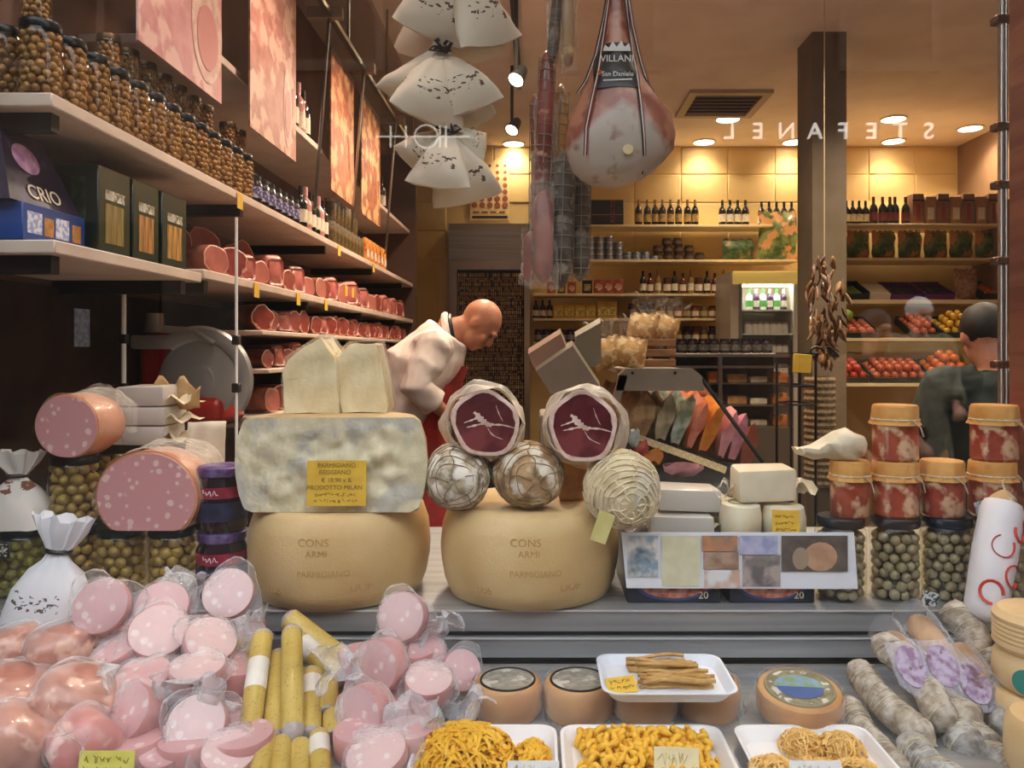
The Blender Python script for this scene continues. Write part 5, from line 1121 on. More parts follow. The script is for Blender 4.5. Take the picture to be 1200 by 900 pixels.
# ---- white vacuum packs of cheese with brown paper behind
m_vac = film('white_vacuum_pack', '#cfc9bf', .92, .25, .1, .25, 14); m_kraft = M('kraft_paper', '#c9a878', '#b7935f', scale=14, rough=.8)
m_ivory = M('ivory_paper', '#e2d6bc', '#d3c4a4', scale=10, rough=.7)
def slabpack(label, px0, px1, py0, py1, Y, dep, z=None, rot=None, mat=None, name='cheese_pack', frills=True):
    a, b_ = P(px0, py1, Y), P(px1, py0, Y); w_ = (b_.x - a.x) / 2; h_ = b_.z - a.z
    t = thing(name, label, 'cheese', ((a.x + b_.x) / 2, Y, a.z if z is None else z), rot)
    MB().rbox(-w_, w_, 0, dep, 0, h_, min(h_, w_) * .13, 2).jitter(.004, 18, px0).build('pack', mat or m_vac, t)
    if frills:
        for s_ in (-1, 1): MB().sheet(6, 6, lambda u, v: (s_ * (w_ + u * .045 * (1 + .3 * math.sin(v * 8))), .01 + v * dep * .8 + .006 * math.sin(u * 9), h_ * (.35 + .25 * math.sin(v * 7 + u * 5)))).jitter(.006, 30, px0).build('folded_end', m_ivory if s_ > 0 else m_film, t)
    return t
zp = DECK + .3465
for i, (lab, a, b_, h_) in enumerate((('white wrapped cheese slab at the bottom of the stack behind the mortadella', 128, 190, .052), ('white wrapped cheese slab in the middle of the stack', 127, 192, .05), ('white wrapped cheese slab on top of the stack', 134, 192, .055))):
    slabpack(lab, a, b_, 0, h_ * F / 2.07, 2.07, .14, zp); zp += h_ + .001
o = MB().sheet(8, 8, lambda u, v: ((u - .5) * .10, .02 * v + .004 * math.sin(u * 9), v * .15)).jitter(.005, 25, 3).build('paper_sheet', m_ivory, None, P(238, 562, 2.02)); o.modifiers.new('Solidify', 'SOLIDIFY').thickness = .002; tag(o, 'upright ivory paper bag behind the cherry jars', 'paper bag')
o = MB().sheet(10, 6, lambda u, v: (u * .13, .01 * math.sin(u * 7), v * .07 + .02 * math.sin(u * 12) * v)).jitter(.012, 30, 8).build('paper_scrap', m_kraft, None, P(180, 478, 2.16)); o.modifiers.new('Solidify', 'SOLIDIFY').thickness = .002; tag(o, 'crumpled kraft paper sticking out behind the white cheese stack', 'paper')
o = MB().sheet(10, 8, lambda u, v: ((u - .5) * .10, .012 * math.sin(u * 8 + v * 3), v * .16 * (1 - .3 * abs(u - .5)))).jitter(.014, 25, 12).build('film_sheet', m_film, None, P(118, 520, 2.0)); o.modifiers.new('Solidify', 'SOLIDIFY').thickness = .001; tag(o, 'crumpled clear film standing beside the rounded mortadella', 'film')
# ---- cloth and paper sacks tied at the neck
def sackprint(name, base, ink, z0, z1, sc_=34):
    if name in MATS: return MATS[name]
    m = M(name, base, rough=.65); nt = m.node_tree; N = nt.nodes; L = nt.links; b = N['Principled BSDF']
    tc = N.new('ShaderNodeTexCoord'); sp = N.new('ShaderNodeSeparateXYZ'); L.new(tc.outputs['Object'], sp.inputs[0])
    def band(out, a, c_):
        g_ = N.new('ShaderNodeMath'); g_.operation = 'GREATER_THAN'; g_.inputs[1].default_value = a; L.new(out, g_.inputs[0])
        l_ = N.new('ShaderNodeMath'); l_.operation = 'LESS_THAN'; l_.inputs[1].default_value = c_; L.new(out, l_.inputs[0])
        mu = N.new('ShaderNodeMath'); mu.operation = 'MULTIPLY'; L.new(g_.outputs[0], mu.inputs[0]); L.new(l_.outputs[0], mu.inputs[1]); return mu.outputs[0]
    ns = N.new('ShaderNodeTexNoise'); ns.inputs['Scale'].default_value = sc_; ns.inputs['Detail'].default_value = 6; mp = N.new('ShaderNodeMapping'); mp.inputs['Scale'].default_value = (1, .3, 1.6)
    L.new(tc.outputs['Object'], mp.inputs[0]); L.new(mp.outputs[0], ns.inputs['Vector'])
    gt = N.new('ShaderNodeMath'); gt.operation = 'GREATER_THAN'; gt.inputs[1].default_value = .555; L.new(ns.outputs['Fac'], gt.inputs[0])
    m1 = N.new('ShaderNodeMath'); m1.operation = 'MULTIPLY'; L.new(gt.outputs[0], m1.inputs[0]); L.new(band(sp.outputs['Z'], z0, z1), m1.inputs[1])
    m2 = N.new('ShaderNodeMath'); m2.operation = 'MULTIPLY'; L.new(m1.outputs[0], m2.inputs[0]); L.new(band(sp.outputs['X'], -.055, .05), m2.inputs[1])
    mx = N.new('ShaderNodeMix'); mx.data_type = 'RGBA'; L.new(m2.outputs[0], mx.inputs['Factor']); mx.inputs['A'].default_value = C(base); mx.inputs['B'].default_value = C(ink)
    L.new(mx.outputs['Result'], b.inputs['Base Color']); return m
def sack_mesh(seed, mat, W=.085, H=.16, D_=.055, neck=.02, top=.055, name='sack'):
    """square-bottomed sack, gathered into a tied neck, flaring top; base at z=0"""
    rings = []; n = 28; prof = [(0, .95), (.006, 1.02), (.25, 1.0), (.5, .88), (.75, .62), (.9, .36), (1.0, neck / W)]
    def sq(a, e): c_, s_ = math.cos(a), math.sin(a); return (abs(c_) ** e * (1 if c_ > 0 else -1), abs(s_) ** e * (1 if s_ > 0 else -1))
    for f, k_ in prof:
        e = .45 + .55 * f
        rings.append([(W * k_ * sq(2 * math.pi * j / n, e)[0], max(D_ * k_, neck * .8) * sq(2 * math.pi * j / n, e)[1] * (1 + (.12 * math.sin(j * 2.7) if f > .7 else 0)), H * f) for j in range(n)])
    for f, k_ in ((.25, neck * 1.25), (.6, neck * 1.9), (1, neck * 2.3)):
        rings.append([(k_ * math.cos(2 * math.pi * j / n) * 1.5, k_ * math.sin(2 * math.pi * j / n) * .7 * (1 + .3 * math.sin(j * 2.7)), H + top * f + .006 * math.sin(j * 1.9) * f) for j in range(n)])
    mb = MB().rings(rings, cap=False); mb.add(rings[0], [tuple(range(n - 1, -1, -1))])
    return mb.jitter(.006, 22, seed).mesh(name, mat, .9)
m_bagw = sackprint('white_printed_sack', '#e4e6ea', '#55514f', .05, .088, 62)
t = thing('printed_sack', 'white printed sack tied at the neck in front of the olive jars', 'sack', P(54, 737, 1.66), (R(-4), R(7), 0))
cl_ = place(sack_mesh(1, m_bagw, .085, .165, .06, .02, .075), 'cloth', t); MB().lathe([(.023, 0), (.026, .005), (.023, .01)], 14, T=Matrix.Translation((0, 0, .163)), cap=False, sx=1.1, sy=.9).build('tie', m_black, cl_)
t = thing('printed_sack', 'white printed sack resting on the green olive jar', 'sack', (jx(18, 1.88), 1.89, DECK + .1735), (0, 0, 0))
place(sack_mesh(2, sackprint('white_brown_sack', '#ddd6cc', '#7a4a34', .075, .11), .08, .12, .06, .02, .06), 'cloth', t); MB().lathe([(.023, 0), (.026, .005), (.023, .01)], 14, T=Matrix.Translation((0, 0, .118)), cap=False).build('tie', M('brown_tie', '#4a3428', rough=.7), t)
# small black framed shelf tag beside the jars
t = thing('jar_tag', 'small black framed tag on the jar at the counter end', 'tag', P(1, 645, 1.82)); MB().rbox(-.02, .02, 0, .004, -.02, .02, .002, 1).build('frame', m_black, t); MB().box(-.016, .016, -.001, 0, -.015, .015).build('print', M('tag_print', '#22221f', '#d9d6c8', scale=150, lo=.5, hi=.55, rough=.5), t)
# ---- cartons, info sheet and cheeses to the right
for i, (x0, x1, lab) in enumerate(((735, 845, 'dark carton with food picture and number 20 next to the wheel'), (855, 955, 'dark carton with food picture and number 20 next to the jars'))):
    Yk = 1.83; a, b_ = jx(x0, Yk), jx(x1, Yk); w_ = (b_ - a) / 2
    t = thing('food_carton', lab, 'carton', ((a + b_) / 2, Yk, DECK + .0005), None, 'cartons under the info sheet')
    MB().rbox(-w_, w_, 0, .26, 0, .15, .003, 1).build('box', M('navy_carton', '#25283a', '#1b1d2a', scale=10, rough=.35), t)
    pts = [(w_ * .8 * math.cos(q), -.0012, .052 + .04 * math.sin(q)) for q in [math.pi * 2 * j / 24 for j in range(24)]]
    MB().add([(x * 1.06, y + .0006, z - .006) for x, y, z in pts], [tuple(range(24))]).build('blue_rim', M('rim_blue', '#3a4a7a', rough=.4), t)
    MB().add(pts, [tuple(range(24))]).build('food_picture', M('food_print', '#a8503c', '#d89a84', scale=40, rough=.4, c3='#6d8a4a', scale3=30, lo3=.6, hi3=.65), t)
    text('number', '20', .024, m_paper, t, (w_ * .62, -.0025, .019)); MB().box(w_ * .55, w_ * .9, -.0014, 0, .06, .075).build('red_flash', M('red_flash', '#a8232a', rough=.4), t)
zi = P(0, 690, 1.815).z
inf = thing('info_sheet', 'wide white printed sheet with photographs of cheese making', 'sheet', (jx(728, 1.815), 1.815, zi), (R(0), R(0), 0)); Wf = S(277, 1.815); Hf = S(66, 1.815)
MB().add([(0, 0, Hf), (Wf * .985, 0, Hf * 1.0), (Wf, -.002, 0), (.012, -.004, Hf * .02), (0, .002, Hf), (Wf * .985, .002, Hf), (Wf, 0, 0), (.012, -.002, Hf * .02)], [(3, 2, 1, 0), (4, 5, 6, 7), (0, 1, 5, 4), (1, 2, 6, 5), (2, 3, 7, 6), (3, 0, 4, 7)]).build('paper', M('white_paper', '#e9ebf2', rough=.5), inf)
def pic(x0, x1, z0, z1, c1, c2, nm, c3=None):
    MB().add([(x0 * Wf, -.0052, z0 * Hf), (x1 * Wf, -.0052, z0 * Hf), (x1 * Wf, -.0042, z1 * Hf), (x0 * Wf, -.0042, z1 * Hf)], [(0, 1, 2, 3)]).build('photo', M('photo_' + nm, c1, c2, scale=26, rough=.4, c3=c3, scale3=14), inf)
pic(.025, .155, .22, .95, '#8fa6b8', '#e6e2dc', 'coast', '#5b7284'); pic(.17, .33, .06, .95, '#e3dfc0', '#dad5b2', 'text'); pic(.34, .49, .68, .95, '#c98b5e', '#8f7d70', 'hands'); pic(.345, .495, .36, .66, '#b89a84', '#8f6f5c', 'curd'); pic(.35, .50, .03, .34, '#d8b09c', '#c8a894', 'worker', '#e8e8e8')
pic(.50, .66, .62, .95, '#c3c3dc', '#9aa0c8', 'steel'); pic(.51, .67, .05, .60, '#b8a8a2', '#6f6a6a', 'dairy', '#8c8680'); pic(.675, .955, .32, .95, '#6f645c', '#5c534c', 'table')
MB().add([((.84 + .07 * math.cos(q)) * Wf, -.0060, (.58 + .26 * math.sin(q)) * Hf) for q in [j * .42 for j in range(15)]], [tuple(range(15))]).build('cheese_picture', M('photo_cheese', '#caa283', '#b98e70', scale=30, rough=.4), inf)
MB().add([((.755 + .035 * math.cos(q)) * Wf, -.0064, (.55 + .2 * math.sin(q)) * Hf) for q in [j * .42 for j in range(15)]], [tuple(range(15))]).build('cheese_picture', M('photo_cheese2', '#a8937f', rough=.4), inf)
zk = DECK + .151
slabpack('grey white vacuum packed slab lying flat on the cartons', 762, 838, 597, 620, 1.86, .12, zk)
slabpack('thicker vacuum packed slab on top of the flat one', 772, 846, 570, 595, 1.89, .12, zk + .055, (0, R(2), 0))
def softcheese(label, px, Y, r_, h_, z, mat, wrap=True):
    t = thing('soft_cheese', label, 'cheese', (jx(px, Y), Y, z)); MB().lathe([(r_ * .9, 0), (r_, .008), (r_ * 1.02, h_ * .6), (r_ * .92, h_ * .95), (r_ * .7, h_)], 28).jitter(.004, 20, px).build('cheese', mat, t)
    if wrap: MB().lathe([(r_ * .5, h_ + .001), (r_ * .62, h_ + .003), (r_ * .62, h_ + .001)], 24, cap=False).build('label_ring', M('grey_ring', '#8c9078', rough=.6), t)
m_soft = M('white_cheese', '#e9dfc4', '#dccfae', scale=10, rough=.55, sss=.2)
softcheese('round white cheese with a ringed top beside the packed slabs', 868, 1.88, .050, .080, zk, m_soft)
softcheese('round white cheese behind the yellow label card', 918, 1.88, .052, .075, zk, m_soft, False)
o = MB().box(-.032, .032, 0, .002, 0, .060).build('price_card', m_ytag, None, (jx(921, 1.82), 1.818, zk + .012), (R(-6), 0, R(-4))); tag(o, 'yellow handwritten card leaning on the round white cheese', 'price card')
for z in (.045, .03, .015): scribble('handwriting', .05, .009, m_ink, o, (0, -.001, z), int(z * 1000), .0006)
slabpack('pale cheese block in waxed paper on top of two round cheeses', 867, 935, 544, 583, 1.86, .10, zk + .082, (0, R(-2), 0), m_ivory)
o = MB().box(-.02, .02, 0, .05, 0, .03).build('paper_scrap', m_ivory, None, P(975, 617, 1.9)); bpy.data.objects.remove(o)
# ---- jars at the right end
bj_ = jar_proto('pickle_jar', 'large jar of pale pickles with dark lid', .061, .198, M('pale_pickle', '#a8a08c', '#8a816c', scale=12, rough=.35, sss=.1, coat=.3), .0135, M('navy_lid', '#1a2630', rough=.3, metal=.3), 'large pickle jars', single='pickle', seed=9, core=M('pickle_core', '#55503c', rough=.5), lidh=.02)
YP = 1.88
for i, (px, lab) in enumerate(((985, 'large jar of pale pickles partly behind the info sheet'), (1049, 'large jar of pale pickles under the two stacked paper topped jars'), (1110, 'large jar of pale pickles under the single paper topped jar'), (1171, 'large jar of pale pickles behind the white printed salami'))): dup(bj_, (jx(px, YP), YP, DECK + .0005), (0, 0, i * 1.7), lab)
drop(bj_)
m_red = M('red_preserve', '#a84e44', '#8f362e', scale=26, rough=.3, coat=.5, c3='#d9b9a6', scale3=22, lo3=.5, hi3=.6)
m_cap = M('ochre_paper', '#d9a258', '#c98f47', scale=16, rough=.75, bump=.3, bscale=50)
def capjar(label, px, z, s_=1.0, dy=0):
    t = thing('preserve_jar', label, 'jar', (jx(px, YP), YP + dy, z), (0, 0, random.uniform(-.5, .5)), 'paper topped preserve jars'); r_ = .053 * s_; H = .135
    MB().lathe([(r_ * .9, 0), (r_, .006), (r_, .088), (r_ * .95, .098)], 24, cap=True).build('contents', m_red, t)
    MB().lathe([(r_ * 1.015, .002), (r_ * 1.015, .095)], 24, cap=False).build('glass', m_clearjar, t)
    rings = [[((r_ * k_ + (.003 * math.sin(j * 2.5) if f < .5 else 0)) * math.cos(2 * math.pi * j / 28), (r_ * k_ + (.003 * math.sin(j * 2.5) if f < .5 else 0)) * math.sin(2 * math.pi * j / 28), .088 + .047 * f) for j in range(28)] for f, k_ in ((0, 1.12), (.25, 1.0), (.4, 1.0), (.9, 1.0), (1, .93))]
    pc_ = MB().rings(rings, cap=True).build('paper_cap', m_cap, t)
    MB().tube([(r_ * 1.03 * math.cos(a), r_ * 1.03 * math.sin(a), .1) for a in [i * math.pi / 10 for i in range(21)]] , .0022, 5).build('string', m_twine, pc_)
    MB().tube([(r_ * .6, -r_ * .9, .1), (r_ * .95, -r_ * .75, .085), (r_ * 1.1, -r_ * .6, .062)], .0018, 5).build('string_end', m_twine, pc_)
zz = DECK + .1995
capjar('paper topped jar of red preserve under the pale bag', 996, zz, .87); capjar('paper topped jar of red preserve, lower of a stacked pair by the single jar', 1049, zz); capjar('paper topped jar of red preserve, upper of the pair beside the pale bag', 1049, zz + .1355)
capjar('paper topped jar of red preserve standing alone between two stacks', 1104, zz, .95); capjar('paper topped jar of red preserve, lower of the pair by the steel pole', 1163, zz); capjar('paper topped jar of red preserve, upper of the pair by the steel pole', 1165, zz + .1355)
t = thing('wrapped_bag', 'pale crumpled paper bag lying on a paper topped jar', 'bag', (jx(992, 1.88), 1.88, zz + .136), (0, R(-8), 0)); place(MB().rings([[(x, w_ * math.cos(a), .035 + h_ * math.sin(a)) for a in [2 * math.pi * j / 14 for j in range(14)]] for x, w_, h_ in ((-.115, .045, .012), (-.10, .04, .016), (-.075, .03, .014), (-.05, .036, .024), (-.02, .042, .033), (.01, .042, .035), (.035, .036, .03), (.055, .012, .012))]).jitter(.018, 30, 5).mesh('bag', m_ivory, .9), 'paper', t)
# ---- white printed salami leaning at the end
a, b_ = P(1178, 575, 1.74), P(1152, 728, 1.66); d = a - b_
t = thing('wrapped_salami', 'long salami in white paper with red print leaning on the jars', 'salami', b_, fit(d)); L = d.length
MB().tube([(0, 0, f * L) for f in (0, .03, .1, .5, .85, .9)], [.02, .034, .042, .046, .044, .038], 20).build('paper', M('printed_paper', '#e2e0e4', '#d6d3d8', scale=10, rough=.5), t)
MB().tube([(0, 0, f * L) for f in (.88, .95, 1.0)], [.036, .024, .008], 16).build('salami_end', m_mould2, t)
MB().tube([(0, 0, L), (.01, 0, L + .02), (.0, 0, L + .035), (-.01, 0, L + .02), (0, 0, L)], .002, 5).build('string_loop', m_twine, t)
fl_ = fit(d).to_3x3().inverted() @ Vector((0, -1, 0)); af = math.degrees(math.atan2(fl_.y, fl_.x))
for i, (f, a0) in enumerate(((.20, af - 25), (.36, af + 30), (.55, af - 15), (.7, af + 35), (.08, af + 20))):
    pts = [(.0468 * math.cos(R(a0) + .5 * math.cos(q)), .0468 * math.sin(R(a0) + .5 * math.cos(q)), f * L + .024 * math.sin(q)) for q in [k_ * 4.9 / 12 + i for k_ in range(13)]]
    MB().tube(pts, .0035, 5, flat=.4).build('red_emblem', M('red_print', '#c8372c', rough=.5), t)
t = thing('hang_tag', 'small grey tag on a string beside the printed salami', 'tag', P(1153, 595, 1.80), (0, R(-15), 0)); MB().rbox(-.02, .02, 0, .002, -.017, .017, .002, 1).build('card', M('grey_card', '#a8b0b4', '#6c7478', scale=120, lo=.5, hi=.56, rough=.5), t); MB().tube([(-.01, 0, -.017), (-.02, 0, -.06), (-.005, 0, -.085)], .001, 4).build('string', m_twine, t)
# ================================================================= LOWER DECK
m_slice = mort('slice_face', '#d8abac', '#e8d0cc'); m_slice2 = mort('slice_face_pale', '#e3c3c1', '#efdfdb'); m_srim = M('slice_rim', '#d29896', '#c28684', scale=12, rough=.35, coat=.3)
m_wrap = film('pack_film', '#f4f6fa', .07, .06, .18, 1.0, 30); m_wrap2 = film('loose_film', '#f4f6fa', .22, .08, .25, 1.0, 40)  # loose film whitened in place of highlights on its creases
def wrapsheet(r_, th, seed, spread=1.5):
    """a crumpled bag of clear film round a disc: skirt that flares past its edge"""
    def fn(u, v):
        a = u * 2 * math.pi; k_ = (v - .5) * 2
        rr = r_ * (1.04 + (spread - 1) * max(0, 1 - abs(k_) * 1.6) * (.55 + .45 * math.sin(3 * a + seed)) )
        if abs(k_) > .8: rr = r_ * (1.04 - (abs(k_) - .8) * 5 * .9)
        q = Vector((rr * math.cos(a), rr * math.sin(a), (k_ * .5) * (th + .012)))
        return tuple(q + noise.noise_vector(q * 30 + Vector((seed, 0, 0))) * .006 * (1 if abs(k_) < .8 else .3))
    return MB().sheet(32, 10, fn).mesh('film', m_wrap, 0)
wr_m = [wrapsheet(1 * .052, .022, q, 1.55) for q in (1, 2, 3)]; wr_t = [wrapsheet(.052, .045, q, 1.4) for q in (4, 5)]
def disc(th, face):
    mb = MB().lathe([(.050, -th / 2), (.052, -th / 2 + .003), (.052, th / 2 - .003), (.050, th / 2)], 36, 0, cap=False)
    mb.add([(.0502 * math.cos(2 * math.pi * j / 36), .0502 * math.sin(2 * math.pi * j / 36), th / 2) for j in range(36)], [tuple(range(36))], 1)
    mb.add([(.0502 * math.cos(2 * math.pi * j / 36), .0502 * math.sin(2 * math.pi * j / 36), -th / 2) for j in range(36)], [tuple(range(35, -1, -1))], 1)
    return mb.mesh('slice', [m_srim, face], .8)
dm = {(0, 0): disc(.022, m_slice), (0, 1): disc(.022, m_slice2), (1, 0): disc(.045, m_slice), (1, 1): disc(.045, m_slice2)}
def lift(p, h_): p.z = max(p.z, LOW + h_); return p
def slicepack(label, px, py, dpx, Y, nrm, thick=0, pale=0, i=0, grp='mortadella packs on the left heap'):
    t = thing('mortadella_pack', label, 'mortadella', lift(P(px, py, Y), .03), fit(nrm), grp); s_ = S(dpx, Y) / .104; t.scale = (s_,) * 3
    place(dm[(thick, pale)], 'slice', t); place((wr_t if thick else wr_m)[i % (2 if thick else 3)], 'plastic_wrap', t, None, (0, 0, i * 1.1))
SL = [('round mortadella slice facing the street beside the printed sack', 120, 711, 64, 1.56, (.05, -.88, .45), 0, 0),
      ('mortadella slice half under another in the middle of the heap', 190, 712, 60, 1.60, (.25, -.72, .6), 0, 0), ('long tilted pale mortadella slice lying over another', 186, 742, 66, 1.55, (.30, -.62, .72), 0, 1),
      ('small pink mortadella slice under the cherry jars', 268, 696, 58, 1.66, (.15, -.85, .5), 0, 1), ('steeply tilted mortadella slice beside the yellow sticks', 246, 752, 60, 1.56, (.45, -.45, .77), 0, 1),
      ('flat mortadella slice half buried under the brown lumps', 137, 762, 52, 1.52, (-.2, -.4, .9), 0, 0), ('mortadella slice lying flat with its edge showing', 168, 795, 62, 1.47, (.05, -.42, .9), 0, 0),
      ('thick mortadella disc lying flat near the yellow sticks', 232, 790, 62, 1.49, (.05, -.22, .97), 1, 1), ('mortadella slice wedged against the yellow sticks', 280, 788, 50, 1.56, (.55, -.4, .7), 0, 0),
      ('tall tilted mortadella slice with a mottled face at the heap front', 157, 838, 68, 1.41, (-.35, -.75, .55), 1, 0), ('palest round mortadella slice at the front of the heap', 231, 850, 68, 1.38, (.08, -.80, .6), 0, 1),
      ('mortadella slice at the foot of the heap beside the sticks', 268, 886, 62, 1.34, (.2, -.35, .9), 0, 1), ('mortadella slice at the foot of the heap by the yellow card', 192, 890, 52, 1.34, (0, -.3, .95), 0, 0)]
for i, a in enumerate(SL): slicepack(*a, i=i)
SM = [('thick mortadella round standing at the top of the right heap', 473, 723, 56, 1.66, (-.15, -.9, .35), 1, 1), ('thick mortadella round turned towards the yellow sticks', 447, 780, 62, 1.56, (-.42, -.86, .2), 1, 0),
      ('thick mortadella round with grey pink face at the front of the right heap', 428, 836, 66, 1.45, (-.45, -.86, .18), 1, 0), ('mortadella disc lying flat behind the pasta tray', 502, 803, 56, 1.54, (.1, -.35, .92), 1, 1),
      ('tilted mortadella slice next to the small round cheeses', 540, 786, 48, 1.62, (.45, -.7, .5), 0, 0), ('mortadella slice at the foot of the right heap beside the pasta', 442, 886, 72, 1.33, (-.15, -.35, .92), 0, 1),
      ('mortadella slice half hidden in the middle of the right heap', 500, 765, 46, 1.64, (.3, -.6, .7), 0, 0)]
for i, a in enumerate(SM): slicepack(*a, i=i + 1, grp='mortadella packs on the right heap')
# crumpled spare film on the heaps
for i, (px, py, Y, w_, on) in enumerate(((210, 690, 1.66, .10, 'between the mortadella slices and cherry jars'), (300, 735, 1.62, .08, 'beside the yellow stick tops'), (130, 800, 1.44, .09, 'between the brown lumps and slices'), (230, 815, 1.43, .13, 'over the flat mortadella disc'), (515, 735, 1.66, .09, 'beside the topmost mortadella round'), (545, 835, 1.50, .12, 'in front of the small round cheeses'), (480, 850, 1.40, .12, 'next to the long pasta tray'), (395, 780, 1.5, .08, 'at the ends of the yellow sticks'))):
    o = MB().sheet(14, 12, lambda u, v: ((u - .5) * w_, .02 * math.sin(u * 9 + i) * math.sin(v * 7), (v - .5) * w_ * .9)).jitter(.028, 26, i + 3).build('crumpled_film', m_wrap2, None, P(px, py, Y), (R(-35), 0, i), sharp=0); tag(o, 'crumpled clear film ' + on, 'film')
    o.modifiers.new('Solidify', 'SOLIDIFY').thickness = .0006
# ---- brown pink lumps in clear bags
m_lump = M('lump_skin', '#c98f7c', '#ad7363', scale=16, rough=.35, coat=.5, c3='#e6b9a4', scale3=24, lo3=.52, hi3=.62, bump=.3, bscale=40)
m_lump2 = M('lump_skin_pink', '#d98f88', '#c67a74', scale=14, rough=.35, coat=.5, c3='#eec4b8', scale3=20, lo3=.55, hi3=.65, bump=.3, bscale=40)
for i, (px, py, Y, rx, rz, lab) in enumerate(((14, 764, 1.55, .058, .050, 'small brown meat roll in clear film under the printed sack'), (72, 766, 1.53, .062, .055, 'brown meat roll with a wrinkled top below the printed sack'), (14, 826, 1.44, .074, .066, 'large brown meat roll at the window frame'), (88, 828, 1.42, .076, .066, 'large brown meat roll in a clear bag beside the mottled slice'), (22, 892, 1.33, .07, .055, 'orange brown meat roll at the very front of the heap'), (100, 880, 1.34, .058, .05, 'pink meat roll behind the yellow price card'))):
    t = thing('meat_roll', lab, 'meat', lift(P(px, py, Y), rz * 1.05), (R(8 * i), R(-12 + 9 * i), R(20 * i)), 'meat rolls in clear bags')
    MB().rings([[(rx * k_ * math.cos(2 * math.pi * j / 24), rx * .95 * k_ * math.sin(2 * math.pi * j / 24), rz * h_) for j in range(24)] for k_, h_ in ((.3, -1), (.8, -.92), (1, -.6), (1.04, 0), (1, .55), (.82, .86), (.3, .97))]).jitter(.009, 18, i).build('meat', (m_lump, m_lump2)[i == 5], t, sharp=0)
    def bagf(u, v):
        a = u * 2 * math.pi; k_ = math.sin(math.pi * min(1, max(.02, v * .96))) ** .45; q = Vector((rx * 1.10 * k_ * math.cos(a), rx * 1.05 * k_ * math.sin(a), rz * 1.12 * -math.cos(math.pi * v * .96)))
        return tuple(q + noise.noise_vector(q * 28 + Vector((i, 0, 0))) * .008)
    MB().sheet(28, 14, bagf).build('clear_bag', m_wrap, t, sharp=0)
    MB().sheet(8, 6, lambda u, v: (rx * (1 + .75 * v) * (1 if i % 2 == 0 else -1), (u - .5) * .06 * (1 + v), .02 * math.sin(u * 9 + i) * v)).jitter(.012, 30, i).build('bag_end', m_wrap, t, sharp=0)
# lower layers of packs that carry the heaps
rn = random.Random(21)
for ip, px in enumerate((25, 95, 160, 225, 285)):
    for Y, n_ in ((1.37, 1), (1.47, 1), (1.57, 2), (1.67, 3)):
        for l in range(n_):
            t = thing('mortadella_pack', 'mortadella disc buried in the bottom layers of the left heap', 'mortadella', (jx(px, Y) + rn.uniform(-.01, .01), Y + rn.uniform(-.01, .01), LOW + .026 + l * .046), (rn.uniform(-.06, .06), rn.uniform(-.06, .06), rn.uniform(0, 6)), 'buried mortadella packs'); place(dm[(1, 0)], 'slice', t)
for ip, px in enumerate((425, 480)):
    for Y, n_ in ((1.40, 1), (1.52, 1), (1.64, 2)):
        for l in range(n_):
            t = thing('mortadella_pack', 'mortadella disc buried in the bottom layers of the right heap', 'mortadella', (jx(px, Y), Y, LOW + .026 + l * .046), (rn.uniform(-.05, .05), rn.uniform(-.05, .05), rn.uniform(0, 6)), 'buried mortadella packs by the pasta'); place(dm[(1, 0)], 'slice', t)
# ---- yellow wrapped sticks
m_stick = M('yellow_stick_paper', '#d3b963', '#bfa34c', scale=9, rough=.45, coat=.2, c3='#ac9148', scale3=190, lo3=.58, hi3=.7)
m_send = film('stick_end_film', '#d9cfcf', .6, .15, .2, .9, 60)
m_sglare = M('glare_band', '#efece2', '#dedacc', scale=12, rough=.5)  # white glare on the sticks, painted as bands
ST = [(308, 744, 1.60, 290, 870, 1.40, 'long yellow stick leaning at the edge of the bundle'), (327, 768, 1.60, 320, 877, 1.40, 'yellow stick behind two longer sticks'), (342, 740, 1.60, 343, 869, 1.40, 'long upright yellow stick in the middle of the bundle'),
      (365, 788, 1.57, 363, 868, 1.43, 'short yellow stick with painted white glare beside the middle stick'), (383, 800, 1.56, 383, 840, 1.49, 'stubby yellow stick end next to the mortadella rounds'), (338, 725, 1.70, 418, 786, 1.64, 'yellow stick lying slantwise at the back of the bundle'),
      (352, 752, 1.66, 404, 800, 1.60, 'second slanting yellow stick under the back one'), (391, 838, 1.49, 392, 868, 1.43, 'short yellow stick stub under the stubby one'), (276, 757, 1.63, 312, 785, 1.58, 'yellow stick half under the mortadella slices'),
      (312, 862, 1.40, 300, 930, 1.28, 'yellow stick at the front under the leaning one'), (330, 870, 1.40, 326, 932, 1.28, 'yellow stick at the front with frosted end'), (352, 873, 1.40, 351, 934, 1.28, 'yellow stick at the front below the middle stick'), (374, 862, 1.42, 377, 934, 1.28, 'yellow stick at the front with wide painted glare')]
for i, (x0, y0, Y0, x1, y1, Y1, lab) in enumerate(ST):
    a, b_ = P(x0, y0, Y0), P(x1, y1, Y1); d = b_ - a; L = d.length; r_ = S(13.5, Y1)
    t = thing('sausage_stick', lab, 'sausage', a, fit(d), 'yellow wrapped sticks')
    MB().tube([(0, 0, f * L) for f in (0, .02, .5, .9)], [r_ * .85, r_, r_, r_], 18).build('paper', m_stick, t)
    MB().tube([(0, 0, f * L) for f in (.89, .95, .99, 1.0)], [r_ * 1.01, r_ * .95, r_ * .6, r_ * .2], 16).build('end_film', m_send, t)
    MB().tube([(0, 0, f * L) for f in (-.05, -.03, .0, .04)], [r_ * .3, r_ * .7, r_ * .95, r_ * 1.01], 16).build('top_film', m_send, t)
    if i in (0, 3, 6, 12): f0 = (.28, 0, .12, .12, 0, 0, .05, 0, 0, 0, 0, .05, .1)[i]; MB().tube([(0, 0, f0 * L), (0, 0, (f0 + .28) * L)], r_ * 1.012, 18, cap=False).build('glare_band', m_sglare, t)
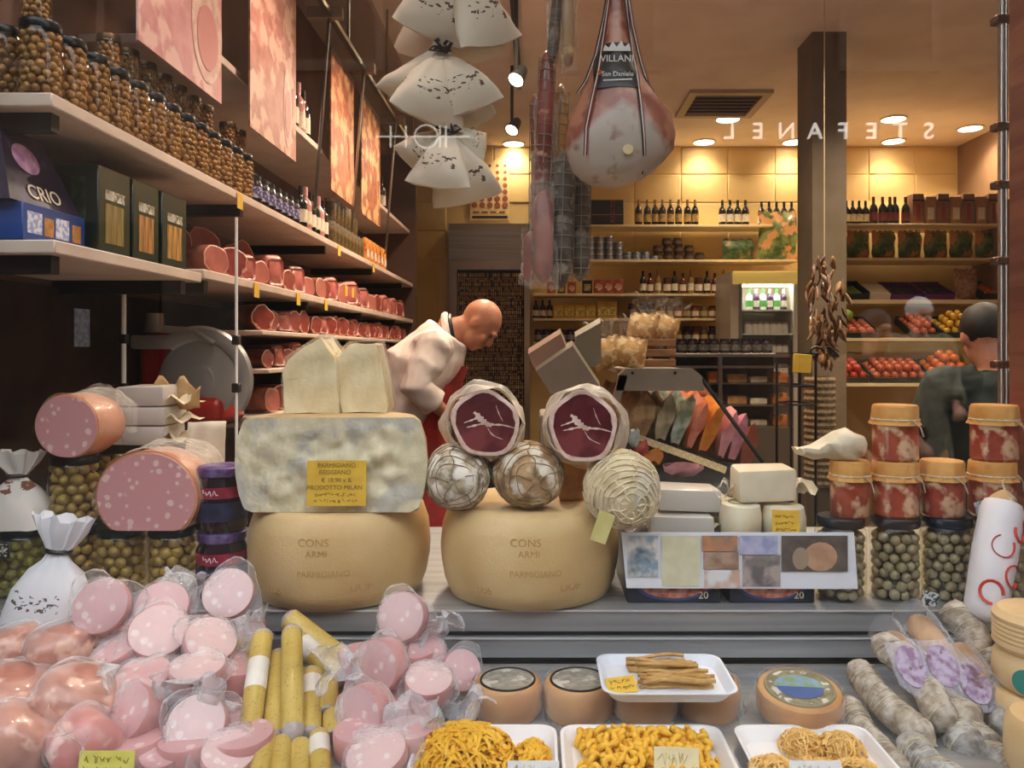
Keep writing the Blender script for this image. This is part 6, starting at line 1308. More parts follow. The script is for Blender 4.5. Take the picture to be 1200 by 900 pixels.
# ---- small round cheeses with ringed lids
m_tom = M('tomino_rind', '#cda06c', '#b98655', scale=10, rough=.5, sss=.1)
def tomino(label, px, Y, r_, h_, z=LOW + .0005, tilt=None, ringm=None, wrap=True, disc_='#a9a498', disc2='#8d887c', blue=False):
    t = thing('small_cheese', label, 'cheese', (jx(px, Y), Y, z), tilt)
    MB().lathe([(r_ * .9, 0), (r_, .012), (r_ * 1.01, h_ * .6), (r_ * .97, h_ * .92), (r_ * .9, h_), (.001, h_)], 40).build('rind', m_tom, t)
    MB().lathe([(.001, h_ + .001), (r_ * .78, h_ + .001)], 36, cap=False).build('paper_disc', M('disc' + disc_, disc_, disc2, scale=60, rough=.5, c3='#d3cfc4', scale3=40, lo3=.55, hi3=.6), t)
    MB().lathe([(r_ * .76, h_), (r_ * .78, h_ + .003), (r_ * .82, h_ + .003), (r_ * .84, h_)], 40, cap=False).build('lid_ring', ringm or m_black, t)
    if blue:
        MB().add([(r_ * .55 * math.cos(q), r_ * .5 * math.sin(q), h_ + .002) for q in [math.pi + k_ * math.pi / 12 for k_ in range(13)]], [tuple(range(13))]).build('blue_field', M('label_blue', '#3f5f9a', rough=.4), t)
        MB().add([(r_ * .6 * math.cos(q), r_ * .5 * math.sin(q), h_ + .0022) for q in [k_ * math.pi / 12 for k_ in range(13)]], [tuple(range(13))]).build('landscape', M('label_land', '#7fa0c0', '#7d9a5a', scale=40, rough=.4), t)
    if wrap:
        def wf(u, v):
            a = u * 2 * math.pi; k_ = 1.03 + .28 * max(0, (1 - v * 2)) * (.5 + .5 * math.sin(5 * a + px)); q = Vector((r_ * k_ * math.cos(a), r_ * k_ * math.sin(a), h_ * 1.02 * min(1, v * 1.3)))
            return tuple(q + noise.noise_vector(q * 30) * .004)
        MB().sheet(36, 8, wf).build('clear_wrap', m_wrap, t, sharp=0)
    return t
tomino('small round cheese with black ringed lid beside the mortadella heap', 595, 1.555, .068, .068); tomino('small round cheese with black ringed lid under the raised pasta tray', 678, 1.555, .070, .068)
tomino('small brown cheese hidden under the raised pasta tray', 755, 1.555, .066, .068); tomino('small brown cheese under the far end of the raised pasta tray', 830, 1.56, .062, .068)
tomino('flat round cheese with a blue and green picture label', 936, 1.53, .082, .055, LOW + .012, (R(8), 0, R(-6)), M('ring_tan', '#8f8468', rough=.5), True, '#8f8a6c', '#777358', True)
for px in (915, 958): pass
# ---- foam trays
m_foam = M('white_foam', '#eeeef0', rough=.6, sss=.1); m_foamb = M('blue_white_foam', '#dfe6f2', rough=.6)
def tray(label, x0, x1, y0, y1, z, mat, h_=.026):
    w_, d_ = (x1 - x0) / 2, (y1 - y0) / 2; t = thing('foam_tray', label, 'tray', ((x0 + x1) / 2, (y0 + y1) / 2, z), None, 'foam trays')
    def rr(kx, ky, z_, c_=.03):
        pts = []
        for sx_, sy_, a0 in ((1, 1, 0), (-1, 1, 90), (-1, -1, 180), (1, -1, 270)):
            for k_ in range(5): a = R(a0 + k_ * 22.5); pts.append((sx_ * (kx - c_) + c_ * math.cos(a), sy_ * (ky - c_) + c_ * math.sin(a), z_))
        return pts
    MB().rings([rr(w_ * .86, d_ * .84, 0), rr(w_ * .97, d_ * .96, h_ * .9), rr(w_, d_, h_ * .92), rr(w_, d_, h_), rr(w_ * .96, d_ * .95, h_), rr(w_ * .86, d_ * .83, .005)]).build('shell', mat, t, sharp=.6); return t
Z0 = LOW + .0005
tray('white foam tray of golden ribbon pasta beside the mortadella', jx(492, 1.45), jx(652, 1.45), 1.22, 1.455, Z0, m_foam)
tray('white foam tray of small twisted pasta between two others', jx(656, 1.45), jx(842, 1.45), 1.22, 1.455, Z0, m_foam)
tray('white foam tray of thin pasta nests beside the sausages', jx(857, 1.45), jx(1012, 1.45), 1.22, 1.455, Z0, m_foam)
tray('bluish foam tray of brown pasta strips raised on the cheeses', jx(703, 1.5), jx(858, 1.5), 1.43, 1.62, LOW + .073, m_foamb, .022)
m_tag = M('egg_pasta', '#f2c03a', '#e8b02c', scale=30, rough=.5, ); m_thin = M('thin_pasta', '#f2cb7c', '#e6b860', scale=30, rough=.5); m_brownp = M('wholemeal_pasta', '#cfa662', '#b88c4a', scale=40, rough=.6)
def nest(label, px, Y, z, rx, ry, rz, mat, n, w_, seed, cat='pasta', grp='pasta nests'):
    rn = random.Random(seed); mb = MB()
    for i in range(n):
        a = rn.uniform(0, 6.28); el = rn.uniform(.05, 1.5); c = Vector((math.cos(a) * math.cos(el), math.sin(a) * math.cos(el), math.sin(el))); tdir = c.cross(Vector((rn.uniform(-1, 1), rn.uniform(-1, 1), rn.uniform(-.4, .4)))).normalized(); k_ = rn.uniform(.86, 1.04); pts = []
        L = rn.uniform(.5, 1.1)
        for s_ in range(6):
            th = (s_ / 5 - .5) * L; q = (c * math.cos(th) + tdir * math.sin(th)) * k_ * (1 + .05 * math.sin(s_ * 2 + i))
            pts.append((q.x * rx, q.y * ry, max(.002, q.z * rz)))
        mb.tube(pts, w_, 4, flat=.4)
    mb.sphere((0, 0, 0), (rx * .8, ry * .8, rz * .8), 12, 8)
    o = mb.build('strands', mat, None, (jx(px, Y), Y, z), sharp=1.0); o.name = 'pasta_nest'; tag(o, label, cat, grp); return o
zt_ = Z0 + .006
nest('large heap of golden ribbon pasta in the tray by the mortadella', 545, 1.355, zt_, .088, .085, .060, m_tag, 420, .0034, 1)
nest('small loose heap of golden ribbon pasta beside the large heap', 624, 1.355, zt_, .034, .05, .034, m_tag, 130, .0034, 2)
for i, (px, Y, lab) in enumerate(((905, 1.31, 'thin pasta nest by the tray wall, nearest the twisted pasta'), (940, 1.40, 'thin pasta nest at the back of its tray'), (985, 1.39, 'thin pasta nest beside the sausages'), (960, 1.30, 'thin pasta nest at the front of its tray'), (1005, 1.30, 'thin pasta nest at the tray corner under the sausages'))):
    nest(lab, px, Y, zt_, .044, .043, .034, m_thin, 190, .0014, 10 + i)
# small twisted pasta: each piece its own object
pcm = []
for q in range(3):
    mb = MB().tube([(.010 * math.cos(a) * (1 - .05 * a), .010 * math.sin(a) * (1 - .05 * a), .0022 * a) for a in [k_ * .75 for k_ in range(9)]], [.0035, .005, .0056, .0058, .0058, .0058, .0056, .005, .003], 7).jitter(.002, 90, q); pcm.append(mb.mesh('twist', m_tag, 0))
rn = random.Random(4); x0, x1 = jx(676, 1.42), jx(826, 1.42); cnt = 0
for l in range(3):
    for iy in range(10 - 2 * l):
        for ix in range(13 - 2 * l):
            if cnt >= 292: continue
            x = x0 + (x1 - x0) * (ix + l + .5) / 13 + rn.uniform(-.004, .004); y = 1.245 + (iy + l + .5) * .0195 + rn.uniform(-.004, .004)
            o = place(pcm[rn.randrange(3)], 'twisted_pasta', None, (x, y, zt_ + .006 + l * .013 + rn.uniform(0, .004)), (rn.uniform(-1.2, 1.2), rn.uniform(-1.2, 1.2), rn.uniform(0, 6))); tag(o, 'small golden twisted pasta piece heaped in the middle foam tray', 'pasta', 'twisted pasta pieces'); cnt += 1
# brown strips on the raised tray
zs = LOW + .073 + .008
for i in range(34):
    back_ = i < 14; y = (1.575 if back_ else 1.50) + rn.uniform(-.022, .026) * (.7 if back_ else 1.1); x = jx((778 if back_ else 790) + rn.uniform(-6, 8), 1.53); L = S(80, 1.53) * rn.uniform(.8, 1.05); a = rn.uniform(-.16, .12)
    pts = [(f * L * math.cos(a) - L * .5, f * L * math.sin(a) + .006 * math.sin(f * 5 + i), .002 * math.sin(f * 6 + i * 2)) for f in [k_ / 7 for k_ in range(8)]]
    o = MB().tube(pts, .0038, 6).build('pasta_strip', m_brownp, None, (x, y, zs + (i % 4) * .006), sharp=0); tag(o, 'brown wholemeal pasta strip in the ' + ('rear' if back_ else 'front') + ' bundle on the raised tray', 'pasta', 'wholemeal strips, ' + ('rear' if back_ else 'front') + ' bundle')
def card(label, px, py, Y, w_, h_, rot, mat=None, lines=('',), ink=None, name='price_card'):
    t = thing(name, label, 'price card', P(px, py, Y), rot); MB().box(-w_ / 2, w_ / 2, 0, .0015, 0, h_).build('card', mat or m_ytag, t)
    for i, s_ in enumerate(lines): scribble('handwriting', w_ * .8, h_ / (len(lines) * 1.7), ink or m_ink, t.children[0], (0, -.0008, h_ * (1 - (i + .75) / (len(lines) + .5))), px + i, .0006)
    return t
card('small yellow card lying on the raised pasta tray', 731, 812, 1.47, .058, .034, (R(-55), R(-4), R(8)), None, ('a', 'b'))
card('yellow price card at the front of the mortadella heap', 123, 912, 1.27, .092, .042, (R(-10), 0, 0), M('lemon_card', '#e6dc6a', '#d9ce5c', scale=20, rough=.7), ('a', 'b'))
card('plain cream card standing in the twisted pasta', 793, 905, 1.275, .075, .038, (R(-14), R(2), 0), M('cream_card', '#efe3b8', '#e6d8a6', scale=12, rough=.7), ('a',), M('faint_ink', '#d8c890', rough=.7))
card('blank white card in the tray of ribbon pasta', 625, 912, 1.26, .085, .026, (R(-14), 0, 0), m_foam, ('a',), MATS['faint_ink'])
card('blank white card in the tray of thin pasta nests', 957, 912, 1.26, .085, .026, (R(-14), 0, 0), m_foam, ('a',), MATS['faint_ink'])
# ---- sausages on the right
m_saus = M('mould_sausage', '#ab9e8d', '#8c7f6e', scale=60, rough=.85, bump=.8, bscale=34, c3='#c9c2b7', scale3=50, lo3=.42, hi3=.66, detail=6)
m_saus2 = M('grey_mould_sausage', '#9b9892', '#7f7a74', scale=60, rough=.85, bump=.8, bscale=34, c3='#bfc1c2', scale3=50, lo3=.42, hi3=.66, detail=6)
SA = [(1006, 783, 1.60, 1090, 868, 1.42, 17, 0, 'long mouldy sausage second from the pasta tray'), (1032, 752, 1.62, 1108, 850, 1.44, 18, 0, 'long pale mouldy sausage under the first wrapped label'), (1090, 806, 1.58, 1146, 852, 1.46, 21, 0, 'stout sausage below the middle labelled salami'),
      (1090, 836, 1.52, 1133, 884, 1.40, 21, 1, 'grey sausage with a blunt end under the stout one'), (1128, 830, 1.53, 1166, 885, 1.41, 20, 1, 'grey sausage end beside the stacked cheeses'), (1155, 765, 1.62, 1180, 865, 1.46, 20, 1, 'long grey sausage leaning by the cheese stack'),
      (994, 826, 1.54, 1070, 915, 1.36, 17, 0, 'mouldy sausage lying beside the thin pasta tray'), (1112, 712, 1.70, 1148, 778, 1.60, 17, 0, 'netted sausage standing behind the labelled salamis'), (1070, 872, 1.42, 1130, 925, 1.30, 20, 1, 'grey sausage at the very front of the pile'), (1150, 880, 1.42, 1200, 925, 1.32, 19, 1, 'grey sausage at the front by the cheeses')]
for i, (xa, ya, Ya, xb, yb, Yb_, rp, k_, lab) in enumerate(SA):
    a, b_ = P(xa, ya, Ya), P(xb, yb, Yb_); d = b_ - a; L = d.length; r_ = S(rp, (Ya + Yb_) / 2); t = thing('salami', lab, 'salami', a, fit(d), 'mouldy salamis')
    fs = (-.06, -.045, -.02, .02, .06) + tuple(.06 + .84 * q / 26 for q in range(1, 27)) + (.94, .97, 1.0, 1.025, 1.045); rs = (.2, .5, .72, .86, .93) + tuple(.95 + .1 * q / 26 for q in range(1, 27)) + (1.0, .86, .66, .42, .15)
    bend = .02 * (1 if i % 2 else -1)
    MB().tube([(bend * math.sin(math.pi * f), 0, f * L) for f in fs], [r_ * q * (1 + .012 * math.sin(f * 55 + i)) for f, q in zip(fs, rs)], 28).jitter(.004, 20, i).jitter(.003, 80, i + 9).build('body', (m_saus, m_saus2)[k_], t, sharp=0)
    MB().tube([(0, 0, 1.04 * L), (.004, 0, 1.07 * L)], [.004, .0015], 6).build('knot', m_twine, t)
    for q in range(12):
        f = .10 + q * .072; MB().tube([(bend * math.sin(math.pi * f) + r_ * 1.05 * math.cos(a_), r_ * 1.05 * math.sin(a_), f * L + .006 * math.sin(a_ + q)) for a_ in [j * math.pi / 8 for j in range(17)]], .0011, 4).build('twine_ring', m_twine, t)
m_lab = M('violet_print_label', '#b9a9c4', '#8a6a8c', scale=60, rough=.4, c3='#6d3a48', scale3=45, lo3=.52, hi3=.6, detail=6)
for i, (xa, ya, Ya, xb, yb, Yb_, lx, ly, lab) in enumerate(((1042, 748, 1.64, 1075, 795, 1.55, 1068, 781, 'film wrapped salami with a mauve label, next to the steel riser'), (1074, 728, 1.66, 1112, 790, 1.55, 1105, 780, 'film wrapped salami with a pale violet label in the middle'), (1120, 760, 1.60, 1150, 812, 1.53, 1142, 800, 'film wrapped salami with a streaked label by the cheese stack'))):
    a, b_ = P(xa, ya, Ya), P(xb, yb, Yb_) + Vector((0, 0, .012)); d = b_ - a; L = d.length; t = thing('wrapped_salami', lab, 'salami', a, fit(d, (0, -1, 0)), 'film wrapped salamis')
    MB().tube([(0, 0, f * L) for f in (-.08, -.02, .1, .5, .9, 1)], [.006, .020, .027, .029, .027, .015], 18).jitter(.004, 30, i).build('body', M('wrapped_skin', '#c09a70', '#9c7850', scale=24, rough=.6, bump=.6, bscale=40), t, sharp=0)
    MB().sheet(20, 10, lambda u, v: tuple(Vector(((.034 + .010 * abs(v - .45)) * math.cos(u * 6.283), (.034 + .010 * abs(v - .45)) * math.sin(u * 6.283), (v * 1.45 - .25) * L)) + noise.noise_vector(Vector((u * 6, v * 5, i))) * .008)).build('film', m_wrap, t, sharp=0)
    p = P(lx, ly, 1.515); n_ = Vector((.05, -.8, .6)); o_ = t
    T = t.matrix_basis.copy(); T = Matrix.Translation(a) @ fit(d, (0, -1, 0)); Li = T.inverted()
    wx, wz = .030, .040
    B = fit(n_, d); pts = [p + B.to_3x3() @ Vector((wx * math.cos(q), wz * math.sin(q), 0)) for q in [k_ * math.pi / 12 for k_ in range(24)]]
    mb = MB().rings([[Li @ q for q in pts], [Li @ (q + n_ * .002) for q in pts]]); mb.build('label', m_lab, t)
    pts = [p - n_ * .001 + B.to_3x3() @ Vector((wx * 1.3 * sx_, wz * 1.25 * sz_, 0)) for sx_, sz_ in ((-.9, -1), (.9, -1), (1, .6), (.4, 1.1), (-.4, 1.1), (-1, .6))]
    MB().rings([[Li @ q for q in pts], [Li @ (q + n_ * .0006) for q in pts]]).build('clear_pouch', film('label_pouch', '#d8d4ea', .16, .15, .2, .4, 20), t)
t = thing('hang_tag', 'small black and white tag standing behind the wrapped salamis', 'tag', P(1090, 702, 1.74), (0, R(12), 0)); MB().rbox(-.018, .018, 0, .002, -.016, .016, .002, 1).build('card', M('bw_card', '#c9cccc', '#3a3c3e', scale=110, lo=.48, hi=.54, rough=.5), t); MB().tube([(0, 0, -.016), (.003, 0, -.06)], .0015, 4).build('stem', m_steel2, t)
# ---- stack of basket cheeses at the end
m_basket = M('basket_cheese', '#dcbf90', '#cfae7c', scale=8, rough=.6, sss=.1, bump=.2)
zq = LOW + .0005
def bcheese(label, px, Y, z, r_, h_, ridged, dot):
    t = thing('basket_cheese', label, 'cheese', (jx(px, Y), Y, z), None, 'basket cheeses')
    prof = [(r_ * .88, 0), (r_, .012)] + ([(r_ * (1 if k_ % 2 else .975), .012 + (h_ - .024) * k_ / 12) for k_ in range(1, 12)] if ridged else [(r_ * 1.03, h_ * .5)]) + [(r_, h_ - .012), (r_ * .88, h_), (.001, h_)]
    MB().lathe(prof, 40).build('rind', m_basket, t)
    if dot: MB().lathe([(.001, 0), (.024, 0), (.024, .002), (.001, .002)], 20, T=Matrix.Translation((-r_ * .80, -r_ * .66, h_ * .45)) @ fit((-.78, -.63, 0))).build('teal_sticker', M('teal_print', '#2f8a80', rough=.4), t)
bcheese('basket cheese at the bottom of the stack by the sausages', 1216, 1.50, zq, .082, .072, False, False)
bcheese('basket cheese with a teal sticker in the middle of the stack', 1222, 1.51, zq + .0725, .086, .072, False, True)
bcheese('ridged basket cheese on top of the stack', 1222, 1.51, zq + .145, .088, .078, True, False)
bcheese('pale basket cheese in front of the stack', 1232, 1.33, zq, .07, .10, False, False)
# ================================================================= HANGING GOODS
# ---- ceiling rail the goods hang from
hr = thing('hanging_rail', 'steel bar over the window display from which goods hang', 'rail', (0, 0, 0))
MB().tube([(-1.4, 2.10, 3.05), (1.36, 2.10, 3.05)], .012, 10).build('bar', m_steel2, hr)
for x in (-1.1, 0, 1.1): MB().tube([(x, 2.10, 3.05), (x, 2.10, CEIL)], .006, 6).build('drop', m_steel2, hr)
# ---- bunch of white sacks
m_hb = sackprint('hanging_sack_cloth', '#dccfb6', '#5d4030', .042, .085, 58)
def flat_sack(seed, mat, W=.102, H=.185, D_=.042):
    """pillow-like sack with a sealed straight bottom seam and sharp corners, gathered at the top"""
    rn_ = random.Random(seed); n_, rings = 48, []; sk = rn_.uniform(-.12, .12)
    for i in range(19):
        f = i / 18; w_ = W * max(.17, 1 - .86 * f ** 1.25); dd = max(.004, D_ * math.sin(math.pi * min(1, f * 1.05 + .02)) ** .7) if f < .9 else .014
        row_ = []
        for j in range(n_):
            a = 2 * math.pi * j / n_; c_, s_ = math.cos(a), math.sin(a); e_ = .8 + .2 * f
            fold = 1 + .16 * f * math.sin(a * 7 + seed) * (1 if f > .35 else 0)
            row_.append((w_ * abs(c_) ** e_ * (1 if c_ > 0 else -1), dd * fold * s_, H * f + sk * w_ * c_ * (1 - f) + .006 * (1 - f) * math.cos(a * 2)))
        rings.append(row_)
    for f, k_ in ((.3, 1.3), (1, 2.0)): rings.append([(.014 * k_ * math.cos(2 * math.pi * j / n_), .010 * k_ * math.sin(2 * math.pi * j / n_), H + .028 * f) for j in range(n_)])
    mb = MB().rings(rings, cap=False); mb.add(rings[0], [tuple(range(n_ - 1, -1, -1))])
    return mb.jitter(.007, 12, seed).jitter(.003, 40, seed + 4).mesh('sack', mat, .8)
hm = [flat_sack(30 + q, m_hb) for q in range(5)]
Yh = 2.1
KN = {1: P(533, -48, Yh), 2: P(518, 56, Yh), 3: P(527, 150, Yh)}
HB = [(1, 502, 42, -.02, 'in the top tier, print facing the street'), (1, 578, 52, -.03, 'in the top tier, tilted towards the ham'), (1, 492, 66, .07, 'in the top tier, plain one behind the others'), (1, 552, 70, .08, 'in the top tier, hanging lowest behind'),
      (2, 500, 140, -.05, 'in the middle tier, gathered front one'), (2, 553, 128, -.02, 'in the middle tier, print turned aside'), (2, 474, 122, .05, 'in the middle tier, pointing to the shelves'), (2, 545, 150, .08, 'in the middle tier, half hidden'),
      (3, 512, 218, -.05, 'in the bottom tier, print facing the street'), (3, 484, 196, .04, 'in the bottom tier, pointing to the shelves'), (3, 549, 236, .04, 'in the bottom tier, hanging lowest'), (3, 568, 176, .05, 'in the bottom tier, sticking out towards the ham')]
for i, (tier, px, py, dy, lab) in enumerate(HB):
    k_ = KN[tier]; b_ = P(px, py, Yh + dy); ax = k_ - b_; L = ax.length; s_ = L / .20
    t = thing('hanging_sack', 'white cloth sack ' + lab, 'sack', b_, fit(ax, (0, -1, 0)), 'bunch of white sacks')
    t.rotation_euler = (fit(ax, (0, 1, 0)) @ Matrix.Rotation(math.pi, 4, 'Z') @ Matrix.Rotation((.25, .6, -.5, -.2, .45)[i % 5], 4, 'Z')).to_euler()
    cl_ = place(hm[i % 5], 'cloth', t); t.scale = (min(1.05, s_), min(1.05, s_), s_)
    MB().lathe([(.019, 0), (.022, .006), (.019, .012)], 12, T=Matrix.Translation((0, 0, .182)), cap=False).build('tie', M('dark_ribbon', '#2a2320', rough=.7), cl_)
for q in (2, 3):
    k_ = KN[q]; t = thing('ribbon_knot', 'dark ribbon knot gathering the %s tier of white sacks' % ('middle' if q == 2 else 'bottom'), 'ribbon', k_)
    for i in range(4): a = i * 1.6 + q; MB().tube([(0, 0, 0), (.02 * math.cos(a), -.03, .015 * math.sin(a)), (.035 * math.cos(a), -.035, -.01 + .02 * math.sin(a)), (.012, -.02, -.02)], .005, 6, flat=.5).build('loop', MATS['dark_ribbon'], t)
o = MB().tube([KN[3], KN[2], KN[1], Vector((KN[1].x, 2.10, 3.05))], .004, 6).build('sack_rope', MATS['dark_ribbon']); tag(o, 'dark cord carrying the bunch of white sacks', 'cord')
# ---- whole ham with striped cords
Yp = 2.0
SEC = [(-120, 716, 726), (-60, 714, 729), (0, 711, 732), (20, 709, 734), (39, 706, 737), (60, 701, 742), (78, 695, 747), (98, 688, 757), (117, 679, 770), (136, 670, 785), (156, 664, 791), (175, 662, 789), (190, 666, 777), (200, 671, 767), (210, 680, 752), (217, 692, 736)]
ham = thing('whole_ham', 'whole cured ham hanging by its shank with striped cords', 'ham', P(725, 217, Yp))
rings = []; n = 40
for py, a, b_ in reversed(SEC):
    c = P((a + b_) / 2, py, Yp) - ham.location; hw_ = S((b_ - a) / 2, Yp); dp = min(hw_ * .95, .045 + .35 * hw_) if hw_ > .03 else hw_
    rings.append([(c.x + hw_ * math.cos(2 * math.pi * j / n), dp * math.sin(2 * math.pi * j / n), c.z) for j in range(n)])
def hammat():
    m = M('ham_flesh', '#9c5a44', '#84442f', scale=9, rough=.4, coat=.25, c3='#b57a5c', scale3=14, lo3=.5, hi3=.62); nt = m.node_tree; N = nt.nodes; L = nt.links; b = N['Principled BSDF']; src = b.inputs['Base Color'].links[0].from_socket
    tc = N.new('ShaderNodeTexCoord'); sp = N.new('ShaderNodeSeparateXYZ'); L.new(tc.outputs['Object'], sp.inputs[0]); ns = N.new('ShaderNodeTexNoise'); ns.inputs['Scale'].default_value = 9; ns.inputs['Detail'].default_value = 4; L.new(tc.outputs['Object'], ns.inputs['Vector'])
    # sugna: the pale fat spread over the lower front, in a tongue reaching up the middle
    ab = N.new('ShaderNodeMath'); ab.operation = 'ABSOLUTE'; L.new(sp.outputs['X'], ab.inputs[0])
    m1 = N.new('ShaderNodeMath'); m1.operation = 'MULTIPLY_ADD'; m1.inputs[1].default_value = .75; L.new(ab.outputs[0], m1.inputs[0]); L.new(sp.outputs['Z'], m1.inputs[2])
    m2 = N.new('ShaderNodeMath'); m2.operation = 'MULTIPLY_ADD'; m2.inputs[1].default_value = .10; L.new(ns.outputs['Fac'], m2.inputs[0]); L.new(m1.outputs[0], m2.inputs[2])
    r = N.new('ShaderNodeValToRGB'); r.color_ramp.elements[0].position = .225; r.color_ramp.elements[1].position = .25; r.color_ramp.elements[0].color = (1, 1, 1, 1); r.color_ramp.elements[1].color = (0, 0, 0, 1); L.new(m2.outputs[0], r.inputs[0])
    n2 = N.new('ShaderNodeTexNoise'); n2.inputs['Scale'].default_value = 22; n2.inputs['Detail'].default_value = 5; L.new(tc.outputs['Object'], n2.inputs['Vector'])
    r2 = N.new('ShaderNodeValToRGB'); r2.color_ramp.elements[0].position = .30; r2.color_ramp.elements[1].position = .42; r2.color_ramp.elements[0].color = C('#8a6a58'); r2.color_ramp.elements[1].color = C('#b3a596'); L.new(n2.outputs['Fac'], r2.inputs[0])
    mx = N.new('ShaderNodeMix'); mx.data_type = 'RGBA'; L.new(r.outputs[0], mx.inputs['Factor']); L.new(src, mx.inputs['A']); L.new(r2.outputs[0], mx.inputs['B']); L.new(mx.outputs['Result'], b.inputs['Base Color']); return m
MB().rings(rings).jitter(.007, 9, 3).build('ham', hammat(), ham, sharp=0)
def hsurf(px, py, off=.004):
    for i in range(len(SEC) - 1):
        if SEC[i][0] <= py <= SEC[i + 1][0]:
            f = (py - SEC[i][0]) / (SEC[i + 1][0] - SEC[i][0]); a = SEC[i][1] + f * (SEC[i + 1][1] - SEC[i][1]); b_ = SEC[i][2] + f * (SEC[i + 1][2] - SEC[i][2]); break
    hw_ = S((b_ - a) / 2, Yp); dp = min(hw_ * .95, .045 + .35 * hw_); c = P((a + b_) / 2, py, Yp); x = P(px, py, Yp).x; k_ = max(0, 1 - ((x - c.x) / hw_) ** 2)
    return Vector((x, Yp - dp * math.sqrt(k_) - off, c.z)) - ham.location
cords = [[(717, -40), (712, 10), (706, 50), (700, 90), (691, 130), (685, 160), (684, 190)], [(730, -40), (735, 20), (739, 60), (743, 100), (747, 150), (752, 208)], [(716, -30), (708, 20), (698, 65), (687, 95), (677, 110)], [(732, -30), (741, 30), (750, 70), (759, 100), (766, 112)]]
for cpts in cords:
    for dxp, mt in ((-1.3, m_black), (0, M('cord_cream', '#e6dccb', rough=.8)), (1.3, M('cord_red', '#7d2a2e', rough=.8))):
        pts = []
        for i in range(len(cpts) - 1):
            for k_ in range(3): f = k_ / 3; pts.append(hsurf(cpts[i][0] + f * (cpts[i + 1][0] - cpts[i][0]) + dxp, cpts[i][1] + f * (cpts[i + 1][1] - cpts[i][1])))
        pts.append(hsurf(cpts[-1][0] + dxp, cpts[-1][1])); MB().tube(pts, .0022, 5).build('striped_cord', mt, ham)
def lab_(u, v):
    py = 58 + v * 56; hw_ = 26 * (1 if v > .35 else math.sqrt(max(.05, 1 - ((.35 - v) / .40) ** 2))) * (1 if v < .9 else .96); return tuple(hsurf(720 + (u - .5) * 2 * hw_ * (.97 if py < 75 else 1), py, .0055))
MB().sheet(16, 14, lab_).build('black_label', M('black_ham_label', '#15130f', rough=.4), ham)
m_lw = M('label_white', '#dcd8cc', rough=.5)
c_ = hsurf(720, 80, .010); text('brand', 'VILLANI', .024, m_lw, ham, c_, (R(90), 0, 0), ex=.0004); c_ = hsurf(720, 100, .010); text('origin', 'San Daniele', .017, m_lw, ham, c_, (R(90), 0, 0), ex=.0004)
c_ = hsurf(720, 68, .010); MB().prism([(-.035, -.004), (-.03, .012), (-.02, .004), (-.01, .02), (.0, .006), (.012, .022), (.02, .006), (.032, .016), (.036, -.004)], .0006).build('crest', m_lw, ham, c_)
c_ = hsurf(720, 108, .009); MB().prism([(-.036, 0), (.036, .003), (.036, .006), (-.036, .003)], .0006).build('white_rule', m_lw, ham, c_)
c_ = hsurf(701, 95, .008); MB().lathe([(.006, 0), (.006, .001)], 14, T=Matrix.Rotation(R(90), 4, 'X')).build('red_seal', M('seal_red', '#b5502f', rough=.5), ham, c_)
c_ = hsurf(731, 186, .004); MB().lathe([(.001, .002), (.012, .002), (.014, 0)], 14, T=Matrix.Rotation(R(90), 4, 'X')).build('bone_end', M('bone', '#d3bd8c', rough=.5), ham, c_)
MB().tube([(P(721, -120, Yp) - ham.location), Vector((P(721, 0, Yp).x - ham.location.x, .1, 3.05 - ham.location.z))], .004, 6).build('hanging_cord', m_twine, ham)
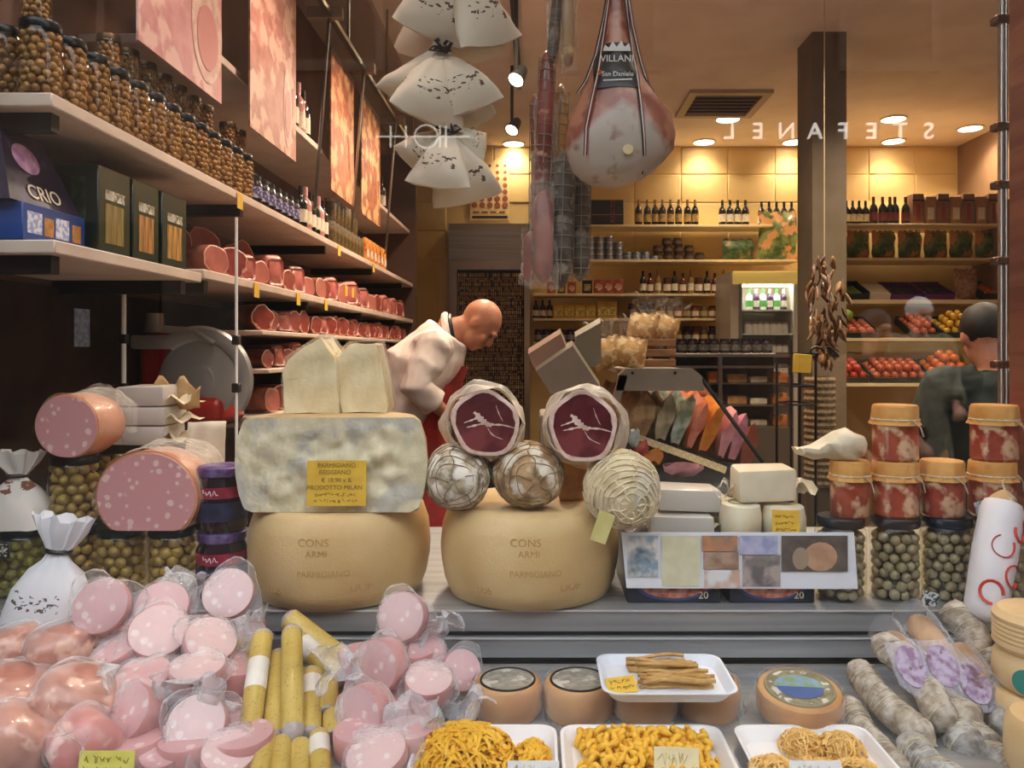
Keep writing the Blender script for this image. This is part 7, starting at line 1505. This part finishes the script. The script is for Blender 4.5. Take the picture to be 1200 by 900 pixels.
# ---- salamis and sausages hanging in a cluster
Ys = 2.12; m_twd = M('grey_twine', '#8f8677', rough=.8); m_netg = M('grey_net_salami', '#6b6258', '#4d443b', scale=20, rough=.7, c3='#9a9082', scale3=18, lo3=.5, hi3=.6); m_redsal = M('red_salami', '#8f4030', '#6d2a20', scale=14, rough=.4, coat=.3, c3='#d09a7c', scale3=20, lo3=.55, hi3=.62)
m_gold2 = M('golden_wrap', '#b58a4c', '#8a5f30', scale=14, rough=.35, coat=.4, c3='#e0c48a', scale3=16, lo3=.55, hi3=.62)
def hang(label, px0, py0, px1, py1, r_, skin, Y=Ys, net=True, wrap=False, cat='salami', bulge=1.0):
    a, b_ = P(px0, py0, Y), P(px1, py1, Y); d = b_ - a; L = d.length; t = thing('hanging_salami', label, cat, a, fit(d, (0, -1, 0)), 'hanging salami cluster')
    MB().tube([(0, 0, f * L) for f in (0, .04, .15, .5, .85, .96, 1)], [r_ * .2, r_ * .6, r_ * .9, r_ * bulge, r_ * .95, r_ * .6, r_ * .15], 16).jitter(.006, 25, px0).build('body', skin, t, sharp=0)
    if net:
        for q in range(10): f = .08 + q * .09; MB().tube([(r_ * 1.04 * math.cos(x), r_ * 1.04 * math.sin(x), f * L) for x in [j * math.pi / 6 for j in range(13)]], .0014, 4).build('twine_ring', m_twd, t)
        for q in range(4): MB().tube([(r_ * 1.05 * math.cos(q * 1.57), r_ * 1.05 * math.sin(q * 1.57), f * L) for f in (.05, .3, .6, .95)], .0014, 4).build('twine_line', m_twd, t)
    if wrap: MB().sheet(18, 12, lambda u, v: tuple(Vector((r_ * 1.25 * math.cos(u * 6.283), r_ * 1.25 * math.sin(u * 6.283), (v * 1.15 - .08) * L)) + noise.noise_vector(Vector((u * 7, v * 9, px0))) * .012)).build('clear_wrap', m_film, t, sharp=0)
    if py0 < 100: MB().tube([(0, 0, 0), (Matrix.Rotation(0, 3, 'X') @ (fit(d, (0, -1, 0)).to_3x3().inverted() @ (Vector((a.x, 2.1, 3.05)) - a)))], .003, 5).build('cord', m_twine, t)
hang('long red salami chain with gold wrap hanging beside the ham', 642, 60, 636, 200, .022, m_redsal); hang('thin golden wrapped salami at the top of the cluster', 666, -30, 667, 78, .018, m_gold2, net=False, wrap=True)
hang('narrow brown salami at the top of the cluster', 657, -40, 646, 80, .014, m_netg); hang('red and cream salami in the middle of the cluster', 640, 130, 634, 268, .026, m_redsal, 2.14, True, True)
hang('golden brown salami half behind the ham', 658, 100, 652, 235, .022, m_gold2, 2.18); hang('pale pink film wrapped salami low in the cluster', 636, 222, 637, 332, .028, M('pink_salami', '#a86a60', '#84483f', scale=14, rough=.4, coat=.3), 2.06, False, True)
hang('grey netted salami hanging lowest under the ham', 661, 178, 656, 338, .032, m_netg, 2.1); hang('second grey netted salami beside the lowest one', 681, 195, 680, 330, .026, m_netg, 2.14)
hang('small red sausage at the bottom of the cluster', 622, 272, 620, 330, .020, m_redsal, 2.08, False, True); hang('thin red sausage down the outer edge of the cluster', 627, 110, 626, 285, .014, m_redsal, 2.16)
o = MB().tube([P(650, -60, 2.16), P(648, 100, 2.17), P(652, 200, 2.17), Vector((P(652, 0, 2.17).x, 2.17, P(0, 240, 2.17).z))], .006, 6).build('hanging_rope', m_twine); tag(o, 'rope inside the salami cluster that carries the lower salamis', 'rope')
